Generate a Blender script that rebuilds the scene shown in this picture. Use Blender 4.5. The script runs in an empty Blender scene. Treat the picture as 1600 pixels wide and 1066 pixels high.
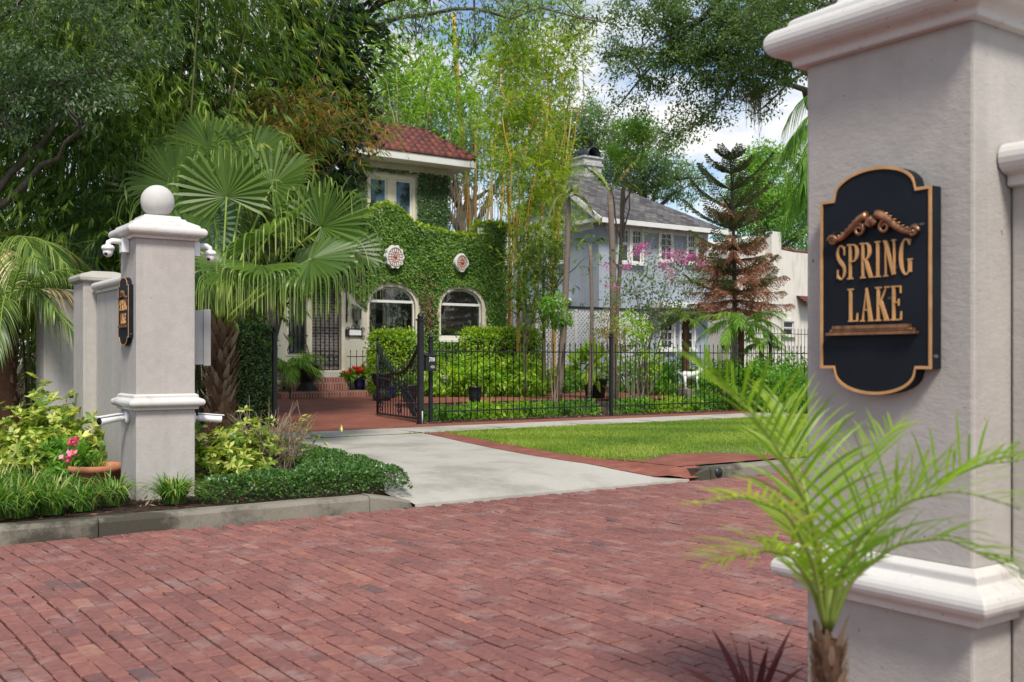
import bpy, math, random
import numpy as np
from mathutils import Vector
from mathutils.geometry import tessellate_polygon
random.seed(7); rng = np.random.default_rng(11)
R_ = math.radians
C = bpy.context.scene.collection
scn = bpy.context.scene
# ------------------------------------------------------------------ camera, sky, sun
CAMH = 1.25
cam = bpy.data.cameras.new('camera'); co = bpy.data.objects.new('camera', cam); C.objects.link(co)
co.location = (0, 0, CAMH); co.rotation_euler = (R_(90), 0, R_(-35))
cam.sensor_width = 36; cam.lens = 36 * 1612 / 1600; cam.shift_y = 30 / 1600
cam.clip_start = .05; cam.clip_end = 900
cam.dof.use_dof = True; cam.dof.focus_distance = 8.0; cam.dof.aperture_fstop = 5.6
scn.camera = co
scn.render.resolution_x = 1024; scn.render.resolution_y = 682
scn.view_settings.view_transform = 'Standard'; scn.view_settings.look = 'None'
scn.view_settings.exposure = 0.76; scn.view_settings.gamma = 1
SUN_EL, SUN_AZ = 52, 205          # azimuth measured clockwise from +Y
sl = bpy.data.lights.new('sun', 'SUN'); so = bpy.data.objects.new('sun', sl); C.objects.link(so)
sl.energy = 2.6; sl.angle = R_(12); sl.color = (1, .94, .84)
sd = Vector((math.sin(R_(SUN_AZ)) * math.cos(R_(SUN_EL)), math.cos(R_(SUN_AZ)) * math.cos(R_(SUN_EL)), math.sin(R_(SUN_EL))))
so.rotation_euler = sd.to_track_quat('Z', 'Y').to_euler()
w = bpy.data.worlds.new('World'); scn.world = w; w.use_nodes = True
nt = w.node_tree; nt.nodes.clear(); N = nt.nodes.new; K = nt.links.new
sky = N('ShaderNodeTexSky'); sky.sky_type = 'NISHITA'; sky.sun_disc = False
sky.sun_elevation = R_(SUN_EL); sky.sun_rotation = R_(SUN_AZ); sky.air_density = 1.0; sky.dust_density = 1.0; sky.ozone_density = 1.5
b1 = N('ShaderNodeBackground'); b1.inputs[1].default_value = .10; K(sky.outputs[0], b1.inputs[0])
b2 = N('ShaderNodeBackground'); b2.inputs[0].default_value = (1, .985, .96, 1); b2.inputs[1].default_value = .64
tc = N('ShaderNodeTexCoord'); sp = N('ShaderNodeSeparateXYZ'); K(tc.outputs['Generated'], sp.inputs[0])
mx = N('ShaderNodeMath'); mx.operation = 'MAXIMUM'; mx.inputs[1].default_value = 0; K(sp.outputs[2], mx.inputs[0])
ad = N('ShaderNodeMath'); ad.operation = 'ADD'; ad.inputs[1].default_value = .22; K(mx.outputs[0], ad.inputs[0])
dv = N('ShaderNodeVectorMath'); dv.operation = 'DIVIDE'
cb = N('ShaderNodeCombineXYZ')
for i in range(3): K(ad.outputs[0], cb.inputs[i])
K(tc.outputs['Generated'], dv.inputs[0]); K(cb.outputs[0], dv.inputs[1])
nz = N('ShaderNodeTexNoise'); nz.inputs['Scale'].default_value = 2.1; nz.inputs['Detail'].default_value = 9; nz.inputs['Roughness'].default_value = .55
K(dv.outputs[0], nz.inputs['Vector'])
rp = N('ShaderNodeValToRGB'); rp.color_ramp.elements[0].position = .45; rp.color_ramp.elements[1].position = .60
K(nz.outputs[0], rp.inputs[0])
ms = N('ShaderNodeMixShader'); K(rp.outputs[0], ms.inputs[0]); K(b1.outputs[0], ms.inputs[1]); K(b2.outputs[0], ms.inputs[2])
wo = N('ShaderNodeOutputWorld'); K(ms.outputs[0], wo.inputs[0])

# ------------------------------------------------------------------ photo measurements -> world points
FX, HX, HY = 1612., 800., 563.
S35, C35 = math.sin(R_(35)), math.cos(R_(35))
RT = np.array((C35, -S35, 0.)); FW = np.array((S35, C35, 0.)); UP = np.array((0, 0, 1.))
def ray(px, py):
    x = (px - HX) / FX
    return np.array((C35 * x + S35, -S35 * x + C35, (HY - py) / FX))
def gz(v):
    if v < 7.7: return 0.
    if v < 14: return .12 + .08 * (v - 7.7) / 6.3
    return min(.3, .2 + .01 * (v - 14))
def V(px, py, v): r = ray(px, py); return np.array((0, 0, CAMH)) + r * (v / r[1])
def U(px, py, u): r = ray(px, py); return np.array((0, 0, CAMH)) + r * (u / r[0])
def D(px, py, d): return np.array((0, 0, CAMH)) + ray(px, py) * d
def G(px, py):
    r = ray(px, py); t = CAMH / -r[2]
    for i in range(60): t = .5 * t + .5 * (CAMH - gz(r[1] * t)) / -r[2]
    return np.array((r[0] * t, r[1] * t, gz(r[1] * t)))
def GD(px, d):
    r = ray(px, 563); return np.array((r[0] * d, r[1] * d, gz(r[1] * d)))

# ------------------------------------------------------------------ materials
def newmat(name):
    m = bpy.data.materials.new(name); m.use_nodes = True; t = m.node_tree; t.nodes.clear()
    o = t.nodes.new('ShaderNodeOutputMaterial'); return m, t, o
def ramp(t, fac, cols, pos=None, interp='LINEAR'):
    r = t.nodes.new('ShaderNodeValToRGB'); e = r.color_ramp.elements; r.color_ramp.interpolation = interp
    n = len(cols); pos = pos or [i / max(1, n - 1) for i in range(n)]
    while len(e) < n: e.new(.5)
    for i in range(n): e[i].position = pos[i]; e[i].color = (*cols[i], 1)
    t.links.new(fac, r.inputs[0]); return r.outputs[0]
def noise(t, scale, detail=4, rough=.55, coord='Object', vec=None, stretch=None):
    n = t.nodes.new('ShaderNodeTexNoise'); n.inputs['Scale'].default_value = scale; n.inputs['Detail'].default_value = detail
    n.inputs['Roughness'].default_value = rough
    if vec is None:
        c = t.nodes.new('ShaderNodeTexCoord'); vec = c.outputs[coord]
    if stretch:
        mp = t.nodes.new('ShaderNodeMapping'); mp.inputs['Scale'].default_value = stretch; t.links.new(vec, mp.inputs[0]); vec = mp.outputs[0]
    t.links.new(vec, n.inputs['Vector']); return n.outputs[0]
def mixc(t, fac, a, b, mode='MIX'):
    m = t.nodes.new('ShaderNodeMix'); m.data_type = 'RGBA'; m.blend_type = mode
    if isinstance(fac, (int, float)): m.inputs[0].default_value = fac
    else: t.links.new(fac, m.inputs[0])
    for s, x in ((6, a), (7, b)):
        if isinstance(x, tuple): m.inputs[s].default_value = (*x, 1)
        else: t.links.new(x, m.inputs[s])
    return m.outputs[2]
def princ(t, o, col, rough=.8, metal=0, spec=.3, bump=None, bstr=.3, bdist=.01):
    p = t.nodes.new('ShaderNodeBsdfPrincipled')
    if isinstance(col, tuple): p.inputs['Base Color'].default_value = (*col, 1)
    else: t.links.new(col, p.inputs['Base Color'])
    p.inputs['Roughness'].default_value = rough; p.inputs['Metallic'].default_value = metal
    p.inputs['Specular IOR Level'].default_value = spec
    if bump is not None:
        b = t.nodes.new('ShaderNodeBump'); b.inputs['Strength'].default_value = bstr; b.inputs['Distance'].default_value = bdist
        t.links.new(bump, b.inputs['Height']); t.links.new(b.outputs[0], p.inputs['Normal'])
    t.links.new(p.outputs[0], o.inputs[0]); return p
def attr(t, name='rnd'):
    a = t.nodes.new('ShaderNodeAttribute'); a.attribute_name = name; return a.outputs['Fac']
def leafmat(name, cols, trans=.35, rough=.5, pos=None, spec=.3, bright=1.5, gain=1.5):
    cols = [tuple(min(.8, x * gain) for x in c_) for c_ in cols]; trans = min(.6, trans + .05)
    m, t, o = newmat(name); a = attr(t)
    c = ramp(t, a, cols, pos)
    p = princ(t, o, c, rough, spec=spec)
    tr = t.nodes.new('ShaderNodeBsdfTranslucent')
    c2 = mixc(t, 1.0, c, (bright, bright * 1.05, bright * .45), 'MULTIPLY'); t.links.new(c2, tr.inputs[0])
    ms = t.nodes.new('ShaderNodeMixShader'); ms.inputs[0].default_value = trans
    t.links.new(p.outputs[0], ms.inputs[1]); t.links.new(tr.outputs[0], ms.inputs[2]); t.links.new(ms.outputs[0], o.inputs[0])
    return m
def plain(name, col, rough=.7, metal=0, spec=.3, var=.12, scale=3., bscale=60, bstr=.15, bdist=.004):
    m, t, o = newmat(name)
    n = noise(t, scale, 6); c = ramp(t, n, [tuple(x * (1 - var) for x in col), tuple(min(1, x * (1 + var)) for x in col)], [.3, .7])
    princ(t, o, c, rough, metal, spec, noise(t, bscale, 4), bstr, bdist); return m
M = {}
# stucco with faint vertical streaks and trowel marks
def stucco(name, col, streak=(.8, .78, .76), bstr=.45, dirt=0):
    m, t, o = newmat(name)
    a = noise(t, 1.3, 6, stretch=(3, 3, .7)); b = noise(t, 14, 5, .6)
    c = ramp(t, a, [tuple(x * y for x, y in zip(col, streak)), col, tuple(min(1, x * 1.07) for x in col)], [.25, .5, .75])
    c = mixc(t, .12, c, ramp(t, b, [(.25, .25, .25), (.8, .8, .8)], [.3, .7]), 'OVERLAY')
    if dirt:
        c = mixc(t, ramp(t, noise(t, 3.5, 5, .6, stretch=(4, 4, .22)), [(0, 0, 0), (dirt, dirt, dirt)], [.52, .68]), c, tuple(x * .72 for x in col))
        c = mixc(t, ramp(t, noise(t, 48, 3, .5), [(0, 0, 0), (.7, .7, .7)], [.73, .78]), c, (.10, .08, .06))
    bm = noise(t, 38, 6, .65, stretch=(1, 1, 1.7)); princ(t, o, c, .85, 0, .2, bm, bstr, .006); return m
M['stucco'] = stucco('pillar_stucco', (.40, .375, .352), (.94, .935, .93), .4, .2)
m, t, o = newmat('white_moulding')
a = noise(t, 5, 7, .7); c = ramp(t, a, [(.36, .33, .30), (.55, .53, .51), (.59, .58, .56)], [.27, .42, .7])
n2 = noise(t, 55, 3, .6); c = mixc(t, ramp(t, n2, [(0, 0, 0), (1, 1, 1)], [.66, .76]), c, (.22, .17, .12))
princ(t, o, c, .55, 0, .35, noise(t, 30, 4), .12, .004); M['mould'] = m
M['white'] = plain('white_paint', (.66, .66, .65), .5, var=.06)
M['camwhite'] = plain('camera_white', (.78, .79, .8), .3, spec=.5, var=.02, bstr=.02)
M['cream'] = stucco('cream_stucco', (.52, .50, .42), bstr=.3)
M['creamtrim'] = plain('cream_trim', (.60, .55, .44), .6, var=.1)
M['bluegrey'] = stucco('blue_grey_stucco', (.31, .35, .405), (.9, .9, .92), .3)
M['whitestucco'] = stucco('white_stucco', (.62, .60, .54), (.8, .78, .74), .6)
M['black'] = plain('black_iron', (.017, .017, .02), .45, .3, .5, var=.3, bstr=.2)
m, t, o = newmat('black_signboard'); c = ramp(t, noise(t, 8, 6), [(.004, .006, .010), (.010, .014, .020)], [.3, .7])
c = mixc(t, ramp(t, noise(t, 16, 3, .5, stretch=(1, .8, 2.6)), [(0, 0, 0), (.35, .35, .35)], [.70, .74]), c, (.25, .28, .29)); princ(t, o, c, .6, 0, .18); M['blackpaint'] = m
M['gold'] = plain('gold_paint', (.55, .30, .12), .45, .15, .4, var=.2, scale=20)
M['bronze'] = plain('bronze_relief', (.30, .15, .08), .35, .7, .5, var=.5, scale=40)
M['glassdark'] = None
m, t, o = newmat('window_glass')
n = noise(t, 1.2, 3); c = ramp(t, n, [(.012, .016, .016), (.04, .05, .055)], [.35, .65]); p = princ(t, o, c, .05, 0, .45); M['glassdark'] = m
m, t, o = newmat('window_glass_blue'); c = ramp(t, noise(t, 2.5, 4), [(.02, .03, .04), (.12, .2, .3)], [.42, .55]); p = princ(t, o, c, .03, 0, .9); M['glassblue'] = m
m, t, o = newmat('clear_glass')
gl = t.nodes.new('ShaderNodeBsdfGlossy'); gl.inputs['Roughness'].default_value = .02; tr = t.nodes.new('ShaderNodeBsdfTransparent')
tr.inputs[0].default_value = (.8, .85, .84, 1); ms = t.nodes.new('ShaderNodeMixShader'); ms.inputs[0].default_value = .09
t.links.new(tr.outputs[0], ms.inputs[1]); t.links.new(gl.outputs[0], ms.inputs[2]); t.links.new(ms.outputs[0], o.inputs[0]); M['glass'] = m
M['room'] = plain('room_wall', (.6, .6, .62), .8)
M['roomdark'] = plain('dark_wood', (.03, .025, .02), .5)
M['curtain'] = plain('curtain', (.5, .52, .56), .8)
m, t, o = newmat('lampshade'); princ(t, o, (.7, .35, .22), .8); M['shade'] = m
# concrete
def concrete(name, base, dark, pos=(.38, .50, .64)):
    m, t, o = newmat(name)
    c = ramp(t, noise(t, .8, 8, .65), [dark, base, tuple(x * 1.08 for x in base)], list(pos))
    sp_ = noise(t, 160, 2, .5); c = mixc(t, .3, c, ramp(t, sp_, [(.2, .2, .2), (.75, .75, .75)], [.35, .65]), 'OVERLAY')
    cr = noise(t, 2.3, 10, .8); c = mixc(t, ramp(t, cr, [(0, 0, 0), (1, 1, 1)], [.63, .72]), c, tuple(x * .62 for x in base))
    princ(t, o, c, .9, 0, .2, noise(t, 120, 4), .35, .004); return m
M['concrete'] = concrete('driveway_concrete', (.39, .37, .33), (.29, .275, .24))
M['kerb'] = concrete('kerb_concrete', (.20, .185, .15), (.06, .055, .042), (.45, .53, .64))
# street bricks (real bricks, one random value each)
m, t, o = newmat('street_brick'); a = attr(t)
c = ramp(t, a, [(.11, .082, .08), (.165, .078, .070), (.20, .087, .076), (.225, .097, .082), (.25, .108, .087), (.30, .135, .10), (.26, .165, .125)], [0, .07, .3, .55, .78, .95, 1])
big = noise(t, .45, 5, .6); c = mixc(t, .55, c, ramp(t, big, [(.36, .34, .37), (.62, .6, .58)], [.3, .7]), 'OVERLAY')
f = noise(t, 28, 6, .7); c = mixc(t, .55, c, ramp(t, f, [(.28, .28, .28), (.72, .72, .72)], [.3, .7]), 'OVERLAY')
s2 = noise(t, 3.2, 8, .72); c = mixc(t, ramp(t, s2, [(0, 0, 0), (.42, .42, .42)], [.52, .66]), c, (.34, .26, .24))
princ(t, o, c, .78, 0, .3, noise(t, 90, 5, .7), .5, .006); M['brick'] = m
m, t, o = newmat('joint_sand'); c = ramp(t, noise(t, 9, 6, .7), [(.03, .024, .022), (.065, .05, .044), (.15, .125, .11)], [.3, .55, .72]); princ(t, o, c, .95, bump=noise(t, 200, 3), bstr=.5); M['sand'] = m
def brickmat(name, c1, c2, mortar, sc, bw=.21, rh=.07, axis='XY', ms_=.006, bstr=.5):
    m, t, o = newmat(name); tcn = t.nodes.new('ShaderNodeTexCoord'); vec = tcn.outputs['Object']
    if axis != 'XY':
        s_ = t.nodes.new('ShaderNodeSeparateXYZ'); t.links.new(vec, s_.inputs[0]); c_ = t.nodes.new('ShaderNodeCombineXYZ')
        t.links.new(s_.outputs['X' if axis[0] == 'X' else 'Y'], c_.inputs[0]); t.links.new(s_.outputs['Z' if axis[1] == 'Z' else 'X'], c_.inputs[1]); vec = c_.outputs[0]
    b = t.nodes.new('ShaderNodeTexBrick'); t.links.new(vec, b.inputs['Vector']); b.inputs['Scale'].default_value = 1
    b.inputs['Color1'].default_value = (*c1, 1); b.inputs['Color2'].default_value = (*c2, 1); b.inputs['Mortar'].default_value = (*mortar, 1)
    b.inputs['Mortar Size'].default_value = ms_; b.inputs['Brick Width'].default_value = bw; b.inputs['Row Height'].default_value = rh; b.inputs['Mortar Smooth'].default_value = .2
    n = noise(t, 2.2, 7, .7); c = mixc(t, .6, b.outputs[0], ramp(t, n, [(.3, .3, .3), (.68, .68, .68)], [.3, .7]), 'OVERLAY')
    inv = t.nodes.new('ShaderNodeMath'); inv.operation = 'SUBTRACT'; inv.inputs[0].default_value = 1; t.links.new(b.outputs['Fac'], inv.inputs[1])
    princ(t, o, c, .8, 0, .25, inv.outputs[0], bstr, .006); return m
M['patio'] = brickmat('patio_brick', (.20, .065, .045), (.26, .092, .064), (.13, .07, .055), 1, .2, .1, ms_=.004)
M['stepbrick'] = brickmat('step_brick', (.22, .065, .045), (.34, .13, .09), (.36, .26, .22), 1, .075, .22, 'XZ', .012)
M['whitebrick'] = brickmat('white_painted_brick', (.42, .42, .42), (.52, .52, .51), (.28, .28, .28), 1, .22, .08, 'XZ', .012)
M['brickreflect'] = brickmat('door_brick_reflection', (.12, .10, .10), (.2, .16, .15), (.35, .33, .32), 1, .22, .08, 'XZ', .012)  # brick seen reflected in the front door, painted as a pattern
m = brickmat('shingles', (.055, .052, .055), (.16, .15, .15), (.03, .03, .03), 1, .32, .17, 'XY', .012, .8); M['shingle'] = m
m, t, o = newmat('terracotta_tile'); a = attr(t); c = ramp(t, a, [(.07, .02, .018), (.105, .026, .022), (.155, .042, .033)])
c = mixc(t, .5, c, ramp(t, noise(t, 5, 7, .7), [(.25, .25, .25), (.7, .7, .7)], [.3, .7]), 'OVERLAY'); princ(t, o, c, .6, spec=.4, bump=noise(t, 60, 4), bstr=.3); M['tile'] = m
m, t, o = newmat('soil_ground'); c = ramp(t, noise(t, 6, 8, .75), [(.022, .015, .011), (.055, .035, .025), (.10, .062, .042)], [.3, .5, .72]); princ(t, o, c, .95, bump=noise(t, 30, 8, .8), bstr=1, bdist=.03); M['soil'] = m
m, t, o = newmat('lawn_soil'); c = ramp(t, noise(t, 1.5, 8, .7), [(.07, .12, .02), (.10, .17, .025), (.16, .17, .06)], [.3, .5, .72]); princ(t, o, c, .95, bump=noise(t, 60, 5, .8), bstr=.8, bdist=.02); M['lawn'] = m
def barkmat(name, cols, sx=(6, 6, 1), sc=4):
    m, t, o = newmat(name); n = noise(t, sc, 8, .7, stretch=sx); princ(t, o, ramp(t, n, cols, None), .9, 0, .2, n, .8, .02); return m
M['bark'] = barkmat('oak_bark', [(.035, .028, .022), (.10, .085, .07), (.2, .18, .155)])
M['palebark'] = barkmat('pale_bark', [(.10, .075, .06), (.18, .145, .12), (.26, .225, .19)], (4, 4, 12))
M['boots'] = leafmat('palm_boots', [(.07, .035, .022), (.16, .09, .06), (.24, .15, .10), (.33, .25, .18)], .1, .9, gain=1.0)
M['fibre'] = barkmat('palm_fibre', [(.03, .014, .009), (.09, .045, .028), (.16, .09, .055)], (5, 5, 9), 9)
m, t, o = newmat('bamboo_culm'); n = noise(t, 2, 5, .6, stretch=(1, 1, .5)); c = ramp(t, n, [(.42, .19, .03), (.55, .30, .05), (.42, .34, .10), (.50, .42, .30)], [.3, .48, .6, .75])
princ(t, o, c, .45, 0, .4); M['culm'] = m
m, t, o = newmat('pale_culm'); c = ramp(t, noise(t, 2.5, 5, .6, stretch=(1, 1, .5)), [(.30, .22, .12), (.45, .36, .24), (.50, .44, .34)], [.3, .5, .7]); princ(t, o, c, .6, 0, .3); M['culmpale'] = m
m, t, o = newmat('dark_culm'); c = ramp(t, noise(t, 2.5, 5, .6, stretch=(1, 1, .5)), [(.10, .07, .03), (.10, .12, .04), (.16, .14, .07)], [.3, .5, .7]); princ(t, o, c, .6, 0, .3); M['culmdark'] = m
# foliage
L_ = leafmat
M['bamboo'] = L_('bamboo_leaf', [(.02, .04, .012), (.045, .09, .016), (.095, .16, .022), (.19, .25, .045), (.34, .32, .09)], .4, .45, [0, .35, .65, .9, 1])
M['bamboobrown'] = L_('bamboo_leaf_brown', [(.04, .06, .015), (.10, .14, .025), (.18, .17, .04), (.24, .12, .035), (.28, .2, .07)], .4, .5)
M['silver'] = L_('small_grey_green_leaf', [(.025, .05, .028), (.05, .09, .045), (.09, .14, .07), (.15, .2, .11)], .25)
M['magnolia'] = L_('magnolia_leaf', [(.01, .022, .012), (.018, .042, .018), (.03, .06, .02), (.11, .035, .018)], .12, .25, [0, .4, .82, 1], .5, gain=1.25)
M['yellowbam'] = L_('golden_bamboo_leaf', [(.05, .10, .015), (.13, .20, .022), (.22, .29, .03), (.34, .37, .05)], .5, .5)
M['limebam'] = L_('lime_leaf', [(.06, .12, .03), (.13, .23, .04), (.2, .31, .06), (.28, .38, .09)], .55, .5)
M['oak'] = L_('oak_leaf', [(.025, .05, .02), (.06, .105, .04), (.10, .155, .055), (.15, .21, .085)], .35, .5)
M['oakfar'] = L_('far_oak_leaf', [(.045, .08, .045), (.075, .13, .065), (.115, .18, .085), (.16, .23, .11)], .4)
M['freshtree'] = L_('fresh_tree_leaf', [(.05, .11, .025), (.10, .2, .035), (.16, .28, .05), (.25, .36, .08)], .45)
M['moss'] = L_('spanish_moss', [(.09, .09, .065), (.15, .15, .11), (.22, .21, .16)], .2, .9)
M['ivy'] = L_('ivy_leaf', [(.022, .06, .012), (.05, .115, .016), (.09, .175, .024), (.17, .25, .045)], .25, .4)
M['ivydark'] = L_('dark_fig_leaf', [(.016, .04, .016), (.03, .07, .024), (.055, .11, .035), (.1, .16, .05)], .2, .4)  # deep green leaf of the fig column and the upper-storey ivy
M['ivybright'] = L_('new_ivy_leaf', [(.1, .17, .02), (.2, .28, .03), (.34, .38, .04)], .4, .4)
M['palm'] = L_('fan_palm_leaf', [(.024, .055, .012), (.05, .095, .018), (.095, .155, .028), (.24, .30, .09)], .38, .38, spec=.45)
M['palmblue'] = L_('blue_palm_leaf', [(.07, .13, .09), (.12, .2, .13), (.16, .25, .16)], .3, .45)
M['petiole'] = L_('petiole_green', [(.14, .2, .04), (.22, .28, .06)], .2, .4)
M['drypalm'] = L_('drying_palm_leaf', [(.05, .13, .03), (.12, .2, .05), (.34, .28, .13), (.5, .4, .27)], .3, .6, [0, .4, .75, 1])
M['feather'] = L_('feather_palm_leaf', [(.05, .13, .025), (.10, .22, .03), (.17, .32, .045), (.3, .42, .08)], .45, .4, gain=1.15)
M['nearpalm'] = L_('near_palm_leaf', [(.11, .22, .02), (.19, .34, .03), (.31, .46, .05), (.50, .50, .12)], .5, .35, gain=1.0)
M['firebush'] = L_('yellow_green_leaf', [(.05, .12, .015), (.12, .23, .02), (.22, .33, .03), (.38, .44, .05)], .4, .45)
M['greenbush'] = L_('green_bush_leaf', [(.03, .09, .015), (.07, .17, .022), (.12, .25, .035), (.2, .34, .06)], .4, .45)
M['varieg'] = L_('variegated_leaf', [(.04, .10, .015), (.13, .22, .025), (.42, .46, .09), (.70, .70, .28)], .35, .35, [0, .4, .65, 1], gain=1.15)
M['liriope'] = L_('strap_grass', [(.03, .08, .015), (.07, .16, .025), (.14, .23, .04), (.38, .36, .16)], .35, .45, [0, .4, .82, 1])
M['jasmine'] = L_('jasmine_leaf', [(.016, .045, .010), (.035, .09, .018), (.065, .14, .028), (.13, .22, .06)], .2, .35, spec=.5)
M['grass'] = L_('lawn_blade', [(.07, .14, .02), (.16, .25, .03), (.29, .36, .05), (.42, .38, .16)], .4, .5, [0, .4, .85, 1], gain=1.2)
M['pinegreen'] = L_('norfolk_needle', [(.045, .065, .028), (.085, .11, .042), (.15, .16, .07)], .15, .7)
M['pinebrown'] = L_('norfolk_dead_needle', [(.16, .08, .055), (.32, .155, .105), (.44, .24, .16), (.17, .15, .07)], .2, .8, [0, .5, .85, 1], gain=1.15)
M['pink'] = L_('pink_flower', [(.40, .08, .40), (.62, .18, .58), (.75, .35, .70)], .4, .6, gain=1.0)
M['hotpink'] = L_('hot_pink_petal', [(.6, .04, .2), (.8, .12, .3), (.85, .5, .6)], .3, .5, gain=1.0)
M['red'] = L_('red_petal', [(.45, .006, .012), (.68, .015, .02), (.8, .06, .05)], .25, .5, gain=1.0)
M['whitefl'] = L_('white_petal', [(.6, .6, .55), (.8, .8, .76)], .3, .5, gain=1.0)
M['twig'] = plain('dry_twig', (.26, .20, .15), .9)
M['mulch'] = L_('mulch_chip', [(.04, .018, .012), (.10, .045, .03), (.2, .11, .075), (.36, .27, .2)], .1, .9, [0, .5, .85, 1], gain=1.0)
M['cordy'] = L_('dark_red_leaf', [(.035, .012, .018), (.07, .02, .028), (.11, .04, .045)], .2, .35, gain=1.0)
M['terracotta'] = plain('terracotta', (.42, .17, .09), .8, var=.2)
M['bluepot'] = plain('blue_glaze', (.01, .02, .12), .2, 0, .6)
M['blackpot'] = plain('black_pot', (.02, .022, .026), .4, 0, .5)
M['plasticpot'] = plain('plastic_pot', (.03, .032, .035), .6)
M['woodfence'] = barkmat('old_fence_board', [(.015, .012, .01), (.04, .03, .024), (.07, .055, .045)], (8, 8, .6))
M['galv'] = plain('grey_metal', (.42, .42, .41), .5, .3)
M['number'] = plain('white_figures', (.8, .8, .8), .5, var=.02)
M['seal'] = plain('pewter_seal', (.35, .33, .25), .5, .4)
M['mred'] = plain('medallion_red', (.40, .10, .06), .6)
M['darkmetal'] = plain('flue_metal', (.035, .045, .05), .4, .5)

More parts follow.
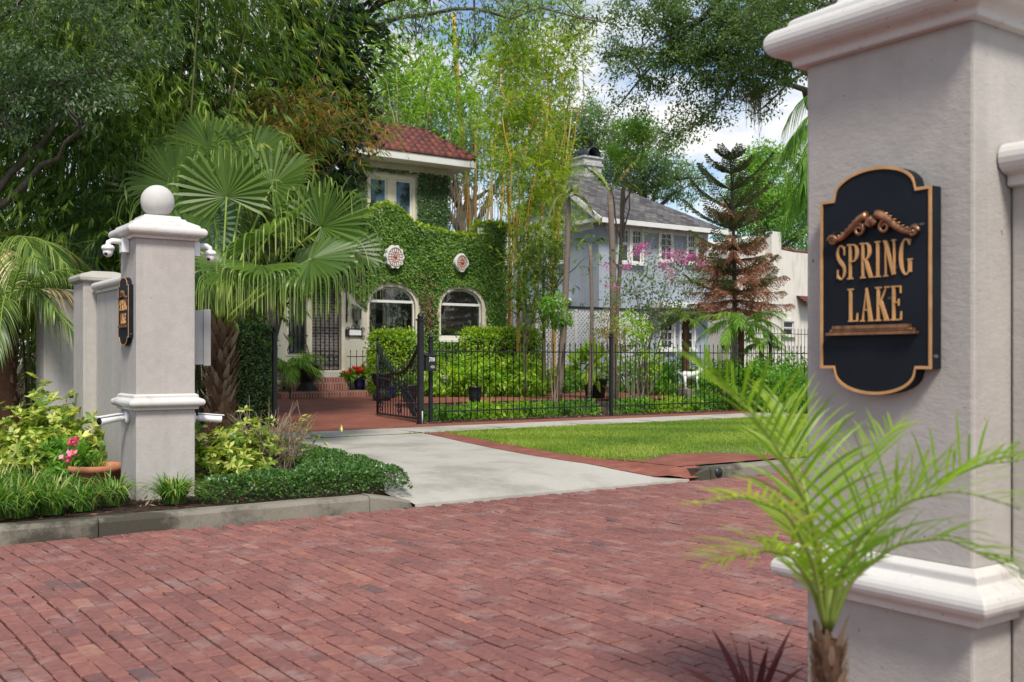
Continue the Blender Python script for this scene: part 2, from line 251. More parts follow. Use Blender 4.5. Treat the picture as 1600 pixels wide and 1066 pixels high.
# ------------------------------------------------------------------ mesh helpers
def link(name, me, mat, parent=None):
    o = bpy.data.objects.new(name, me); C.objects.link(o)
    if mat is not None:
        for m_ in (mat if isinstance(mat, (list, tuple)) else [mat]): me.materials.append(m_)
    if parent is not None: o.parent = parent
    return o
def tag(o, label=None, cat=None, group=None, kind=None):
    if label: o['label'] = label
    if cat: o['category'] = cat
    if group: o['group'] = group
    if kind: o['kind'] = kind
    return o
def thing(name, label, cat, loc=(0, 0, 0), group=None, rz=0):
    o = bpy.data.objects.new(name, None); C.objects.link(o); o.location = [float(x) for x in loc]; o.rotation_euler = (0, 0, rz); o.empty_display_size = .1
    return tag(o, label, cat, group)
def settle(root):      # children were modelled in world coordinates: keep them there
    bpy.context.view_layer.update()
    inv = root.matrix_world.inverted()
    for ch in root.children: ch.matrix_parent_inverse = inv
    return root
class Geo:
    def __init__(s): s.v = []; s.f = []; s.sm = []
    def add(s, vs, fs, smooth=False):
        n = len(s.v); s.v += [tuple(float(c) for c in p) for p in vs]; s.f += [tuple(n + i for i in f) for f in fs]; s.sm += [smooth] * len(fs)
    def box(s, x0, y0, z0, x1, y1, z1):
        s.add([(x0, y0, z0), (x1, y0, z0), (x1, y1, z0), (x0, y1, z0), (x0, y0, z1), (x1, y0, z1), (x1, y1, z1), (x0, y1, z1)],
              [(0, 3, 2, 1), (4, 5, 6, 7), (0, 1, 5, 4), (1, 2, 6, 5), (2, 3, 7, 6), (3, 0, 4, 7)])
    def bar(s, a, b, w_, h_, up=(0, 0, 1)):   # a square bar from a to b
        a, b = Vector(a), Vector(b); d = (b - a).normalized(); u = Vector(up)
        if abs(d.dot(u)) > .98: u = Vector((0, 1, 0))
        x = d.cross(u).normalized() * w_ / 2; y = x.cross(d).normalized() * h_ / 2
        vs = [p + q for p in (a, b) for q in (-x - y, x - y, x + y, -x + y)]
        s.add(vs, [(0, 1, 2, 3), (7, 6, 5, 4), (0, 4, 5, 1), (1, 5, 6, 2), (2, 6, 7, 3), (3, 7, 4, 0)])
    def tube(s, pts, rad, n=8, cap=True):
        P = [Vector([float(c) for c in p]) for p in pts]; k = len(P)
        if isinstance(rad, (int, float)): rad = [rad] * k
        vs = []; ref = None
        for i in range(k):
            d = (P[min(i + 1, k - 1)] - P[max(i - 1, 0)]); d = d.normalized() if d.length > 1e-9 else Vector((0, 0, 1))
            if ref is None: ref = d.orthogonal().normalized()
            x = (ref - d * ref.dot(d)); x = x.normalized() if x.length > 1e-6 else d.orthogonal().normalized(); ref = x; y = d.cross(x)
            for j in range(n):
                a = 2 * math.pi * j / n; vs.append(P[i] + (x * math.cos(a) + y * math.sin(a)) * rad[i])
        fs = [(i * n + j, i * n + (j + 1) % n, (i + 1) * n + (j + 1) % n, (i + 1) * n + j) for i in range(k - 1) for j in range(n)]
        if cap: fs += [tuple(range(n - 1, -1, -1)), tuple((k - 1) * n + j for j in range(n))]
        s.add(vs, fs, n > 5)
    def lathe(s, c, prof, n=24, sx=1, sy=1):    # prof: (radius, z) bottom to top
        vs = [(c[0] + r * sx * math.cos(2 * math.pi * j / n), c[1] + r * sy * math.sin(2 * math.pi * j / n), c[2] + z) for r, z in prof for j in range(n)]
        k = len(prof); fs = [(i * n + j, i * n + (j + 1) % n, (i + 1) * n + (j + 1) % n, (i + 1) * n + j) for i in range(k - 1) for j in range(n)]
        fs += [tuple(range(n - 1, -1, -1)), tuple((k - 1) * n + j for j in range(n))]
        s.add(vs, fs, True)
    def square(s, c, prof):                     # square lathe: (half width, z)
        vs = [(c[0] + r * a, c[1] + r * b, c[2] + z) for r, z in prof for a, b in ((-1, -1), (1, -1), (1, 1), (-1, 1))]
        k = len(prof); fs = [(i * 4 + j, i * 4 + (j + 1) % 4, (i + 1) * 4 + (j + 1) % 4, (i + 1) * 4 + j) for i in range(k - 1) for j in range(4)]
        fs += [(3, 2, 1, 0), tuple((k - 1) * 4 + j for j in range(4))]
        s.add(vs, fs)
    def ball(s, c, r, n=20, sz=1.):
        k = n // 2; s.lathe(c, [(max(1e-4, r * math.sin(math.pi * i / k)), -r * sz * math.cos(math.pi * i / k)) for i in range(k + 1)], n)
    def poly(s, outer, holes, fn, depth):       # 2-D polygon with holes, fn(a, b, d) -> 3-D; d = 0 front, depth back
        loops = [outer] + holes; flat = [p for l in loops for p in l]
        tri = tessellate_polygon([[Vector((p[0], p[1], 0)) for p in l] for l in loops]); n = len(flat)
        vs = [fn(p[0], p[1], 0) for p in flat] + [fn(p[0], p[1], depth) for p in flat]
        fs = [tuple(t_) for t_ in tri] + [tuple(n + i for i in reversed(t_)) for t_ in tri]
        i0 = 0
        for l in loops:
            m_ = len(l); fs += [(i0 + j, i0 + (j + 1) % m_, n + i0 + (j + 1) % m_, n + i0 + j) for j in range(m_)]; i0 += m_
        s.add(vs, fs)
    def build(s, name, mat, parent=None, bevel=0, seg=2, rnd=None):
        me = bpy.data.meshes.new(name); me.from_pydata(s.v, [], s.f); me.polygons.foreach_set('use_smooth', s.sm)
        if rnd is not None: a = me.attributes.new('rnd', 'FLOAT', 'POINT'); a.data.foreach_set('value', rnd)
        me.update(); o = link(name, me, mat, parent)
        import bmesh
        bm = bmesh.new(); bm.from_mesh(me); bmesh.ops.recalc_face_normals(bm, faces=bm.faces); bm.to_mesh(me); bm.free()
        if bevel:
            b = o.modifiers.new('bevel', 'BEVEL'); b.width = bevel; b.segments = seg; b.limit_method = 'ANGLE'; b.angle_limit = R_(35); b.harden_normals = False
        return o
def nrm(a): return a / np.maximum(1e-9, np.linalg.norm(a, axis=-1, keepdims=True))
class Strips:                                   # many small leaf blades in one mesh
    def __init__(s): s.V = []; s.Q = []; s.R = []; s.n = 0
    def strips(s, P, H, rnd):                   # P (N,K,3) centre line, H (N,K,3) half-width vectors
        n, k = P.shape[:2]; vs = np.stack([P - H, P + H], 2).reshape(n, 2 * k, 3)
        q = np.array([(2 * i, 2 * i + 1, 2 * i + 3, 2 * i + 2) for i in range(k - 1)])
        f = (np.arange(n)[:, None, None] * 2 * k + q[None]).reshape(-1, 4) + s.n
        s.V.append(vs.reshape(-1, 3)); s.Q.append(f); rr = np.asarray(rnd); s.R.append(np.repeat(rr.ravel(), 2) if rr.ndim == 2 else np.repeat(rr * np.ones(n), 2 * k)); s.n += n * 2 * k
    def leaves(s, P, Dr, Nn, L, W, rnd, mid=.42, fold=.0):  # one-quad diamond leaves
        n = len(P); L = (np.ones(n) * L)[:, None]; W = (np.ones(n) * W)[:, None]
        Dr = nrm(Dr); Sd = nrm(np.cross(Dr, Nn)); Nn = np.cross(Sd, Dr)
        m_ = P + Dr * L * mid
        vs = np.stack([P, m_ + Sd * W / 2 + Nn * W * fold, P + Dr * L, m_ - Sd * W / 2 + Nn * W * fold], 1)
        f = (np.arange(n)[:, None] * 4 + np.arange(4)[None]) + s.n
        s.V.append(vs.reshape(-1, 3)); s.Q.append(f); s.R.append(np.repeat(np.asarray(rnd) * np.ones(n), 4)); s.n += n * 4
    def build(s, name, mat, parent=None):
        Vv = np.concatenate(s.V).astype(np.float32); Q = np.concatenate(s.Q).astype(np.int32); Rr = np.concatenate(s.R).astype(np.float32)
        me = bpy.data.meshes.new(name); me.vertices.add(len(Vv)); me.vertices.foreach_set('co', Vv.ravel())
        me.loops.add(len(Q) * 4); me.loops.foreach_set('vertex_index', Q.ravel()); me.polygons.add(len(Q))
        me.polygons.foreach_set('loop_start', np.arange(len(Q), dtype=np.int32) * 4)
        a = me.attributes.new('rnd', 'FLOAT', 'POINT'); a.data.foreach_set('value', Rr)
        me.update(calc_edges=True); return link(name, me, mat, parent)
def rv(n): return nrm(rng.normal(size=(n, 3)))
def clumps_in(ells, n, bias=.6):                # clump centres inside a list of ellipsoids
    e = np.array(ells, float); vol = e[:, 3] * e[:, 4] * e[:, 5]; idx = rng.choice(len(e), n, p=vol / vol.sum())
    d = rv(n); r = rng.random(n) ** (1 / 3. * bias + .12)
    return e[idx, :3] + d * r[:, None] * e[idx, 3:6], d
def foliage(st, cen, out, per, cr, L, W, gravity=.3, spread=1., outw=.5, hang=None, clumpvar=.5, flat=.7):
    n = len(cen) * per; P = np.repeat(cen, per, 0) + rng.normal(size=(n, 3)) * cr * np.array((1, 1, flat)) * .55
    o_ = np.repeat(out, per, 0); Dr = nrm(o_ * outw + rng.normal(size=(n, 3)) * spread * .6 + np.array((0, 0, -gravity)))
    Nn = nrm(np.array((0, 0, 1.)) + rng.normal(size=(n, 3)) * .55)
    cl = np.repeat(rng.random(len(cen)), per); r = np.clip(cl * clumpvar + rng.random(n) * (1 - clumpvar) , 0, 1)
    st.leaves(P, Dr, Nn, L * rng.uniform(.7, 1.25, n), W * rng.uniform(.7, 1.25, n), r, fold=.08)
def sprays(st, P, Dm, k, L, W, droop=.5, fan=.8, rnd=None):    # bamboo sprays: k leaves fanned from one twig point
    n = len(P); Sd = nrm(np.cross(Dm, rv(n)))
    for j in range(k):
        a = (j / (k - 1) - .5) * 2 * fan + rng.normal(size=n) * .15
        Dr = nrm(Dm * np.cos(a)[:, None] + Sd * np.sin(a)[:, None] + np.array((0, 0, -droop)) + rng.normal(size=(n, 3)) * .15)
        r0 = np.clip((rnd if rnd is not None else rng.random(n)) * .6 + rng.random(n) * .4, 0, 1)
        st.leaves(P + Dm * (.03 * j), Dr, nrm(UP + rng.normal(size=(n, 3)) * .6), L * rng.uniform(.7, 1.2, n), W * rng.uniform(.8, 1.2, n), r0, mid=.35)
def curve(a, b, bend, n=7, jit=0):
    a, b, bend = np.array(a, float), np.array(b, float), np.array(bend, float); t_ = np.linspace(0, 1, n)[:, None]
    p = a + (b - a) * t_ + bend * (4 * t_ * (1 - t_))
    if jit: p[1:-1] += rng.normal(size=(n - 2, 3)) * jit
    return p
def limbs(g, cen, base, top, r0, nl=9, twigs=.6, n=7):        # trunk, limbs to far clumps, twigs to the rest
    base, top = np.array(base, float), np.array(top, float)
    tp = curve(base, top, (.1 * r0, .2 * r0, 0), 8, r0 * .12); g.tube(tp, np.linspace(r0 * 1.15, r0 * .62, 8), 12)
    tgt = [cen[rng.integers(len(cen))]]
    for i in range(nl - 1):
        dd = np.min([np.linalg.norm(cen - q, axis=1) for q in tgt], 0); tgt.append(cen[np.argmax(dd)])
    pts = []; rr = []
    for q in tgt:
        s_ = tp[rng.integers(4, 8)]; le = np.linalg.norm(q - s_)
        lp = curve(s_, q, (rng.normal() * .06 * le, rng.normal() * .06 * le, .1 * le), 11, .008 * le); ra = np.linspace(r0 * .45, r0 * .06, 11); g.tube(lp, ra, 6); pts += list(lp[2:]); rr += list(ra[2:])
    pts = np.array(pts)
    for q in cen[rng.random(len(cen)) < twigs]:
        i = np.argmin(np.linalg.norm(pts - q, axis=1)); le = np.linalg.norm(q - pts[i]); g.tube(curve(pts[i], q, (0, 0, .08 * le), 5, .04 * le), np.linspace(min(rr[i] * .7, .05 * r0 + .02), .006, 5), 4, False)
def tree(name, label, cat, ells, ncl, per, cr, L, W, mat, base, top, r0, group=None, bark='bark', gravity=.3, outw=.5, bias=.6, nl=9, twigs=.6, clumpvar=.5):
    t_ = thing(name, label, cat, base, group); cen, out = clumps_in(ells, ncl, bias)
    g = Geo(); limbs(g, cen, base, top, r0, nl, twigs); g.build('trunk', M[bark], t_)
    st = Strips(); foliage(st, cen, out, per, cr, L, W, gravity, outw=outw, clumpvar=clumpvar); st.build('crown', M[mat], t_)
    return settle(t_)
def shrub(name, label, cat, ells, ncl, per, cr, L, W, mat, group=None, gravity=.2, outw=.6, stems=6, clumpvar=.4, bias=.5, stemmat='twig', base=None):
    e0 = ells[0]; b = base if base is not None else (e0[0], e0[1], gz(e0[1])); t_ = thing(name, label, cat, b, group)
    cen, out = clumps_in(ells, ncl, bias); cen[:, 2] = np.maximum(cen[:, 2], gz(e0[1]) + .03)
    g = Geo()
    for q in cen[rng.choice(len(cen), min(stems, len(cen)), False)]:
        bb = np.array(b) + np.array((rng.normal() * .05, rng.normal() * .05, -.02)); g.tube(curve(bb, q, ((q - bb)[0] * .1, (q - bb)[1] * .1, 0), 5), np.linspace(.016, .004, 5), 5, False)
    g.build('stem', M[stemmat], t_)
    st = Strips(); foliage(st, cen, out, per, cr, L, W, gravity, outw=outw, clumpvar=clumpvar, spread=1.1); st.build('leaves', M[mat], t_)
    return settle(t_)
def rosettes(name, label, cat, ells, ncl, per, L, W, mat, base, stems=16, k=8, rsp=.09, group=None):
    t_ = thing(name, label, cat, base, group); cen, out = clumps_in(ells, ncl, .5); cen[:, 2] = np.maximum(cen[:, 2], gz(base[1]) + .05); g = Geo()
    for q in cen[rng.choice(ncl, min(stems, ncl), False)]: g.tube(curve(base + rng.normal(size=3) * (.1, .1, 0), q, (0, 0, .03), 5), np.linspace(.012, .004, 5), 5, False)
    g.build('stem', M['twig'], t_); n = ncl * per; P = np.repeat(cen, per, 0) + rng.normal(size=(n, 3)) * rsp; A_ = nrm(np.repeat(out, per, 0) * .5 + rng.normal(size=(n, 3)) * .4 + UP * .7); B_ = nrm(np.cross(A_, rv(n))); C_ = np.cross(A_, B_); st = Strips(); tone = rng.random(n)
    for j in range(k): a = 6.283 * j / k + rng.normal(size=n) * .2; d = nrm(B_ * np.cos(a)[:, None] + C_ * np.sin(a)[:, None] + A_ * .25 - UP * .15); st.leaves(P, d, nrm(A_ + rng.normal(size=(n, 3)) * .25), L * rng.uniform(.75, 1.2, n), W * rng.uniform(.8, 1.2, n), np.clip(tone * .45 + rng.random(n) * .55, 0, 1), mid=.58, fold=.12)
    st.build('leaves', M[mat], t_); return settle(t_)
def flowers(parent, cen, per, cr, L, mat, name='flowers'):
    st = Strips(); foliage(st, np.array(cen), rv(len(cen)), per, cr, L, L * .8, -.2, outw=.6); return st.build(name, M[mat], parent)
# ================================================================== THE SETTING
# ground sheet
us = np.array([-160, -60, -20, -8, 0, 4.0, 4.34, 4.44, 4.50, 7.64, 7.74, 8.5, 12, 16, 20, 26, 34, 45, 80, 200.]); vsn = np.array([-120, -40, -10, 0, 4, 7.74, 7.75, 7.9, 8.5, 10, 12, 14, 16, 18, 20, 22, 24, 26, 30, 40, 60, 120, 260.])
def ground_z(u, v):
    if v < 7.746: return -.10
    if 4.3 < u < 4.46 and v < 8.2: return -.02
    if 4.45 < u < 7.7 and v < 9: return -.05
    return gz(v) - .012
g = Geo(); vv = [(u, v, ground_z(u, v)) for v in vsn for u in us]; nu = len(us)
g.add(vv, [(j * nu + i, j * nu + i + 1, (j + 1) * nu + i + 1, (j + 1) * nu + i) for j in range(len(vsn) - 1) for i in range(nu - 1)])
tag(g.build('ground', M['soil']), kind='structure')
# street: sand bed and individually laid bricks
g = Geo(); g.box(-40, -30, -.09, 60, 7.72, -.034); tag(g.build('street_bed', M['sand']), kind='structure')
bw, bl = .081, .182
def smooth(x): x = np.clip(x, 0, 1); return x * x * (3 - 2 * x)
us_ = np.arange(-8.5, 22, bw); bx = []; by = []
for i, u in enumerate(us_):
    vmin = -1.0 if u < 6 else max(-1, (u - 6) * .42)
    vs_ = np.arange(vmin + (i % 2) * bl / 2 + random.uniform(-.03, .03), 7.72, bl); bx.append(np.full(len(vs_), u)); by.append(vs_)
bx = np.concatenate(bx); by = np.concatenate(by) ; n = len(bx)
by = by + rng.normal(size=n) * .004; rb = rng.beta(3, 3, n); rb[rng.random(n) < .008] = .03; rb[rng.random(n) < .006] = .97
hw = bw / 2 - .0018 - rng.random(n) ** 3 * .0045; hl = bl / 2 - .002 - rng.random(n) * .0035
rot = rng.normal(size=n) * .018; tx = rng.normal(size=n) * .018; ty = rng.normal(size=n) * .010; dz = rng.normal(size=n) * .0014
prof = ((1, 0, -.05), (1, 0, -.0045), (.93, .0, .0)); ring = np.array([(-1, -.72), (-.72, -1), (.72, -1), (1, -.72), (1, .72), (.72, 1), (-.72, 1), (-1, .72)])
Vs = []
for (sc_, _, z) in prof:
    for j, (a, b) in enumerate(ring):
        inset = 0 if sc_ == 1 else .0035
        aa = a * (hw - inset) if abs(a) == 1 else np.sign(a) * (hw - .006 - inset); bb = b * (hl - inset) if abs(b) == 1 else np.sign(b) * (hl - .006 - inset)
        ox = aa * np.cos(rot) - bb * np.sin(rot) + rng.normal(size=n) * .0012; oy = aa * np.sin(rot) + bb * np.cos(rot) + rng.normal(size=n) * .0015
        zz = z + dz + (ox * tx + oy * ty if z > -.02 else 0) * np.ones(n)
        Vs.append(np.stack([bx + ox, by + oy, zz], 1))
Vb = np.stack(Vs, 1)                                       # n,24,3
uu = Vb[:, :, 0].copy(); v_ = Vb[:, :, 1]
Vb[:, :, 0] += -.16 * (v_ - 3.5 + .10 * (v_ - 3.5) * np.abs(v_ - 3.5)) * smooth((2.8 - uu) / 4.5) * .8 + (.0035 * np.sin(v_ * 2.3 + np.repeat(np.round(bx / bw), 24).reshape(-1, 24) * 1.7)) + .03 * np.sin(v_ * 1.1 + uu * .7)
Vb[:, :, 1] = np.minimum(Vb[:, :, 1], 7.692)
Vb[:, :, 2] += (.007 * np.sin(uu * 1.3 + .7 * v_) + .006 * np.sin(uu * .5 - 1.9 * v_)) * smooth((7.7 - v_) / 1.5) - .002
Fb = [(a * 8 + j, a * 8 + (j + 1) % 8, (a + 1) * 8 + (j + 1) % 8, (a + 1) * 8 + j) for a in range(2) for j in range(8)]
Fb += [(16, 17, 22, 23), (17, 18, 21, 22), (18, 19, 20, 21)]
st = Strips(); st.V = [Vb.reshape(-1, 3)]; st.Q = [(np.arange(n)[:, None, None] * 24 + np.array(Fb)[None]).reshape(-1, 4)]; st.R = [np.repeat(rb, 24)]
sb_ = st.build('street', M['brick']); sb_.data.polygons.foreach_set('use_smooth', [False] * len(sb_.data.polygons)); tag(sb_, kind='structure')
# grit, leaves and blossom litter on the street
st = Strips(); n = 2600; P = np.stack([rng.uniform(-6, 12, n), 7.6 - np.abs(rng.normal(size=n)) * 1.8, np.full(n, .012)], 1); P[:500, 1] = 7.62 - np.abs(rng.normal(size=500)) * .12
st.leaves(P, rv(n) * (1, 1, .15), np.tile(UP, (n, 1)) + rng.normal(size=(n, 3)) * .2, rng.uniform(.008, .035, n), rng.uniform(.005, .016, n), rng.uniform(.45, 1, n)); tag(st.build('leaf_litter', M['mulch']), kind='stuff')
n = 9000; P = np.stack([rng.uniform(-5, 10, n), rng.uniform(.5, 7.6, n)], 1); sel = np.sin(P[:, 0] * 1.1 + .6 * np.sin(P[:, 1])) * np.cos(P[:, 1] * .9 + P[:, 0] * .4) > .55; P = P[sel]; n = len(P)
P[:, 0] = (np.round(P[:, 0] / bw) + .5) * bw; uu_, vv2 = P[:, 0].copy(), P[:, 1]; P[:, 0] += -.16 * (vv2 - 3.5 + .10 * (vv2 - 3.5) * np.abs(vv2 - 3.5)) * smooth((2.8 - uu_) / 4.5) * .8 + .03 * np.sin(vv2 * 1.1 + uu_ * .7)
st = Strips(); st.leaves(np.stack([P[:, 0], P[:, 1], np.full(n, .010)], 1), np.tile(np.array((0, 1., 0)), (n, 1)) + rng.normal(size=(n, 3)) * (.3, .1, .02), np.tile(UP, (n, 1)), rng.uniform(.01, .035, n), rng.uniform(.003, .007, n), rng.uniform(.8, 1, n)); tag(st.build('joint_grit', M['mulch']), kind='stuff')
# kerbs
def kerb(u0, u1, name, endcurve=None):
    g = Geo(); L0 = u0; k = 0
    while L0 < u1 - .05:
        L1 = min(u1, L0 + (3.4 if k % 2 else 2.9)); zt = .125 + random.uniform(-.006, .006)
        xs = np.linspace(L0 + .004, L1 - .004, 9)
        pf = [(7.70, -.04), (7.705, zt - .03), (7.72, zt - .008), (7.74, zt), (7.87, zt), (7.875, -.04)]
        vs = []
        for x in xs:
            e = .004 * math.sin(x * 3.1) + random.uniform(-.002, .002)
            vs += [(x, a + e, b + (random.uniform(-.003, .003) if b > 0 else 0)) for a, b in pf]
        fs = [(i * 6 + j, i * 6 + (j + 1) % 6, (i + 1) * 6 + (j + 1) % 6, (i + 1) * 6 + j) for i in range(8) for j in range(6)] + [tuple(range(5, -1, -1)), tuple(48 + j for j in range(6))]
        g.add(vs, fs); L0 = L1; k += 1
    return tag(g.build(name, M['kerb']), kind='structure')
kerb(-20, 3.95, 'kerb'); kerb(7.95, 34, 'kerb')
g = Geo()
for (ua, ub, za, zb) in ((3.954, 4.47, .122, .02), (7.946, 7.62, .122, .03)):
    vs = []
    for t_ in np.linspace(0, 1, 7):
        u = ua + (ub - ua) * t_; z = za + (zb - za) * t_ ** 1.2; q = .10 * t_ * t_
        vs += [(u, 7.70 + q, -.04), (u, 7.71 + q, z - .02), (u, 7.74 + q, z), (u, 7.87 + q * 2, z + .004), (u, 7.875 + q * 2, -.04)]
    g.add(vs, [(i * 5 + j, i * 5 + (j + 1) % 5, (i + 1) * 5 + (j + 1) % 5, (i + 1) * 5 + j) for i in range(6) for j in range(5)] + [(4, 3, 2, 1, 0), (30, 31, 32, 33, 34)])
tag(g.build('kerb', M['kerb']), kind='structure')
p = U(1098, 741, 8.05); g = Geo(); g.tube([(8.06, 7.694, .062), (8.06, 7.72, .062)], .042, 20); g.tube([(8.06, 7.688, .062), (8.06, 7.696, .062)], .05, 20)
o = g.build('drain_pipe', M['darkmetal']); tag(o, 'small round drain pipe opening in the face of the kerb beside the driveway', 'drain pipe')
# draped flat polygons (concrete, brick, lawn) following gz(v)
def drape(name, outline, mat, lift, kind='structure', sub=.7, zf=None, ucuts=()):
    import bmesh
    bm = bmesh.new(); vs = [bm.verts.new((float(a), float(b), 0)) for a, b in outline]; bm.faces.new(vs)
    lo, hi = min(p_[1] for p_ in outline), max(p_[1] for p_ in outline); v = math.floor(lo / sub) * sub
    cuts = list(np.arange(v, hi, sub)) + [7.701, 7.735, 7.8, 7.9, 8.3, 8.7, 14]
    for c_ in cuts:
        if lo < c_ < hi: bmesh.ops.bisect_plane(bm, geom=bm.verts[:] + bm.edges[:] + bm.faces[:], plane_co=(0, c_, 0), plane_no=(0, 1, 0), dist=1e-4)
    for c_ in ucuts: bmesh.ops.bisect_plane(bm, geom=bm.verts[:] + bm.edges[:] + bm.faces[:], plane_co=(c_, 0, 0), plane_no=(1, 0, 0), dist=1e-4)
    for q in bm.verts: q.co.z = (zf(q.co.x, q.co.y) if zf else gz(q.co.y)) + lift
    bmesh.ops.recalc_face_normals(bm, faces=bm.faces); 
    me = bpy.data.meshes.new(name); bm.to_mesh(me); bm.free(); o = link(name, me, mat)
    if me.polygons and me.polygons[0].normal.z < 0: me.flip_normals()
    return tag(o, kind=kind)
def apz(u, v):
    if v < 7.70: return -.035
    t_ = min(1, max(0, (v - 7.72) / 1.1)); return .012 + (gz(max(v, 7.9)) - .012) * t_ * (2 - t_)
def g2(px, py): p_ = G(px, py); return (p_[0], p_[1])
arc_in = [(7.62, 7.72), (7.30, 7.86), (7.08, 8.3), (7.0, 8.9), (7.02, 9.7), (7.12, 10.6), (7.26, 11.5), (7.42, 12.35), (7.5, 12.98)]   # driveway side of the brick band
arc_out = [(a + w_, b) for (a, b), w_ in zip(arc_in, (.55, .62, .52, .46, .42, .40, .38, .36, .35))]
drive = [(4.38, 7.66), (4.38, 7.78), (4.30, 7.86), (4.30, 8.1), (4.50, 8.5), (4.72, 9.2), (4.95, 10.4), (5.15, 11.6), (5.2, 12.98)] + arc_in[::-1] + [(7.66, 7.66)]
drape('driveway', drive, M['concrete'], .006, zf=apz)
drape('driveway_edging', arc_in + arc_out[::-1], M['patio'], .010, zf=lambda u, v: apz(u, v) + (gz(max(v, 7.9)) - apz(u, v)) * float(smooth((u - 7.25) / .4)) * float(smooth((v - 7.70) / .2)), ucuts=(7.25, 7.35, 7.45, 7.55, 7.65))
drape('kerb_paving', [(7.95, 7.88), (9.6, 7.88), (9.35, 8.3), (9.0, 8.75), (8.5, 8.85), (7.9, 8.6), (7.50, 8.9), (7.60, 8.3), (7.66, 7.88)], M['patio'], .013)
drape('sidewalk', [(3.2, 12.99), (60, 12.99), (60, 14.0), (3.2, 14.0)], M['concrete'], .008)
drape('path_edging', [(7.9, 14.004), (60, 14.004), (60, 14.55), (7.9, 14.55)], M['patio'], .008)
drape('brick_driveway', [(3.8, 14.01), (7.89, 14.01), (8.3, 14.56), (10.2, 17.6), (10.9, 20.2), (14, 20.4), (19, 19.4), (26.5, 19.2), (28, 29), (17.4, 29), (17.4, 25), (5, 25), (3.8, 20)], M['patio'], .009)
lawn = arc_out[2:] + [(7.9, 12.985), (60, 12.985), (60, 7.88), (9.62, 7.88), (9.38, 8.3), (9.02, 8.78), (8.5, 8.9), (7.9, 8.64)]
drape('lawn_ground', lawn, M['lawn'], .004)
g = Geo()
for u in np.arange(4.4, 40, 1.55): g.box(u, 13.0, .1, u + .012, 13.995, gz(13.5) + .0105)
g.box(3.2, 12.975, .1, 40, 12.992, gz(13) + .0115); tag(g.build('sidewalk_joints', M['sand']), kind='structure')
# grass
def inpoly(P, poly):
    x, y = P[:, 0], P[:, 1]; c_ = np.zeros(len(P), bool); j = len(poly) - 1
    for i in range(len(poly)):
        xi, yi = poly[i]; xj, yj = poly[j]
        with np.errstate(divide='ignore'): c_ ^= ((yi > y) != (yj > y)) & (x < (xj - xi) * (y - yi) / (yj - yi + 1e-12) + xi)
        j = i
    return c_
gzv = np.vectorize(gz)
def blades(st, P, h, w_, rnd, lean=.5, k=3):
    n = len(P); d = rv(n) * (1, 1, 0); d = nrm(d); h = (np.ones(n) * h)[:, None]; side = nrm(np.cross(d, UP)) * (np.ones(n) * w_)[:, None]
    t_ = np.linspace(0, 1, k); pts = np.stack([P + UP * h * (s_ - .35 * lean * s_ * s_) + d * h * lean * s_ ** 2 for s_ in t_], 1)
    st.strips(pts, np.stack([side * (1 - s_ ** 1.5 * .9) for s_ in t_], 1), rnd)
n = 150000; P = np.stack([7 + 16 * rng.random(n) ** 1.25, rng.uniform(7.9, 13.0, n)], 1); P = P[inpoly(P + rng.normal(size=P.shape) * .025, lawn)]
P = np.concatenate([P, np.stack([rng.uniform(7.2, 20, 2500), 13.0 + rng.normal(size=2500) * .03], 1)])
patch = np.sin(P[:, 0] * 1.7 + 2 * np.sin(P[:, 1])) * np.sin(P[:, 1] * 2.3 + P[:, 0] * .6)
dry = np.exp(-((P[:, 0] - 9.6) ** 2 / 2.5 + (P[:, 1] - 8.6) ** 2 / .25)) + .5 * np.clip(np.sin(P[:, 0] * 2.9 + 1.3 * np.sin(P[:, 1] * 2.1)) * np.sin(P[:, 1] * 3.7 + 1.1 * P[:, 0]) - .35, 0, 1)
keep = rng.random(len(P)) > dry * .85; P, patch, dry = P[keep], patch[keep], dry[keep]
P3 = np.concatenate([P, gzv(P[:, 1])[:, None]], 1); st = Strips()
blades(st, P3, rng.uniform(.02, .06, len(P)) * (1 + .2 * patch), rng.uniform(.0025, .005, len(P)), np.clip(rng.random(len(P)) * .55 + .18 + .30 * patch + dry * .5, 0, 1), .9)
tag(st.build('lawn_grass', M['grass']), kind='stuff')
# mulch chips and fallen needles in the beds
st = Strips(); n = 16000; P = np.stack([rng.uniform(-3, 5.1, n), rng.uniform(7.90, 12.8, n)], 1); P = P[P[:, 0] < 4.25 + .17 * (P[:, 1] - 7.9)]; n = len(P); P3 = np.concatenate([P, gzv(P[:, 1])[:, None] + .004], 1)
st.leaves(P3, rv(n) * (1, 1, .2), UP + rng.normal(size=(n, 3)) * .3, rng.uniform(.03, .10, n), rng.uniform(.006, .02, n), rng.random(n))
n = 2500; P = np.stack([rng.uniform(8.5, 20, n), 14.62 + np.abs(rng.normal(size=n)) * .3], 1); P3 = np.concatenate([P, gzv(P[:, 1])[:, None] + .02], 1)
st.leaves(P3, rv(n) * (1, 1, .2), UP + rng.normal(size=(n, 3)) * .3, rng.uniform(.03, .08, n), rng.uniform(.008, .02, n), rng.random(n))
tag(st.build('mulch', M['mulch']), kind='stuff')

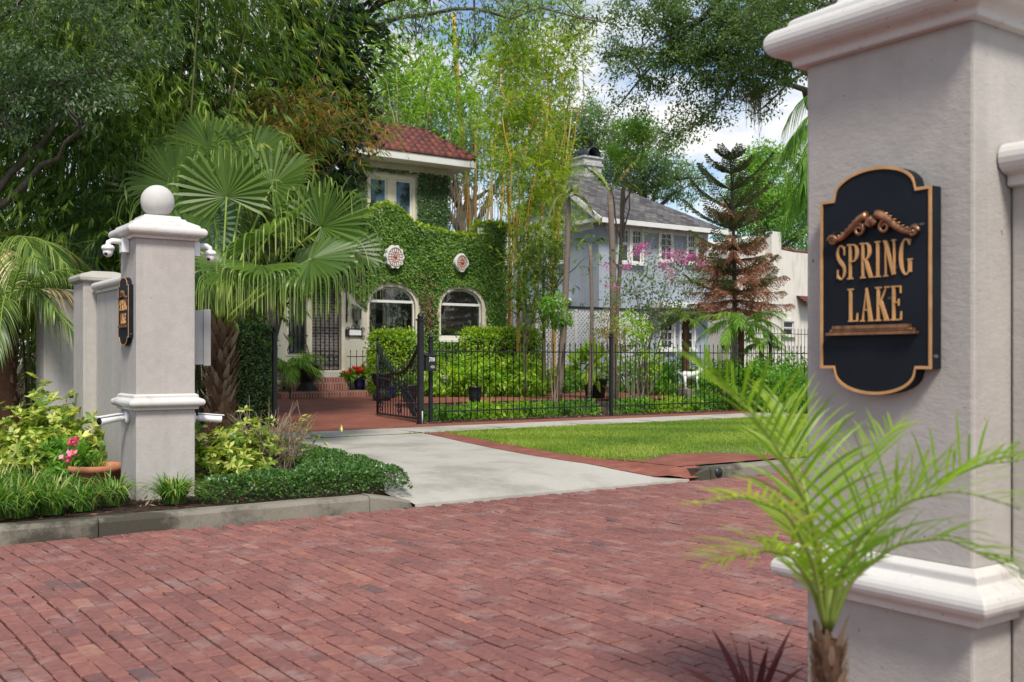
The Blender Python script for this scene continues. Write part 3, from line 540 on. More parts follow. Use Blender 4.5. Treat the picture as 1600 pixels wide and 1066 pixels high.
# ================================================================== GATE PILLARS
PW = .238
def make_pillar():
    g = Geo(); g.square((0, 0, 0), [(PW, -.2), (PW, .752)]); g.square((0, 0, 0), [(PW, .87), (PW, 2.15)]); r = thing('gate_pillar', 'x', 'gate pillar')
    g.build('shaft', M['stucco'], r, .008)
    g = Geo(); pf = [(.240, .745), (.262, .745), (.262, .762), (.268, .768)]
    for a in np.linspace(-80, 80, 9): pf.append((.278 + .028 * math.cos(R_(a)), .802 + .030 * math.sin(R_(a))))
    pf += [(.27, .838), (.262, .840), (.262, .862), (.240, .875)]
    g.square((0, 0, 0), pf); g.build('base_moulding', M['mould'], r, .004)
    g = Geo(); pf = [(.240, 2.138), (.264, 2.138), (.266, 2.158), (.278, 2.164)]
    for a in np.linspace(-80, 85, 10): pf.append((.286 + .034 * math.cos(R_(a)), 2.204 + .038 * math.sin(R_(a))))
    pf += [(.276, 2.244), (.272, 2.262), (.262, 2.268), (.185, 2.305), (.18, 2.318), (.155, 2.322), (.145, 2.345), (.09, 2.352), (.01, 2.353)]
    g.square((0, 0, 0), pf); g.build('cap', M['mould'], r, .005)
    g = Geo(); g.ball((0, 0, 2.35 + .128), .136, 40); g.build('ball_finial', plainball, r)
    return r
plainball = stucco('stone_ball', (.50, .49, .47), (.85, .85, .85), .15)
LPU, LPV = 2.285 + PW, 8.536 + PW
p1 = make_pillar(); p1.location = (LPU, LPV, .1); tag(p1, 'grey stucco gate pillar with white moulding and round stone ball on top, standing in the planting bed across the street', 'gate pillar', 'gate pillars at the street entrance')
def copy_tree(o, parent=None):
    c_ = o.copy(); C.objects.link(c_)
    if parent: c_.parent = parent; c_.matrix_parent_inverse = o.matrix_parent_inverse.copy()
    for ch in list(o.children): copy_tree(ch, c_)
    return c_
RPU, RPV = 2.228 + PW, 1.333 + PW
p2 = copy_tree(p1); p2.location = (RPU, RPV, -.105); tag(p2, 'big grey stucco gate pillar in the right foreground behind the small palm')
# walls joined to the pillars
g = Geo(); g.box(LPU - .10, 9.014, 0, LPU + .08, 10.44, 1.93); r = thing('garden_wall', 'low grey stucco wall running back from the left gate pillar', 'wall', (LPU, 9.7, .1))
g.build('wall', M['stucco'], r, .006)
def capstrip(v0, v1, uc, hw_, z):
    g = Geo(); half = [(hw_ + .002, z - .025), (hw_ + .014, z - .022), (hw_ + .014, z), (hw_ + .022, z + .004)] + [(hw_ + .022 + .034 * math.sin(R_(a)), z + .040 - .036 * math.cos(R_(a))) for a in np.linspace(10, 170, 9)] + [(hw_ * .5, z + .088)]; pf = [(-a, b) for a, b in half][::-1] + half; pf = [(-a, b) for a, b in half] + half[::-1]
    vs = [(uc + a, v, b) for v in (v0, v1) for a, b in pf]; k = len(pf)
    g.add(vs, [(j, (j + 1) % k, k + (j + 1) % k, k + j) for j in range(k)] + [tuple(range(k)), tuple(range(2 * k - 1, k - 1, -1))]); return g
capstrip(9.016, 10.40, LPU - .01, .095, 1.915).build('coping', M['mould'], r); settle(r)
r = thing('wall_pier', 'square grey stucco end pier with stone coping, nearest behind the left gate pillar', 'wall pier', (LPU, 10.65, .1), 'piers of the garden wall')
g = Geo(); g.box(LPU - .22, 10.445, 0, LPU + .2, 10.86, 2.0); g.build('shaft', M['stucco'], r, .008); g = Geo(); g.square((LPU - .01, 10.65, 1.998), [(.215, 0), (.245, .02), (.25, .05), (.235, .08), (.1, .12)]); g.build('cap', M['concrete'], r, .004); settle(r)
r = thing('wall_pier', 'broad grey stucco pier farther back, beyond the dark gap by the small palm trunk', 'wall pier', (2.47, 12.5, .1), 'piers of the garden wall')
g = Geo(); g.box(2.30, 12.3, 0, 2.68, 12.75, 1.95); g.build('shaft', M['stucco'], r, .008); g = Geo(); g.square((2.49, 12.52, 1.948), [(.235, 0), (.25, .03), (.24, .07), (.1, .1)]); g.build('cap', M['stucco'], r, .004); settle(r)
g = Geo(); uw = RPU - .085; g.box(uw, -2.5, 0, uw + .19, RPV - PW - .004, 1.70); r = thing('garden_wall', 'grey stucco wall with rounded white coping joined to the right gate pillar', 'wall', (uw + .09, 0, 0))
g.build('wall', M['stucco'], r, .006); capstrip(-2.5, RPV - PW - .005, uw + .095, .10, 1.685).build('coping', M['mould'], r); settle(r)
# wooden fence behind
g = Geo()
for i in range(60):
    u = -7 + i * .16
    g.box(u, 15.7 + random.uniform(-.01, .01), .1, u + .145, 15.73, 2.0 + random.uniform(-.01, .01))
o = g.build('board_fence', M['woodfence']); tag(o, 'dark weathered board fence in the shade behind the bamboo', 'fence')

# ------------------------------------------------------------------ plaques
def A(px, py, u): q = U(px, py, u); return (q[1], q[2])
PU = RPU - PW                                        # sign face plane u
fu = PU - .038
L_b = [A(1283, 575.5, fu), A(1457, 577, fu), A(1282.5, 316, fu), A(1455.5, 290, fu)]
sv = (L_b[0][0] + L_b[1][0] + L_b[2][0] + L_b[3][0]) / 4; hwid = abs(L_b[0][0] + L_b[2][0] - L_b[1][0] - L_b[3][0]) / 4
zb = (L_b[0][1] + L_b[1][1]) / 2; zt = (L_b[2][1] + L_b[3][1]) / 2
atop = A(1368, 261, fu)[1]; abot = A(1370, 617, fu)[1]; na = hwid * .74
def outline(off=0):
    w_, z0, z1 = hwid - off, zb + off, zt - off; a = na - off * .3; pts = []
    ht, hb = (atop - off) - z1, z0 - (abot + off)
    pts += [(-w_, z0), (-w_, z1), (-a, z1)]
    st0 = .18 * ht
    pts += [(a * math.cos(math.pi - t_) * .97, z1 + st0 + (ht - st0) * math.sin(t_)) for t_ in np.linspace(.06, math.pi - .06, 25)]
    pts += [(a, z1), (w_, z1), (w_, z0), (a, z0)]
    pts += [(a * math.cos(t_) * .97, z0 - st0 - (hb - st0) * math.sin(t_)) for t_ in np.linspace(.06, math.pi - .06, 25)]
    pts += [(-a, z0)]
    return pts
# letters: strokes as polylines (x, y, width) in a unit box, thick stems and thin hairlines like an engraved serif face
T_, t0 = .125, .045
def arcp(cx, cy, rx, ry, a0, a1, wa, wb=None, n=14):
    out = []
    for i in range(n):
        a = R_(a0 + (a1 - a0) * i / (n - 1)); th = abs(math.cos(a)); out.append((cx + rx * math.cos(a), cy + ry * math.sin(a), t0 + (wa - t0) * th ** 1.5))
    return out
def stem(x, y0=0, y1=1, w_=T_): return [(x, y0, w_), (x, y1, w_)]
def hair(x0, x1, y, w_=t0): return [(x0, y, w_), (x1, y, w_)]
def serif(x, y, s=.14): return hair(x - s, x + s, y, .05)
GL = {
 'S': (.5, [arcp(.25, .74, .19, .24, 35, 180, .10) + [(.10, .62, .13), (.25, .5, .17), (.40, .38, .13)] + arcp(.25, .26, .19, .24, 0, -145, .10), [(.42, .70, .03), (.43, .95, .05)], [(.06, .05, .05), (.07, .3, .03)]]),
 'P': (.56, [stem(.13), serif(.13, .02), serif(.08, .98, .1), hair(.13, .33, .975), arcp(.32, .74, .18, .235, 90, -90, .15), hair(.13, .32, .505)]),
 'R': (.62, [stem(.13), serif(.13, .02), serif(.08, .98, .1), hair(.13, .33, .975), arcp(.31, .755, .17, .22, 90, -90, .15), hair(.13, .32, .535), [(.28, .53, .10), (.40, .30, .16), (.54, .03, .15)], hair(.48, .66, .02)]),
 'I': (.32, [stem(.16), serif(.16, .02), serif(.16, .98)]),
 'N': (.68, [stem(.13, 0, 1, .065), serif(.13, .02, .11), hair(.02, .2, .98), [(.13, .97, .15), (.54, .04, .15)], stem(.56, .05, 1, .065), serif(.56, .98, .11)]),
 'G': (.66, [arcp(.34, .5, .25, .48, 45, 320, .16, n=20), [(.52, .80, .03), (.54, .97, .05)], stem(.53, .08, .42, .14), serif(.53, .42, .11)]),
 'L': (.52, [stem(.13), serif(.13, .98), hair(.02, .48, .025), [(.46, .02, .05), (.48, .26, .03)]]),
 'A': (.66, [[(.32, 1, .04), (.12, .03, .06)], [(.31, .98, .08), (.52, .03, .18)], hair(.2, .42, .34), serif(.11, .02, .1), serif(.53, .02, .12)]),
 'K': (.64, [stem(.13), serif(.13, .02), serif(.13, .98), [(.52, .96, .05), (.18, .46, .07)], [(.26, .58, .13), (.53, .03, .17)], serif(.54, .98, .1), serif(.54, .02, .12)]),
 'E': (.54, [stem(.13), hair(.0, .46, .98), hair(.0, .48, .02), hair(.13, .36, .52), [(.45, .98, .04), (.46, .78, .03)], [(.47, .02, .05), (.49, .26, .03)], [(.37, .42, .03), (.37, .62, .03)]]),
 '7': (.55, [hair(.05, .48, .93, .14), [(.45, .9, .14), (.2, 0, .16)]]),
 '1': (.4, [stem(.22, 0, 1, .17), [(.06, .78, .1), (.2, .95, .12)]]),
 '0': (.58, [arcp(.28, .5, .2, .43, 0, 360, .17, n=24)]),
}
def strokes(g, sl, fn, sx, sy, x0, y0, depth):     # fn(a, z, d)
    for k, pl in enumerate(sl):
        m_ = len(pl); lft, rgt = [], []
        for i, (x, y, w_) in enumerate(pl):
            a, b = pl[max(i - 1, 0)], pl[min(i + 1, m_ - 1)]; dx, dy = (b[0] - a[0]) * sx, (b[1] - a[1]) * sy; l_ = math.hypot(dx, dy) or 1
            nx, ny = -dy / l_, dx / l_; hw_ = w_ * sx * .5 if abs(dx) < abs(dy) * 1.2 else w_ * sy * .5 * .8
            cx, cy = x0 + x * sx, y0 + y * sy; lft.append((cx + nx * hw_, cy + ny * hw_)); rgt.append((cx - nx * hw_, cy - ny * hw_))
        dd = depth + k * .00025; vs = [fn(*q, dd) for q in lft] + [fn(*q, dd) for q in rgt] + [fn(*q, 0) for q in lft] + [fn(*q, 0) for q in rgt]
        fs = []
        for i in range(m_ - 1): fs += [(i, i + 1, m_ + i + 1, m_ + i), (i, i + 1, 2 * m_ + i + 1, 2 * m_ + i), (m_ + i, m_ + i + 1, 3 * m_ + i + 1, 3 * m_ + i)]
        fs += [(0, m_, 3 * m_, 2 * m_), (m_ - 1, 2 * m_ - 1, 4 * m_ - 1, 3 * m_ - 1)]; g.add(vs, fs)
def word(g, txt, fn, xc, y0, width, h, depth, gap=.06):
    tot = sum(GL[c_][0] for c_ in txt) + gap * (len(txt) - 1); sx = width / tot; x = xc - width / 2
    for c_ in txt: strokes(g, GL[c_][1], fn, sx, h, x, y0, depth); x += (GL[c_][0] + gap) * sx
def make_plaque():
    r = thing('sign_plaque', 'x', 'sign', (PU, sv, (zt + zb) / 2))
    # local a grows to the right as one looks at the sign (towards -v)
    fn = lambda a, z, d: (fu + d, sv - a, z)
    g = Geo(); g.poly(outline(), [], fn, .038 - .001); g.build('board', M['blackpaint'], r, .002)
    g = Geo(); g.poly(outline(), [outline(.007)], lambda a, z, d: (fu - .0035 + d, sv - a, z), .0034); g.build('border', M['gold'], r)
    f2 = lambda a, z, d: (fu - d, sv - a, z)
    H1 = A(1365, 392, fu); zc = lambda px, py: A(px, py, fu)[1]
    g = Geo(); z0 = zc(1365, 434); z1 = zc(1365, 378); wd = abs(A(1308, 410, fu)[0] - A(1427, 400, fu)[0]); xm = sv - (A(1308, 410, fu)[0] + A(1427, 400, fu)[0]) / 2
    word(g, 'SPRING', f2, xm, z0, wd, z1 - z0, .004, .11); g.build('lettering', M['gold'], r)
    g = Geo(); z0 = zc(1367, 502); z1 = zc(1367, 449); wd = abs(A(1326, 475, fu)[0] - A(1411, 475, fu)[0]); xm = sv - (A(1326, 475, fu)[0] + A(1411, 475, fu)[0]) / 2
    word(g, 'LAKE', f2, xm, z0, wd, z1 - z0, .004, .10); g.build('lettering', M['gold'], r)
    # shelf moulding under the words
    g = Geo(); za = zc(1368, 523); zm = zc(1368, 508); hh = (zm - za)
    for (b0, b1, wv, dd) in ((0, .28, .128, .016), (.30, .62, .120, .009), (.64, 1.0, .110, .014)): g.box(fu - dd, sv - wv + .004, za + b0 * hh, fu - .0002, sv + wv + .004, za + b1 * hh)
    for i in range(40):
        a = -.115 + .23 * i / 39; g.ball((fu - .011, sv + a + .004, za + .46 * hh), .003, 6)
    g.build('shelf_moulding', M['bronze'], r)
    # acanthus scroll crest
    g = Geo(); zk = zc(1368, 362); S_ = hwid * .85
    for sg in (-1, 1):
        pts = []; rad = []
        for t_ in np.linspace(0, 1, 16): pts.append((fu - .008, sv - sg * S_ * (.10 + .78 * t_), zk + .004 + .030 * math.cos(t_ * 3.3) * (1 - .3 * t_) + .006)); rad.append(.0125 - .007 * t_)
        g.tube(pts, rad, 8)
        for (cx, cz, r0, turns) in ((.86, -.012, .013, 1.4), (.27, .008, .018, 1.5)):
            sp_ = [(fu - .009, sv - sg * (S_ * cx + r0 * (1 - q * .75) * math.cos(q * turns * 6.28)), zk + cz + r0 * (1 - q * .75) * math.sin(q * turns * 6.28)) for q in np.linspace(0, 1, 20)]
            g.tube(sp_, [.0055 * (1 - .4 * q) for q in np.linspace(0, 1, 20)], 7)
        for q in np.linspace(.2, .85, 7):
            x = S_ * (.1 + .78 * q); zz = zk + .010 + .030 * math.cos(q * 3.3) * (1 - .3 * q); g.tube([(fu - .006, sv - sg * x, zz), (fu - .012, sv - sg * (x + .004), zz + .006), (fu - .006, sv - sg * (x + .012), zz + .009)], [.005, .004, .001], 6)
    for q in np.linspace(-1.1, 1.1, 7):
        g.tube([(fu - .008, sv, zk + .012), (fu - .015, sv - .014 * math.sin(q), zk + .012 + .018 * math.cos(q)), (fu - .008, sv - .021 * math.sin(q), zk + .012 + .028 * math.cos(q))], [.003, .0062, .002], 7)
    g.build('scroll_ornament', M['bronze'], r)
    return settle(r)
pq = make_plaque(); tag(pq, 'large black sign with gold border reading SPRING LAKE, on the right foreground pillar', 'sign', 'entrance signs on the pillars')
pq2 = copy_tree(pq); pq2.location = (LPU - PW, pq.location.y + (LPV - RPV), pq.location.z + .205); tag(pq2, 'narrow-looking black sign seen edge-on on the side of the far ball-topped pillar')
# small insect-dark tuft above the sign
# ------------------------------------------------------------------ security cameras on the far pillar
def dome_cam(side, z, v0, lab):
    u0 = LPU + side * PW; r = thing('dome_camera', lab, 'security camera', (u0, v0, z), 'white dome cameras')
    g = Geo(); x0, x1 = sorted((u0 + side * .0015, u0 + side * .06)); g.box(x0, v0 - .05, z - .06, x1, v0 + .05, z + .06); g.build('junction_box', M['camwhite'], r, .006)
    g = Geo(); g.tube([(u0 + side * .06, v0, z + .03), (u0 + side * .13, v0, z + .034), (u0 + side * .155, v0, z + .02), (u0 + side * .16, v0, z - .01)], [.026, .022, .022, .024], 10); g.build('bracket', M['camwhite'], r)
    g = Geo(); g.lathe((u0 + side * .16, v0, z - .045), [(.036, 0), (.05, .005), (.052, .025), (.04, .04), (.02, .045)], 20); g.build('housing', M['camwhite'], r)
    g = Geo(); g.ball((u0 + side * .16, v0, z - .055), .041, 18, 1.15); g.build('dome', M['camwhite'], r)
    lc = (u0 + side * .16 - .022, v0 - .026, z - .077); g = Geo(); g.ball(lc, .014, 12); g.build('lens', M['black'], r)
    return settle(r)
zc_ = V(320, 390, LPV)[2]
dome_cam(-1, zc_ - .01, LPV + .0, 'white dome security camera on the left side of the ball-topped pillar'); dome_cam(1, zc_ - .02, LPV - .14, 'white dome security camera on the right side of the ball-topped pillar')
def bullet_cam(side, z, v0, lab, dv_, tilt):
    u0 = LPU + side * PW; r = thing('bullet_camera', lab, 'security camera', (u0, v0, z), 'white bullet cameras')
    g = Geo(); g.tube([(u0 + side * .001, v0, z), (u0 + side * .03, v0, z)], .05, 18); g.build('mount', M['camwhite'], r)
    g = Geo(); g.tube([(u0 + side * .03, v0, z), (u0 + side * .07, v0, z)], .016, 10); g.build('arm', M['camwhite'], r)
    a = np.array((u0 + side * .06, v0, z + .002)); b = a + np.array((side * .19, dv_, tilt)); g = Geo(); g.tube([a, b], [.03, .034], 16); g.build('housing', M['camwhite'], r, .003)
    d = (b - a) / np.linalg.norm(b - a); g = Geo(); g.bar(a + UP * .034, b + d * .02 + UP * .036, .06, .008); g.build('sun_shield', M['camwhite'], r, .002)
    g = Geo(); g.tube([b, b + d * .003], .028, 16); g.build('lens', M['black'], r)
    return settle(r)
zb_ = U(190, 651, LPU - PW)[2]
bullet_cam(-1, zb_, LPV, 'white bullet security camera under the moulding, pointing left', -.10, -.02); bullet_cam(1, zb_ - .01, LPV - .13, 'white bullet security camera under the moulding, pointing right by the fan palm', -.03, -.02)
r = thing('sign_back', 'light grey metal cabinet fixed beside the ball-topped pillar', 'signback', (2.78, 9.05, 1.3))  # light grey board taken for the back of a sign, built as a box
a0, a1 = V(307, 485, 9.1), V(326, 570, 9.1); g = Geo(); g.box(LPU + PW + .004, 9.10, a1[2], a1[0], 9.26, a0[2]); g.build('body', M['galv'], r, .004)
g = Geo(); g.box(a1[0] - .05, 9.085, a1[2] - .01, a1[0] + .015, 9.099, a0[2] + .01); g.build('door', M['galv'], r, .003); settle(r)
# ================================================================== IVY-COVERED HOUSE
FV = 25.0
def uz(px, py, v): q = V(px, py, v); return (q[0], q[2])
def arch(u0, u1, z0, z1, rise, n=18, off=0):
    u0 += off; u1 -= off; z0 += off; z1 -= off; rise = max(.01, rise - off); c_, hw_ = (u0 + u1) / 2, (u1 - u0) / 2
    return [(u0, z0)] + [(c_ - hw_ * math.copysign(abs(math.cos(t_)) ** .8, math.cos(t_)), z1 - rise + rise * math.sin(t_) ** .9) for t_ in np.linspace(.0, math.pi, n)] + [(u1, z0)]
fv = lambda v0, s=1: (lambda a, z, d: (a, v0 + d * s, z))
house = thing('ivy_house', 'cream stucco house smothered in ivy, with arched windows, red tiled roof and white eave', 'house', (13, 26, .3))
top = [(789, 362), (789, 350), (745, 350), (745, 370), (706, 366), (680, 360), (660, 356), (647, 350), (637, 342), (628, 331), (618, 323), (606, 319), (592, 322), (580, 332), (570, 342), (550, 349), (500, 349), (440, 349)]
facade = [(8.3, .2), (uz(789, 500, FV)[0], .2)] + [uz(x, y, FV) for x, y in top] + [(8.3, uz(440, 349, FV)[1])]
def wout(l, r_, t_, b, v, rise, off=0): a, c_ = uz(l, b, v), uz(r_, t_, v); return arch(a[0], c_[0], a[1], c_[1], rise, off=off)
W1 = wout(574, 651, 448, 541, FV, .62); W2 = wout(686, 755, 452, 529, FV, .62)
dl, dr = uz(487, 579, FV)[0], uz(533, 579, FV)[0]; dz = V(500, 579, FV)[2]; wl, wr = uz(449, 560, FV)[0], uz(480, 560, FV)[0]
DO = arch(dl, dr, dz, dz + 2.35, .5); WS = arch(wl, wr, V(460, 553, FV)[2], dz + 2.2, .35)
g = Geo(); g.poly(facade, [W1, W2, DO, WS], fv(FV), .3); g.build('front_wall', M['cream'], house)
g = Geo(); ur = uz(789, 500, FV)[0]; g.box(ur - .3, FV + .302, .2, ur - .002, 31, 4.3); g.box(8.302, FV + .302, .2, 8.6, 31, 4.3); g.box(8.602, FV + .302, 3.95, ur - .302, 31, 4.1); g.build('side_wall', M['cream'], house)
def window_arch(outl, inner, v, parent, lab=None, bar_z=None):
    g = Geo(); g.poly(outl(-.05), [outl(.045)], fv(v - .035), .07); fr = g.build('window', M['creamtrim'], parent, .006)
    g = Geo(); g.poly(outl(.047), [outl(.085)], fv(v + .06), .05)
    xs = [p_[0] for p_ in outl(.05)]
    if bar_z: g.box(min(xs), v + .052, bar_z - .035, max(xs), v + .118, bar_z + .035)
    g.build('sash', M['white'], fr); g = Geo(); g.poly(outl(.06), [], fv(v + .085), .006); g.build('pane', M['glass'], fr); return fr
o1 = lambda off: wout(574, 651, 448, 541, FV, .62, off); o2 = lambda off: wout(686, 755, 452, 529, FV, .62, off)
window_arch(o1, None, FV, house, bar_z=V(612, 471, FV)[2]); window_arch(o2, None, FV, house, bar_z=V(720, 476, FV)[2])
g = Geo(); a, b = uz(684, 531, FV), uz(758, 527, FV); g.box(a[0] - .03, FV - .12, a[1] - .07, b[0] + .03, FV - .002, a[1] + .02); a, b = uz(572, 543, FV), uz(652, 541, FV); g.box(a[0], FV - .12, a[1] - .07, b[0], FV - .002, a[1] + .02); g.build('window_sill', M['white'], house, .01)
# the room behind the arched windows
g = Geo(); ra, rb = uz(560, 500, 25.4)[0], ur - .35; g.box(ra, 28.6, .5, rb, 28.7, 3.9); g.box(ra - .1, 25.32, .5, ra, 28.6, 3.9); g.box(rb, 25.32, .5, rb + .04, 28.6, 3.9); g.box(ra, 25.32, 3.85, rb, 28.59, 3.93); g.box(ra, 25.32, .52, rb, 28.59, .6)
g.build('room', M['room'], house)
g = Geo(); q = V(586, 495, 28.55); g.box(q[0] - .25, 28.54, q[2] - .2, q[0] + .25, 28.58, q[2] + .2)
q = V(630, 495, 28.5); g.box(q[0] - .5, 28.5, .6, q[0] + .4, 28.57, q[2] + .6); q = V(722, 495, 28.5); g.box(q[0] - .35, 28.5, .6, q[0] + .3, 28.57, q[2] + .7); g.build('interior_door', M['roomdark'], house)
g = Geo(); q = V(607, 500, 28.4); g.box(q[0] - .05, 28.42, .6, q[0] + .05, 28.49, 3.2); q = V(708, 500, 28.4); g.box(q[0] - .06, 28.42, .6, q[0] + .06, 28.49, 3.1); g.build('door_casing', M['white'], house)
r = thing('table_lamp', 'pink-shaded table lamp seen through the right arched window', 'lamp', V(742, 540, 26.6) - np.array((0, 0, .3))); q = V(742, 505, 26.6)
g = Geo(); g.lathe((q[0], 26.6, q[2] - .02), [(.20, 0), (.14, .32)], 24); g.build('lamp_shade', M['shade'], r); g = Geo(); g.lathe((q[0], 26.6, q[2] - .62), [(.1, 0), (.1, .02), (.03, .05), (.07, .2), (.08, .3), (.02, .42), (.015, .64)], 16); g.build('lamp_base', M['seal'], r); settle(r)
g = Geo(); g.box(q[0] - .5, 26.3, .6, q[0] + .4, 26.9, q[2] - .64); o = g.build('side_table', M['roomdark'], None, .01); tag(o, 'dark side table under the lamp inside the right arched window', 'table')
# door with grille
fd = fv(FV); g = Geo(); od = lambda off: arch(dl, dr, dz, dz + 2.35, .5, off=off)
g.poly(od(-.09), [od(0)], fv(FV - .03), .06); d_ = g.build('door_surround', M['creamtrim'], house)
g = Geo(); g.poly(od(.004), [], fv(FV + .20), .05); d_ = g.build('door', M['brickreflect'], house)  # door carries the painted brick reflection
g = Geo(); n = 6
for i in range(n + 1): x = dl + .03 + (dr - dl - .06) * i / n; zz = dz + 2.25 - .5 * abs(2 * i / n - 1) ** 2.2; g.tube([(x, FV + .1, dz + .02), (x, FV + .1, zz)], .014, 6)
for z in (dz + .12, dz + .5, dz + 1.1, dz + 1.75): g.box(dl + .01, FV + .09, z, dr - .01, FV + .11, z + .03)
for z in (dz + .3,):
    for i in range(n): x = dl + .03 + (dr - dl - .06) * (i + .5) / n; g.tube([(x + .05 * math.cos(t_), FV + .1, z + .07 * math.sin(t_)) for t_ in np.linspace(0, 6.28, 12)], .008, 5)
g.build('grille', M['black'], d_)
g = Geo(); ow = lambda off: arch(wl, wr, V(460, 553, FV)[2], dz + 2.2, .35, off=off); g.poly(ow(-.05), [ow(.03)], fv(FV - .02), .1); fr = g.build('window', M['creamtrim'], house)
g = Geo(); g.poly(ow(.0), [], fv(FV + .12), .01); g.build('pane', M['glassdark'], fr); g = Geo()
for i in range(5): x = wl + .05 + (wr - wl - .1) * i / 4; g.tube([(x, FV - .04, V(460, 553, FV)[2] + .02), (x, FV - .04, dz + 1.95)], .011, 6)
for z in (.45, .9, 1.5): g.box(wl, FV - .05, dz + z, wr, FV - .03, dz + z + .025)
q = ((wl + wr) / 2, dz + .5); g.tube([(q[0] + .28 * math.cos(t_), FV - .04, q[1] + .3 * math.sin(t_)) for t_ in np.linspace(0, 3.14, 14)], .011, 5); g.build('grille', M['black'], fr)
# steps: brick, two tiers
g = Geo(); s1 = uz(495, 600, FV - .5)[0]; q0, q1 = V(440, 610, 24.1), V(588, 612, 24.1)
g.box(q0[0], 24.1, .25, V(580, 612, 24.1)[0], FV - .004, .47); g.build('step', M['stepbrick'], house, .01)
g = Geo(); g.box(V(458, 600, 24.45)[0], 24.5, .47, V(545, 600, 24.45)[0], FV - .004, dz - .18); g.build('step', M['stepbrick'], house, .01)
g = Geo(); g.box(dl - .25, FV - .25, dz - .18, dr + .12, FV - .004, dz - .02); g.build('door_sill', M['cream'], house, .01)
# upper storey
UV_ = 27.5; uu1 = uz(700, 300, UV_)[0]; ez = V(740, 262, 26.75)[2]; eu = V(740, 262, 26.75)[0]
wx0, wx1 = uz(576, 300, UV_)[0], uz(645, 300, UV_)[0]; wz0, wz1 = 4.55, uz(645, 288, UV_)[1]; wz1 = uz(610, 279, UV_)[1]
hole = [(wx0, wz0), (wx0, wz1), (wx1, wz1), (wx1, wz0)]
g = Geo(); g.poly([(9.0, 4.1), (9.0, ez), (uu1, ez), (uu1, 4.1)], [hole], fv(UV_), .25); g.box(uu1 - .25, UV_ + .252, 4.1, uu1 - .002, 32, ez); g.box(9, UV_ + .252, 4.1, 9.25, 32, ez); g.build('upper_wall', M['cream'], house)
def sashwin(parent, x0, x1, z0, z1, v, mat, glass, cols=2, rows=2, mull=.09, muntin=0, proud=.04, axis='v'):
    P_ = (lambda g, a0, c0, a1, c1, d0, d1: g.box(a0, v + d0, c0, a1, v + d1, c1)) if axis == 'v' else (lambda g, a0, c0, a1, c1, d0, d1: g.box(v + d0, a0, c0, v + d1, a1, c1))
    g = Geo(); f_ = .09
    P_(g, x0 - f_, z0 - f_, x0, z1 + f_, -proud, .06); P_(g, x1, z0 - f_, x1 + f_, z1 + f_, -proud, .06); P_(g, x0 + .001, z1, x1 - .001, z1 + f_ + .03, -proud - .01, .06); P_(g, x0 - f_ - .05, z0 - f_ - .03, x1 + f_ + .05, z0 - .001, -proud - .05, .06)
    ww = (x1 - x0 - mull * (cols - 1)) / cols
    for c_ in range(cols - 1): xa = x0 + (c_ + 1) * ww + c_ * mull; P_(g, xa, z0, xa + mull, z1, -proud + .003, .06)
    fr = g.build('window', mat, parent, .005)
    for c_ in range(cols):
        xa = x0 + c_ * (ww + mull); g = Geo()
        for r in range(rows):
            za, zb2 = z0 + (z1 - z0) * r / rows, z0 + (z1 - z0) * (r + 1) / rows; dd = .02 + .025 * (rows - 1 - r) * 0 + (.025 if r == 0 else 0)
            P_(g, xa + .002, za + .002, xa + .05, zb2 - .002, dd, dd + .03); P_(g, xa + ww - .05, za + .002, xa + ww - .002, zb2 - .002, dd, dd + .03); P_(g, xa + .051, za + .002, xa + ww - .051, za + .05, dd + .001, dd + .03); P_(g, xa + .051, zb2 - .045, xa + ww - .051, zb2 - .002, dd + .001, dd + .03)
            if muntin and r >= rows - muntin:
                for k in (1, 2): xm = xa + .05 + (ww - .1) * k / 3; P_(g, xm - .012, za + .052, xm + .012, zb2 - .047, dd + .004, dd + .025)
                zm = (za + zb2) / 2; P_(g, xa + .052, zm - .012, xa + ww - .052, zm + .012, dd + .006, dd + .024)
        g.build('sash', M['white'], fr)
        g = Geo(); P_(g, xa + .03, z0 + .03, xa + ww - .03, z1 - .03, .052, .06); g.build('pane', glass, fr)
    return fr
sashwin(house, wx0 + .03, wx1 - .03, wz0, wz1 - .02, UV_, M['creamtrim'], M['glassblue'], mull=.28, rows=2)
# eave, fascia and tile roof
rp_ = 27.85; e0 = 26.75
g = Geo(); g.box(8.2, e0, ez, eu, 33, ez + .04); g.build('soffit', M['cream'], house)
g = Geo(); g.box(8.1, e0 - .05, ez - .03, eu + .05, e0 - .002, ez + .20); g.box(eu + .002, e0 - .001, ez - .03, eu + .05, 33, ez + .20); g.build('fascia', M['white'], house, .01)
def tileroof(parent, u0, u1, v0, z0, run, rise, rows, hip=True, name='roof'):
    vs, fs, rnd = [], [], []; pitch = .24
    for r in range(rows):
        for edge in (0, 1):
            pass
        va, vb = v0 + run * r / rows - .03, v0 + run * (r + 1) / rows; za, zb2 = z0 + rise * r / rows + .07, z0 + rise * (r + 1) / rows + .0
        uend = u1 - (run * (r + .5) / rows if hip else 0); xs = np.arange(u0, uend, pitch / 6); n0 = len(vs)
        for i, x in enumerate(xs):
            h_ = .085 * abs(math.sin(math.pi * x / pitch)); rr = (math.sin(math.floor(x / pitch) * 12.9 + r * 78.2) * 43758.5) % 1
            vs += [(x, va, za - .05), (x, va, za + h_), (x, vb, zb2 + h_)]; rnd += [rr] * 3
        for i in range(len(xs) - 1): a = n0 + i * 3; fs += [(a, a + 3, a + 4, a + 1), (a + 1, a + 4, a + 5, a + 2)]
    g = Geo(); g.add(vs, fs, True); return g.build(name, M['tile'], parent, rnd=rnd)
tileroof(house, 8.1, eu + .03, e0 - .06, ez + .19, 1.15, .95, 6)
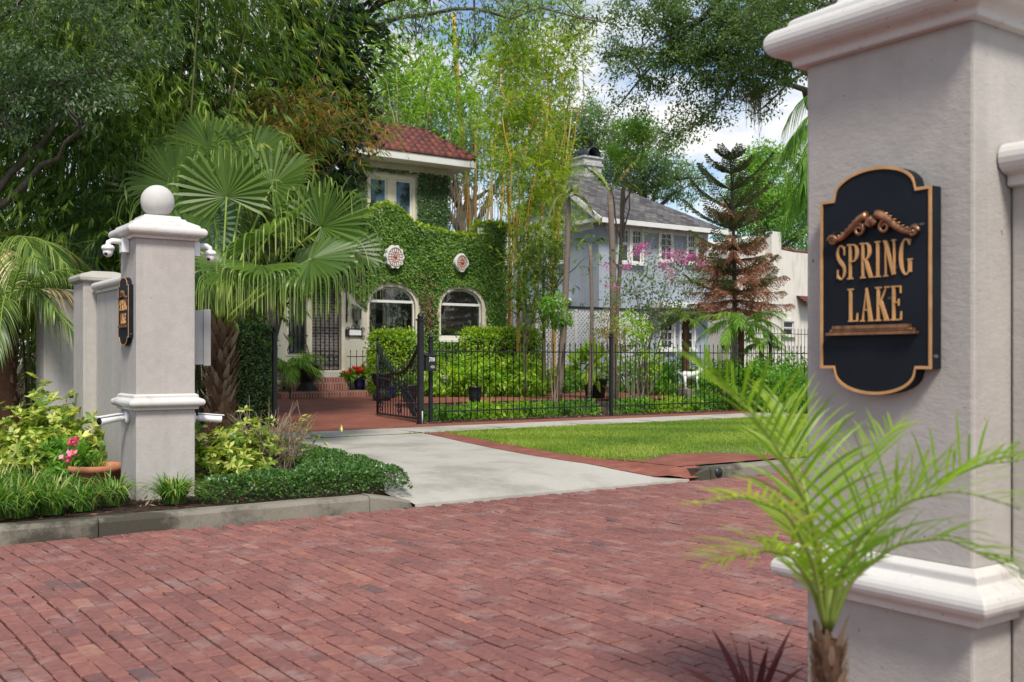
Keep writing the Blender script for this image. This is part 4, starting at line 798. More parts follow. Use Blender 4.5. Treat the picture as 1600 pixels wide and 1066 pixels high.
g = Geo(); zt_ = ez + 1.15; hp = [(eu + .05, e0 - .05, ez + .24), (eu - 1.12, e0 + 1.1, zt_ + .03)]
pr = []
for i in range(7):
    a = np.array(hp[0]) + (np.array(hp[1]) - np.array(hp[0])) * i / 7; b = np.array(hp[0]) + (np.array(hp[1]) - np.array(hp[0])) * (i + 1.15) / 7; g.tube([a, b], [.10, .075], 8); 
for i in range(26):
    a = hp[1][0] - i * .32; g.tube([(a, hp[1][1], hp[1][2]), (a - .36, hp[1][1], hp[1][2])], [.075, .10], 8)
g.build('ridge_tiles', M['tile'], house, rnd=[random.random() * .7 for _ in g.v])
g = Geo(); g.add([(eu + .03, e0 - .02, ez + .2), (eu + .03, 33, ez + .2), (eu - 1.12, 33, zt_), (eu - 1.12, e0 + 1.12, zt_), (8.1, 33, zt_), (8.1, e0 + 1.12, zt_)], [(0, 1, 2, 3), (3, 2, 4, 5)]); g.build('roof_slope', M['tile'], house, rnd=[.4] * 6)
# lantern, plaque, doorbell, awning scroll on the cream part of the wall
def at(px, py, d=.0): q = V(px, py, FV - d); return q
q = at(558, 490, .15); lan = thing('wall_lantern', 'dark glass-sided wall lantern left of the arched windows', 'lantern', q)
g = Geo(); g.lathe((q[0], q[1], q[2] - .17), [(.05, 0), (.10, .03), (.13, .28), (.15, .30), (.05, .38), (.02, .42)], 6); g.build('body', M['galv'], lan); g = Geo()
for k in range(6): a = k * math.pi / 3; g.tube([(q[0] + .10 * math.cos(a), q[1] + .10 * math.sin(a), q[2] - .15), (q[0] + .135 * math.cos(a), q[1] + .135 * math.sin(a), q[2] + .12)], .009, 5)
g.tube([(q[0], q[1] + .145, q[2] - .2), (q[0], q[1] + .05, q[2] - .28), (q[0], q[1], q[2] - .17)], .014, 6); g.tube([(q[0], q[1], q[2] - .2), (q[0], q[1], q[2] - .3)], [.03, .005], 6); g.build('frame', M['black'], lan); settle(lan)
q = at(555, 520, .02); pl = thing('house_number_plaque', 'small white number plaque in a scrolled black iron frame', 'plaque', q)
g = Geo(); g.box(q[0] - .17, FV - .035, q[2] - .07, q[0] + .17, FV - .004, q[2] + .07); g.build('panel', M['number'], pl, .006)
g = Geo()
for (a, b) in (((-.2, -.1), (.2, -.1)), ((-.2, .1), (.2, .1)), ((-.2, -.1), (-.2, .1)), ((.2, -.1), (.2, .1))): g.tube([(q[0] + a[0], FV - .03, q[2] + a[1]), (q[0] + b[0], FV - .03, q[2] + b[1])], .013, 6)
for (cx, cz, r0) in ((-.22, .1, .05), (.22, .1, .05), (-.22, -.1, .05), (.22, -.1, .05), (-.06, .15, .05), (.06, .15, .05)): g.tube([(q[0] + cx + r0 * math.cos(t_), FV - .03, q[2] + cz + r0 * math.sin(t_)) for t_ in np.linspace(0, 6.28, 12)], .009, 5)
g.build('frame', M['black'], pl); settle(pl)
q = at(541, 520, .0); g = Geo(); g.box(q[0] - .035, FV - .03, q[2] - .09, q[0] + .035, FV - .002, q[2] + .09); o = g.build('doorbell', M['black'], None, .005); tag(o, 'small black doorbell plate beside the front door', 'doorbell')
q = at(541, 470, .0); aw = thing('door_awning', 'small black iron awning bracket with slatted hood over the front door', 'awning', q)
g = Geo(); zt2, zb3 = V(541, 445, FV)[2], V(541, 503, FV)[2]
g.tube([(q[0], FV - .02, zb3), (q[0], FV - .02, zt2)], .018, 6); g.tube([(q[0], FV - .03, zb3 + .3), (q[0], FV - .18, zb3 + .75), (q[0], FV - .8, zt2 - .05)], .015, 6); g.tube([(q[0], FV - .05 - .07 * math.cos(t_), zb3 + .22 + .07 * math.sin(t_)) for t_ in np.linspace(0, 6, 12)], .011, 5); g.build('bracket', M['black'], aw)
g = Geo()
for i in range(9): v_ = FV - .05 - i * .09; z_ = zt2 + .18 - i * .022; g.box(dl - .25, v_ - .03, z_, q[0] + .12, v_ + .03, z_ + .012)
g.tube([(q[0] + .1, FV - .03, zt2 + .18), (q[0] + .1, FV - .85, zt2 - .02)], .014, 6); g.build('hood', M['black'], aw); settle(aw)
# medallions
def medallion(px, py, rx, rz, lobes, lab):
    q = V(px, py, FV - .12); r = thing('wall_medallion', lab, 'wall medallion', q, 'carved medallions on the ivy wall')
    pts = [(q[0] + rx * math.cos(t_) * (1 + .07 * math.cos(lobes * t_)), q[2] + rz * math.sin(t_) * (1 + .07 * math.cos(lobes * t_))) for t_ in np.linspace(0, 2 * math.pi, 72, endpoint=False)]
    g = Geo(); g.poly(pts, [], fv(FV - .26), .20); g.build('disc', M['white'], r, .012)
    g = Geo()
    for k, rr in ((8, .30), (14, .60), (18, .84)):
        for i in range(k): a = 2 * math.pi * i / k; g.tube([(q[0] + rx * rr * .8 * math.cos(a), FV - .262, q[2] + rz * rr * .8 * math.sin(a)), (q[0] + rx * (rr + .12) * .8 * math.cos(a), FV - .275, q[2] + rz * (rr + .12) * .8 * math.sin(a))], [.022 - .004 * rr, .010], 6)
    g.ball((q[0], FV - .26, q[2]), .05, 10); pts2 = [(q[0] + rx * .80 * math.cos(t_), q[2] + rz * .80 * math.sin(t_)) for t_ in np.linspace(0, 6.2832, 40, endpoint=False)]
    g.build('rosette', M['mred'], r)
    g = Geo(); g.tube([(q[0] + rx * .82 * math.cos(t_), FV - .265, q[2] + rz * .82 * math.sin(t_)) for t_ in np.linspace(0, 6.2832, 40)], .014, 6); g.tube([(q[0] + rx * .42 * math.cos(t_), FV - .265, q[2] + rz * .42 * math.sin(t_)) for t_ in np.linspace(0, 6.2832, 30)], .012, 6); g.build('ring', M['galv'], r)
    settle(r)
medallion(614, 402, .27, .31, 10, 'larger round pale medallion with red rosette, left on the ivy wall'); medallion(718, 411, .21, .25, 4, 'smaller four-lobed pale medallion with red rosette, right on the ivy wall')
q = V(749, 362, FV - .02); g = Geo(); g.box(q[0] - .1, q[1] - .1, q[2] - .08, q[0] + .1, q[1] - .02, q[2] + .1); o = g.build('floodlight', M['white'], None, .01); tag(o, 'small square white floodlight on top of the ivy wall', 'floodlight')
settle(house)
# ivy
def ivy(name, lab, poly, holes, dens, v, mat, cap=None):
    xs = [p_[0] for p_ in poly]; zs = [p_[1] for p_ in poly]; n = int(dens * (max(xs) - min(xs)) * (max(zs) - min(zs)))
    P = np.stack([rng.uniform(min(xs) - .05, max(xs) + .05, n), rng.uniform(min(zs), max(zs) + .06, n)], 1); k = inpoly(P, poly)
    for h in holes: k &= ~inpoly(P + rng.normal(size=P.shape) * .02, h)
    P = P[k]; m_ = len(P); lump = .04 * (np.sin(P[:, 0] * 4.1 + P[:, 1] * 2) + np.sin(P[:, 1] * 5.3 - P[:, 0] * 2.2)) + .02 * np.sin(P[:, 0] * 11 + P[:, 1] * 9)
    d = .07 + lump * .4 + np.abs(rng.normal(size=m_)) * .022
    P3 = np.stack([P[:, 0], v - np.maximum(.015, d), P[:, 1]], 1); Dr = np.stack([rng.normal(size=m_) * .6, -.35 + rng.normal(size=m_) * .3, -.75 + rng.normal(size=m_) * .4], 1)
    Nn = np.stack([rng.normal(size=m_) * .4, -1 + rng.normal(size=m_) * .2, .6 + rng.normal(size=m_) * .3], 1)
    t_ = thing('climbing_ivy', lab, 'ivy', (P[0][0], v, .3), 'ivy on the house walls'); st = Strips()
    st.leaves(P3, Dr, Nn, rng.uniform(.045, .078, m_), rng.uniform(.042, .068, m_), np.clip(rng.random(m_) * .8 + lump * 1.2 + .1, 0, 1), fold=.12); st.build('leaves', M[mat], t_)
    if cap:
        ps = []
        for (a, b) in zip(cap[:-1], cap[1:]):
            le = math.hypot(b[0] - a[0], b[1] - a[1]); k_ = int(le * 420); tt = rng.random((k_, 1)); q = np.array(a) + (np.array(b) - np.array(a)) * tt; ps.append(np.stack([q[:, 0], v - .1 + rng.random(k_) * .42, q[:, 1] + np.abs(rng.normal(size=k_)) * .035], 1))
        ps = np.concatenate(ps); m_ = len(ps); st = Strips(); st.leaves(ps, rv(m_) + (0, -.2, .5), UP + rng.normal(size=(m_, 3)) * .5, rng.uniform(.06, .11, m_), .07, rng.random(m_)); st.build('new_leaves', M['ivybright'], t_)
    settle(t_)
bare = [uz(x, y, FV) for x, y in [(430, 640), (430, 440), (547, 448), (560, 470), (568, 470), (572, 520), (576, 640)]]
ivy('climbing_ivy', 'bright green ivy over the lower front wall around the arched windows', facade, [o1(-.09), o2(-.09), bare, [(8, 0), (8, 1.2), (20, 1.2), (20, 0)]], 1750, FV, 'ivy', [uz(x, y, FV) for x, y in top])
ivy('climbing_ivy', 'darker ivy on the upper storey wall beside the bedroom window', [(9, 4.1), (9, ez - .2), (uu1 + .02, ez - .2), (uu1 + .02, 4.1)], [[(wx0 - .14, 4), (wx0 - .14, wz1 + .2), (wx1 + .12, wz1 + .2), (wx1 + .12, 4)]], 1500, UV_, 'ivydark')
g_ = None
# dead bare vine patch between arched windows
st = Strips(); n = 260; q = V(666, 480, FV - .08); P = q + np.stack([rng.normal(size=n) * .14, np.zeros(n) - .12, rng.normal(size=n) * .45], 1); st.leaves(P, rv(n) * (1, .3, 1), rv(n) + (0, -1, 0), .11, .03, rng.uniform(.5, 1, n)); o = st.build('dry_vine', M['mulch']); tag(o, 'patch of dry brown vine on the wall between the two arched windows', 'vine')

# ================================================================== BLUE-GREY HOUSE
BU, BV = 24.4, 29.4
bh = thing('blue_house', 'two-storey blue-grey house with white window frames, grey shingle roof and white chimney', 'house', (27, 31, .3))
bz = V(935, 341, BV)[2]; BU = V(936, 341, BV)[0]; BU2 = V(1106, 400, BV)[0]; vm = U(865, 276, BU)[1]; BV2 = 2 * vm - BV
g = Geo(); g.box(BU, BV, .2, BU2, BV + .25, bz); g.box(BU, BV + .251, .2, BU + .25, BV2, bz); g.box(BU2 - .25, BV + .251, .2, BU2, BV2, bz); g.box(BU + .251, BV2 - .25, .2, BU2 - .251, BV2, bz)
apz_ = V(857, 285, 0) if False else None
rz_ = U(865, 278, BU)[2]
g.add([(BU + .01, BV, bz), (BU + .01, BV2, bz), (BU + .01, vm, rz_ - .1), (BU + .2, BV, bz), (BU + .2, BV2, bz), (BU + .2, vm, rz_ - .1)], [(0, 2, 1), (3, 4, 5), (0, 3, 5, 2), (1, 2, 5, 4), (0, 1, 4, 3)])
g.build('wall', M['bluegrey'], bh)
ov = .55; ra_, rb_ = (BU - .35, vm, rz_ + .12), (BU2 - 3.6, vm, rz_ + .12); ez2 = bz + .03; dzv = (rz_ + .12 - bz) / (vm - BV) * ov
c0 = (BU - .35, BV - ov, bz - dzv * .55); c1 = (BU2 + ov, BV - ov, c0[2]); c2 = (BU2 + ov, BV2 + ov, c0[2]); c3 = (BU - .35, BV2 + ov, c0[2])
g = Geo(); up_ = lambda p_, d=.0: (p_[0], p_[1], p_[2] + d)
tp = [up_(c0, .16), up_(c1, .16), up_(c2, .16), up_(c3, .16), up_(ra_, .1), up_(rb_, .1)]; bt = [up_(c0, .1), up_(c1, .1), up_(c2, .1), up_(c3, .1), ra_, rb_]
g.add(tp + bt, [(0, 1, 5, 4), (1, 2, 5), (2, 3, 4, 5), (6, 10, 11, 7), (7, 11, 8), (8, 11, 10, 9), (0, 6, 7, 1), (1, 7, 8, 2), (2, 8, 9, 3), (0, 4, 10, 6), (3, 9, 10, 4)]); rf = g.build('roof', M['shingle'], bh)
g = Geo(); g.bar((c0[0] + .01, c0[1] - .03, c0[2] + .07), (c1[0], c0[1] - .03, c0[2] + .07), .05, .18); g.bar((c0[0] - .03, c0[1] + .02, c0[2] + .08), (ra_[0] - .03, ra_[1], ra_[2] + .02), .05, .2); g.bar((ra_[0] - .034, ra_[1], ra_[2] + .02), (c3[0] - .034, c3[1], c3[2] + .08), .05, .2)
g.box(BU + .3, BV - .03, bz - .36, BU2, BV - .003, bz - .06); g.box(BU - .03, BV + .3, bz - .36, BU - .003, BV2, bz - .1); g.build('fascia', M['white'], bh, .008)
for i in range(11): g = Geo(); x = BU + .5 + i * .62; g.box(x, BV - .48, bz - .18, x + .12, BV - .035, bz - .05); g.build('rafter_tail', M['white'], bh, .006)
# corner return of the eave on the gable side
g = Geo(); g.box(BU - .32, BV - .5, bz - .16, BU - .035, BV + 1.9, bz - .02); g.build('eave_return', M['white'], bh, .008)
sashwin(bh, *(lambda a, b: (a[0], b[0], b[1], a[1]))(uz(966, 352, BV), uz(1001, 411, BV)), BV - .066, M['white'], M['glassdark'], mull=.16, muntin=1)
sashwin(bh, *(lambda a, b: (a[0], b[0], b[1], a[1]))(uz(1073, 366, BV), uz(1101, 412, BV)), BV - .066, M['white'], M['glassdark'], mull=.16, muntin=1)
ya, yb = U(884, 420, BU), U(824, 420, BU); sashwin(bh, ya[1], yb[1], U(850, 412, BU)[2], U(850, 349, BU)[2], BU - .066, M['white'], M['glassdark'], mull=.3, muntin=1, axis='u')
a, b = uz(1032, 405, BV), uz(1047, 364, BV); oa = lambda off: arch(a[0], b[0], a[1], b[1], .22, off=off)
g = Geo(); g.poly(oa(-.14), [oa(.0)], fv(BV - .06), .09); fr = g.build('window', M['white'], bh); g = Geo(); g.poly(oa(.002), [], fv(BV - .01), .008); g.build('pane', M['glassdark'], fr)
g = Geo(); xm = (a[0] + b[0]) / 2; g.box(xm - .015, BV - .04, a[1], xm + .015, BV - .012, b[1]); [g.box(a[0], BV - .038, z, b[0], BV - .014, z + .02) for z in np.linspace(a[1], b[1], 5)[1:4]]; g.build('muntin', M['white'], fr)
# bay hood on gable side and ground-floor openings
q = U(886, 470, BU); g = Geo(); g.box(BU - .8, q[1] - .3, q[2] - .10, BU - .003, q[1] + 2.6, q[2] + .10); g.box(BU - .55, q[1] - .1, q[2] - .32, BU - .004, q[1] + 2.3, q[2] - .102); g.build('porch_hood', M['white'], bh, .02)
g = Geo(); q = uz(1040, 478, BV); g.box(q[0] - .9, BV - .8, q[1] - .12, BU2, BV - .004, q[1] + .1); g.build('porch_hood', M['white'], bh, .01)
for (xa, xb) in ((1030, 1050), (1062, 1082)):
    a, b = uz(xa, 545, BV), uz(xb, 492, BV); sashwin(bh, a[0], b[0], a[1], b[1], BV - .066, M['white'], M['glassdark'], cols=1, muntin=2)
# chimney
cq = V(930, 262, 34.6); cx0, cx1 = V(913, 262, 34.6)[0], V(940, 262, 34.6)[0]; cz = V(920, 246, 34.6)[2]
g = Geo(); g.box(cx0, 34.6, bz - .5, cx1, 35.5, cz); g.box(cx0 - .06, 34.54, cz - .35, cx1 + .06, 35.56, cz - .22); g.box(cx0 - .06, 34.54, cz - .02, cx1 + .06, 35.56, cz + .07); ch = g.build('chimney', M['whitebrick'], bh)
g = Geo(); xm = (cx0 + cx1) / 2; rr = (cx1 - cx0) * .38
pts = []
for i, t_ in enumerate(np.linspace(0, math.pi, 14)): pts.append((xm - rr * math.cos(t_), cz + .07 + rr * 1.1 * math.sin(t_)))
vs = [(a, v, b) for v in (34.5, 35.6) for a, b in pts] + [(xm + (a - xm) * .9, v, cz + .07 + (b - cz - .07) * .9) for v in (34.5, 35.6) for a, b in pts]
fs = [(i, i + 1, 15 + i, 14 + i) for i in range(13)] + [(28 + i, 42 + i, 43 + i, 29 + i) for i in range(13)] + [(i, 28 + i, 29 + i, i + 1) for i in range(13)] + [(14 + i, 15 + i, 43 + i, 42 + i) for i in range(13)]
g.add(vs, fs, True); g.build('chimney_cowl', M['darkmetal'], ch); settle(bh)

# ================================================================== WHITE STUCCO HOUSE
WV = 33.0
wh = thing('white_house', 'white stucco house with a scrolled parapet and red coping, behind the Norfolk pine', 'house', (34, 33, .3))
prof_ = [(1150, 520), (1150, 392), (1157, 388), (1163, 378), (1170, 371), (1178, 368), (1187, 370), (1194, 377), (1200, 384), (1207, 386), (1225, 391), (1240, 394), (1300, 400), (1300, 520)]
g = Geo(); g.poly([uz(x, y if y < 500 else 575, WV) for x, y in prof_], [], fv(WV), 6.0); g.build('wall', M['whitestucco'], wh)
a, b = uz(1206, 500, WV - .4), uz(1221, 363, WV - .4); g = Geo(); g.box(a[0], WV - .4, .2, b[0], WV - .003, b[1]); g.build('pilaster', M['whitestucco'], wh, .02)
g = Geo(); cp = [uz(x, y, WV) for x, y in prof_[9:13]]
for p_, q_ in zip(cp[:-1], cp[1:]): g.tube([(p_[0], WV + .1, p_[1] + .04), (q_[0], WV + .1, q_[1] + .04)], .12, 8)
g.build('coping', M['tile'], wh, rnd=[.5] * len(g.v))
a, b = uz(1222, 523, WV), uz(1238, 503, WV); sashwin(wh, a[0], b[0], a[1], b[1], WV - .066, M['whitestucco'], M['glassdark'], cols=1)
r0 = uz(1244, 474, WV)[0]; o = tileroof(wh, r0, r0 + 2.5, WV - .6, uz(1250, 476, WV)[1], .6, .35, 3, hip=False, name='window_canopy')
settle(wh)
# lattice screen
LV = 26.8
ls = thing('lattice_screen', 'white diagonal lattice screen with dark top rail between the yards', 'lattice fence', (22, LV, .3))
a, b = uz(838, 548, LV), uz(1012, 487, LV); g = Geo(); W_, H_ = b[0] - a[0], b[1] - .35; z0 = .35
s_ = .115
def clipd(c_, sg):       # diagonal z = z0 + sg*(u-u0) + c
    pts = []
    for x in (0, W_):
        z = c_ + sg * x
        if 0 <= z <= H_: pts.append((x, z))
    for z in (0, H_):
        x = (z - c_) / sg
        if 0 < x < W_: pts.append((x, z))
    return pts[:2] if len(pts) >= 2 else None
for sg, dv_ in ((1, 0), (-1, .012)):
    for k in range(-90, 160):
        c_ = k * s_ * 1.25; q = clipd(c_, sg)
        if q: g.bar((a[0] + q[0][0], LV + dv_, z0 + q[0][1]), (a[0] + q[1][0], LV + dv_, z0 + q[1][1]), .006 if False else .045, .010, (0, 1, 0))
g.build('lattice', M['white'], ls); g = Geo(); g.box(a[0] - .05, LV - .04, z0 + H_, b[0] + .05, LV + .06, z0 + H_ + .09); g.build('top_rail', M['black'], ls, .005); 
for x in np.linspace(a[0], b[0], 4): g = Geo(); g.box(x - .05, LV - .03, .25, x + .05, LV + .05, z0 + H_ - .002); g.build('post', M['white'], ls, .004)
settle(ls)

# ================================================================== IRON FENCE, GATE, MAILBOX
FL = 15.0; ftop = V(700, 532, FL)[2]
def fence_post(u, v, h, lab, grp='iron fence posts', w_=.06, fin='spear'):
    r = thing('fence_post', lab, 'post', (u, v, gz(v)), grp); g = Geo(); g.box(u - w_ / 2, v - w_ / 2, gz(v) - .05, u + w_ / 2, v + w_ / 2, h); g.build('shaft', M['black'], r, .004)
    g = Geo(); g.square((u, v, h - .012), [(w_ * .72, 0), (w_ * .72, .02), (w_ * .45, .035)]); g.ball((u, v, h + .055), w_ * .62, 12, 1.15); g.tube([(u, v, h + .08), (u, v, h + .13)], [.014, .003], 6); g.build('finial', M['black'], r); return settle(r)
zp = V(657, 499, 14.64)[2]; GP = G(657, 663)
gv_ = 14.72; gu_ = V(657, 600, gv_)[0]; fence_post(gu_, gv_, V(657, 500, gv_)[2], 'tall black gate post holding the open driveway gate', w_=.085)
mu_ = V(673, 600, FL + .1)[0]; fence_post(mu_, FL + .1, V(673, 532, FL + .1)[2], 'black post right behind the mailbox', w_=.06)
pu2 = V(955, 600, FL)[0]; fence_post(pu2, FL, V(955, 527, FL)[2], 'black fence post standing alone midway along the iron fence', w_=.06)
fence_post(17.3, FL, ftop + .12, 'black fence post near the bushes at the right end of the iron fence', w_=.06)
def picket_panel(u0, u1, lab, v=FL, zt=None, sp=.125, z0=None, grp='iron fence panels', n_max=100):
    zt = zt or ftop; r = thing('iron_fence_panel', lab, 'fence', ((u0 + u1) / 2, v, gz(v)), grp); zb_ = gz(v) + .08
    g = Geo()
    for z in (zb_ + .08, zt - .20): g.box(u0, v - .014, z, u1, v + .014, z + .022)
    g.build('rail', M['black'], r)
    n = int((u1 - u0) / sp)
    for i in range(n):
        u = u0 + (i + .5) * (u1 - u0) / n; g = Geo(); t_ = zt + random.uniform(-.004, .004)
        g.tube([(u, v, zb_), (u, v, t_ - .07), (u, v, t_ - .062), (u, v, t_)], [.0085, .0085, .016, .002], 6); g.build('picket', M['black'], r)
    return settle(r)
picket_panel(mu_ + .05, pu2 - .04, 'black iron fence panel between the mailbox and the middle post'); picket_panel(pu2 + .04, 17.26, 'black iron fence panel right of the middle post'); picket_panel(17.34, 21.5, 'black iron fence panel hidden in bushes beyond the last post')
# rear fence
zr = V(1200, 512, 22)[2]; picket_panel(23.2, 30.5, 'taller black iron fence at the back of the yard in front of the houses', v=22.0, zt=zr, sp=.16, grp=None)
picket_panel(*[uz(x, 500, 24.4)[0] for x in (544, 573)], 'short black iron railing beside the front door', v=24.45, zt=V(555, 546, 24.45)[2], sp=.16, grp=None)
# driveway gate leaf, swung inwards
ga = np.array((gu_ + .0, gv_ + .05)); gb_ = np.array((G(590, 651)[0], G(590, 651)[1])); gl_ = np.linalg.norm(gb_ - ga); gd = (gb_ - ga) / gl_
def gp_(s, z): q = ga + gd * s; return (q[0], q[1], z)
gt = thing('driveway_gate', 'black wrought iron driveway gate leaf swung open, with dipped top rail and scrolls', 'gate', gp_(0, .22))
zg = .27; dgb = gb_[0] * S35 + gb_[1] * C35; zhi = 1.25 + (563 - 531) / 1612 * dgb; zlow = zhi - .60
dga = ga[0] * S35 + ga[1] * C35; zhinge = 1.25 + (563 - 540) / 1612 * dga
topz = lambda s: (zhi - .1) - ((zhi - .1) - zlow) * (1 - ((s / gl_ - .5) * 2) ** 2) ** .9 if True else 0
g = Geo(); g.tube([gp_(gl_, zg), gp_(gl_, zhi)], .024, 8); g.tube([gp_(gl_, zhi), gp_(gl_, zhi + .06)], [.03, .004], 8); g.tube([gp_(.04, zg), gp_(.04, zhinge)], .02, 8)
g.tube([gp_(s, topz(s)) for s in np.linspace(.03, gl_, 24)], .026, 8); g.tube([gp_(.03, zg + .02), gp_(gl_, zg + .02)], .018, 8); g.tube([gp_(s, zg + .5 - .0 * s) for s in (.03, gl_)], .012, 6)
g.tube([gp_(s, zg + .04 + .62 * math.sqrt(max(0, 1 - ((s - gl_) / (gl_ * .98)) ** 2))) for s in np.linspace(.05, gl_, 20)], .016, 6); g.build('frame', M['black'], gt)
n = 15
for i in range(1, n):
    s = gl_ * i / n; g = Geo(); g.tube([gp_(s, zg), gp_(s, topz(s) + .14), gp_(s, topz(s) + .20)], [.0085, .0085, .002], 6); g.build('picket', M['black'], gt)
def spiral(g, s0, z0, r0, turns, ph, w_=.010, sg=1): g.tube([gp_(s0 + sg * r0 * (1 - .8 * q) * math.cos(ph + q * turns * 6.28), z0 + r0 * (1 - .8 * q) * math.sin(ph + q * turns * 6.28)) for q in np.linspace(0, 1, 26)], w_, 5)
g = Geo()
for (s0, z0, r0) in ((gl_ - .22, zhi - .45, .14), (gl_ - .22, zhi - .85, .12), (gl_ - .2, zg + .2, .12), (.3, zlow + .12, .14), (gl_ * .5, zlow - .22, .15), (gl_ * .3, zlow - .2, .12), (gl_ * .7, zlow - .22, .13), (.25, zg + .2, .12), (gl_ * .45, zg + .16, .10)):
    spiral(g, s0, z0, r0, 1.4, 0, sg=1); spiral(g, s0, z0 - r0 * .3, r0 * .8, 1.3, 3.14, sg=-1)
for k in range(5): g.tube([gp_(gl_ * (.06 + .02 * k), zg + .05), gp_(gl_ * (.35 + .14 * k), zg + .75 + .10 * k)], .009, 5)
g.build('scrollwork', M['black'], gt); settle(gt)
# mailbox
mq = V(673, 567, FL - .08); mw = .105; ml = thing('mailbox', 'black wall-style mailbox with white number 710 and an oval seal, on the fence', 'mailbox', (mq[0], mq[1], mq[2] - .17))
za, zb4 = V(673, 580, FL - .1)[2], V(673, 554, FL - .1)[2]; mv = FL - .10
g = Geo(); g.box(mq[0] - mw, mv, za, mq[0] + mw, mv + .15, zb4 - .03); g.build('body', M['black'], ml, .008); g = Geo(); g.add([(mq[0] + a * (mw + .008), v_, z) for a in (-1, 1) for v_, z in ((mv - .015, zb4 - .032), (mv - .015, zb4 - .012), (mv + .155, zb4 + .03), (mv + .155, zb4 - .032))], [(0, 1, 2, 3), (7, 6, 5, 4), (0, 4, 5, 1), (1, 5, 6, 2), (2, 6, 7, 3), (3, 7, 4, 0)]); g.build('lid', M['black'], ml, .003)
g = Geo(); word(g, '710', lambda a, z, d: (mq[0] + a, mv - d, z), .01, V(673, 565, mv)[2], .115, V(673, 558, mv)[2] - V(673, 565, mv)[2], .0035, .09); g.build('number', M['number'], ml)
g = Geo(); q = V(676, 573.5, mv); pts = [(q[0] + .042 * math.cos(t_), q[2] + .026 * math.sin(t_)) for t_ in np.linspace(0, 6.2832, 28, endpoint=False)]; g.poly(pts, [], lambda a, z, d: (a, mv - .004 + d, z), .0038); g.tube([(q[0] + .03 * math.cos(t_), mv - .005, q[2] + .017 * math.sin(t_)) for t_ in np.linspace(0, 6.2832, 24)], .003, 5); g.box(q[0] - .018, mv - .006, q[2] - .004, q[0] + .018, mv - .0045, q[2] + .004); g.build('seal', M['seal'], ml); settle(ml)
g = Geo(); q = V(571 * 0 + 660, 655, 14.6); g.tube([(q[0], q[1], .2), (q[0], q[1], .42)], .008, 6); o = g.build('stake', M['white']); tag(o, 'thin white stake at the foot of the driveway gate post', 'stake')
# ================================================================== PALMS
def fan_frond(root, heart, hub, R, out=None, nrm_=None, nseg=40, span=125, droop=.55, mat='palm', split=.54, sag=0.12, pet=True):
    heart, hub = np.array(heart, float), np.array(hub, float); ln = np.linalg.norm(hub - heart)
    mid = (heart + hub) / 2 + UP * sag * ln
    pts = np.array([(1 - t_) ** 2 * heart + 2 * t_ * (1 - t_) * mid + t_ * t_ * hub for t_ in np.linspace(0, 1, 8)])
    a = nrm(pts[-1] - pts[-2]) if out is None else nrm(np.array(out, float))
    nn = np.array(nrm_ if nrm_ is not None else UP, float) + rng.normal(size=3) * .12; nn = nrm(nn - a * nn.dot(a)); b = np.cross(nn, a)
    th = np.linspace(-R_(span), R_(span), nseg); dth = th[1] - th[0]; K_ = 15; s_ = np.concatenate([[.02], np.linspace(.14, 1.34, K_ - 1)])
    Ln = R * (1 - .20 * (np.abs(th) / R_(span)) ** 2) * rng.uniform(.9, 1.08, nseg); fold = rng.uniform(.12, .5)
    dirs = nrm(a[None] * np.cos(th)[:, None] + b[None] * np.sin(th)[:, None] + nn[None] * (fold * np.abs(np.sin(th)) - .08)[:, None])
    sd_ = -a[None] * np.sin(th)[:, None] + b[None] * np.cos(th)[:, None]
    # the fused inner blade stays stiff, the free tips bend over and hang as limp strings
    brk = .62 + .10 * rng.random(nseg)[:, None]; x = np.clip(s_[None] - brk, 0, 9); lim = np.clip(1.1 - droop, .15, 1) * .45 * rng.uniform(.6, 1.4, (nseg, 1)); fwd = np.minimum(s_[None], brk) + lim * (1 - np.exp(-x / lim)); dn = (x - lim * (1 - np.exp(-x / lim))) * .85
    P = hub + dirs[:, None] * (Ln[:, None] * fwd)[..., None] - UP * (Ln[:, None] * dn)[..., None] - UP * (.05 * R * s_[None] ** 2)[..., None]
    wmax = R * split * math.tan(abs(dth) / 2) * 1.08; hwd = np.where(s_ < split, np.maximum(.003, s_ / split * wmax), wmax * np.clip(1 - (s_ - split) / (.95 - split), .22, 1) ** .8); hwd[-1] = .001
    sgn = np.where(np.arange(nseg) % 2, 1, -1)[:, None]; sdf = nrm(sd_ + nn[None] * .6 * sgn)
    H = sdf[:, None] * hwd[None, :, None]; base_r = rng.random() * .3 + rng.random(nseg) * .3 + .08
    st = Strips(); st.strips(P, H, np.clip(base_r[:, None] + np.clip(s_ - .62, 0, 1)[None] * .85, 0, 1)); fr = st.build('frond', M[mat], root)
    if pet: g = Geo(); g.tube(pts, np.linspace(.022, .010, 8), 6); g.build('petiole', M['petiole'] if True else None, fr, rnd=[.5] * len(g.v))
    return fr
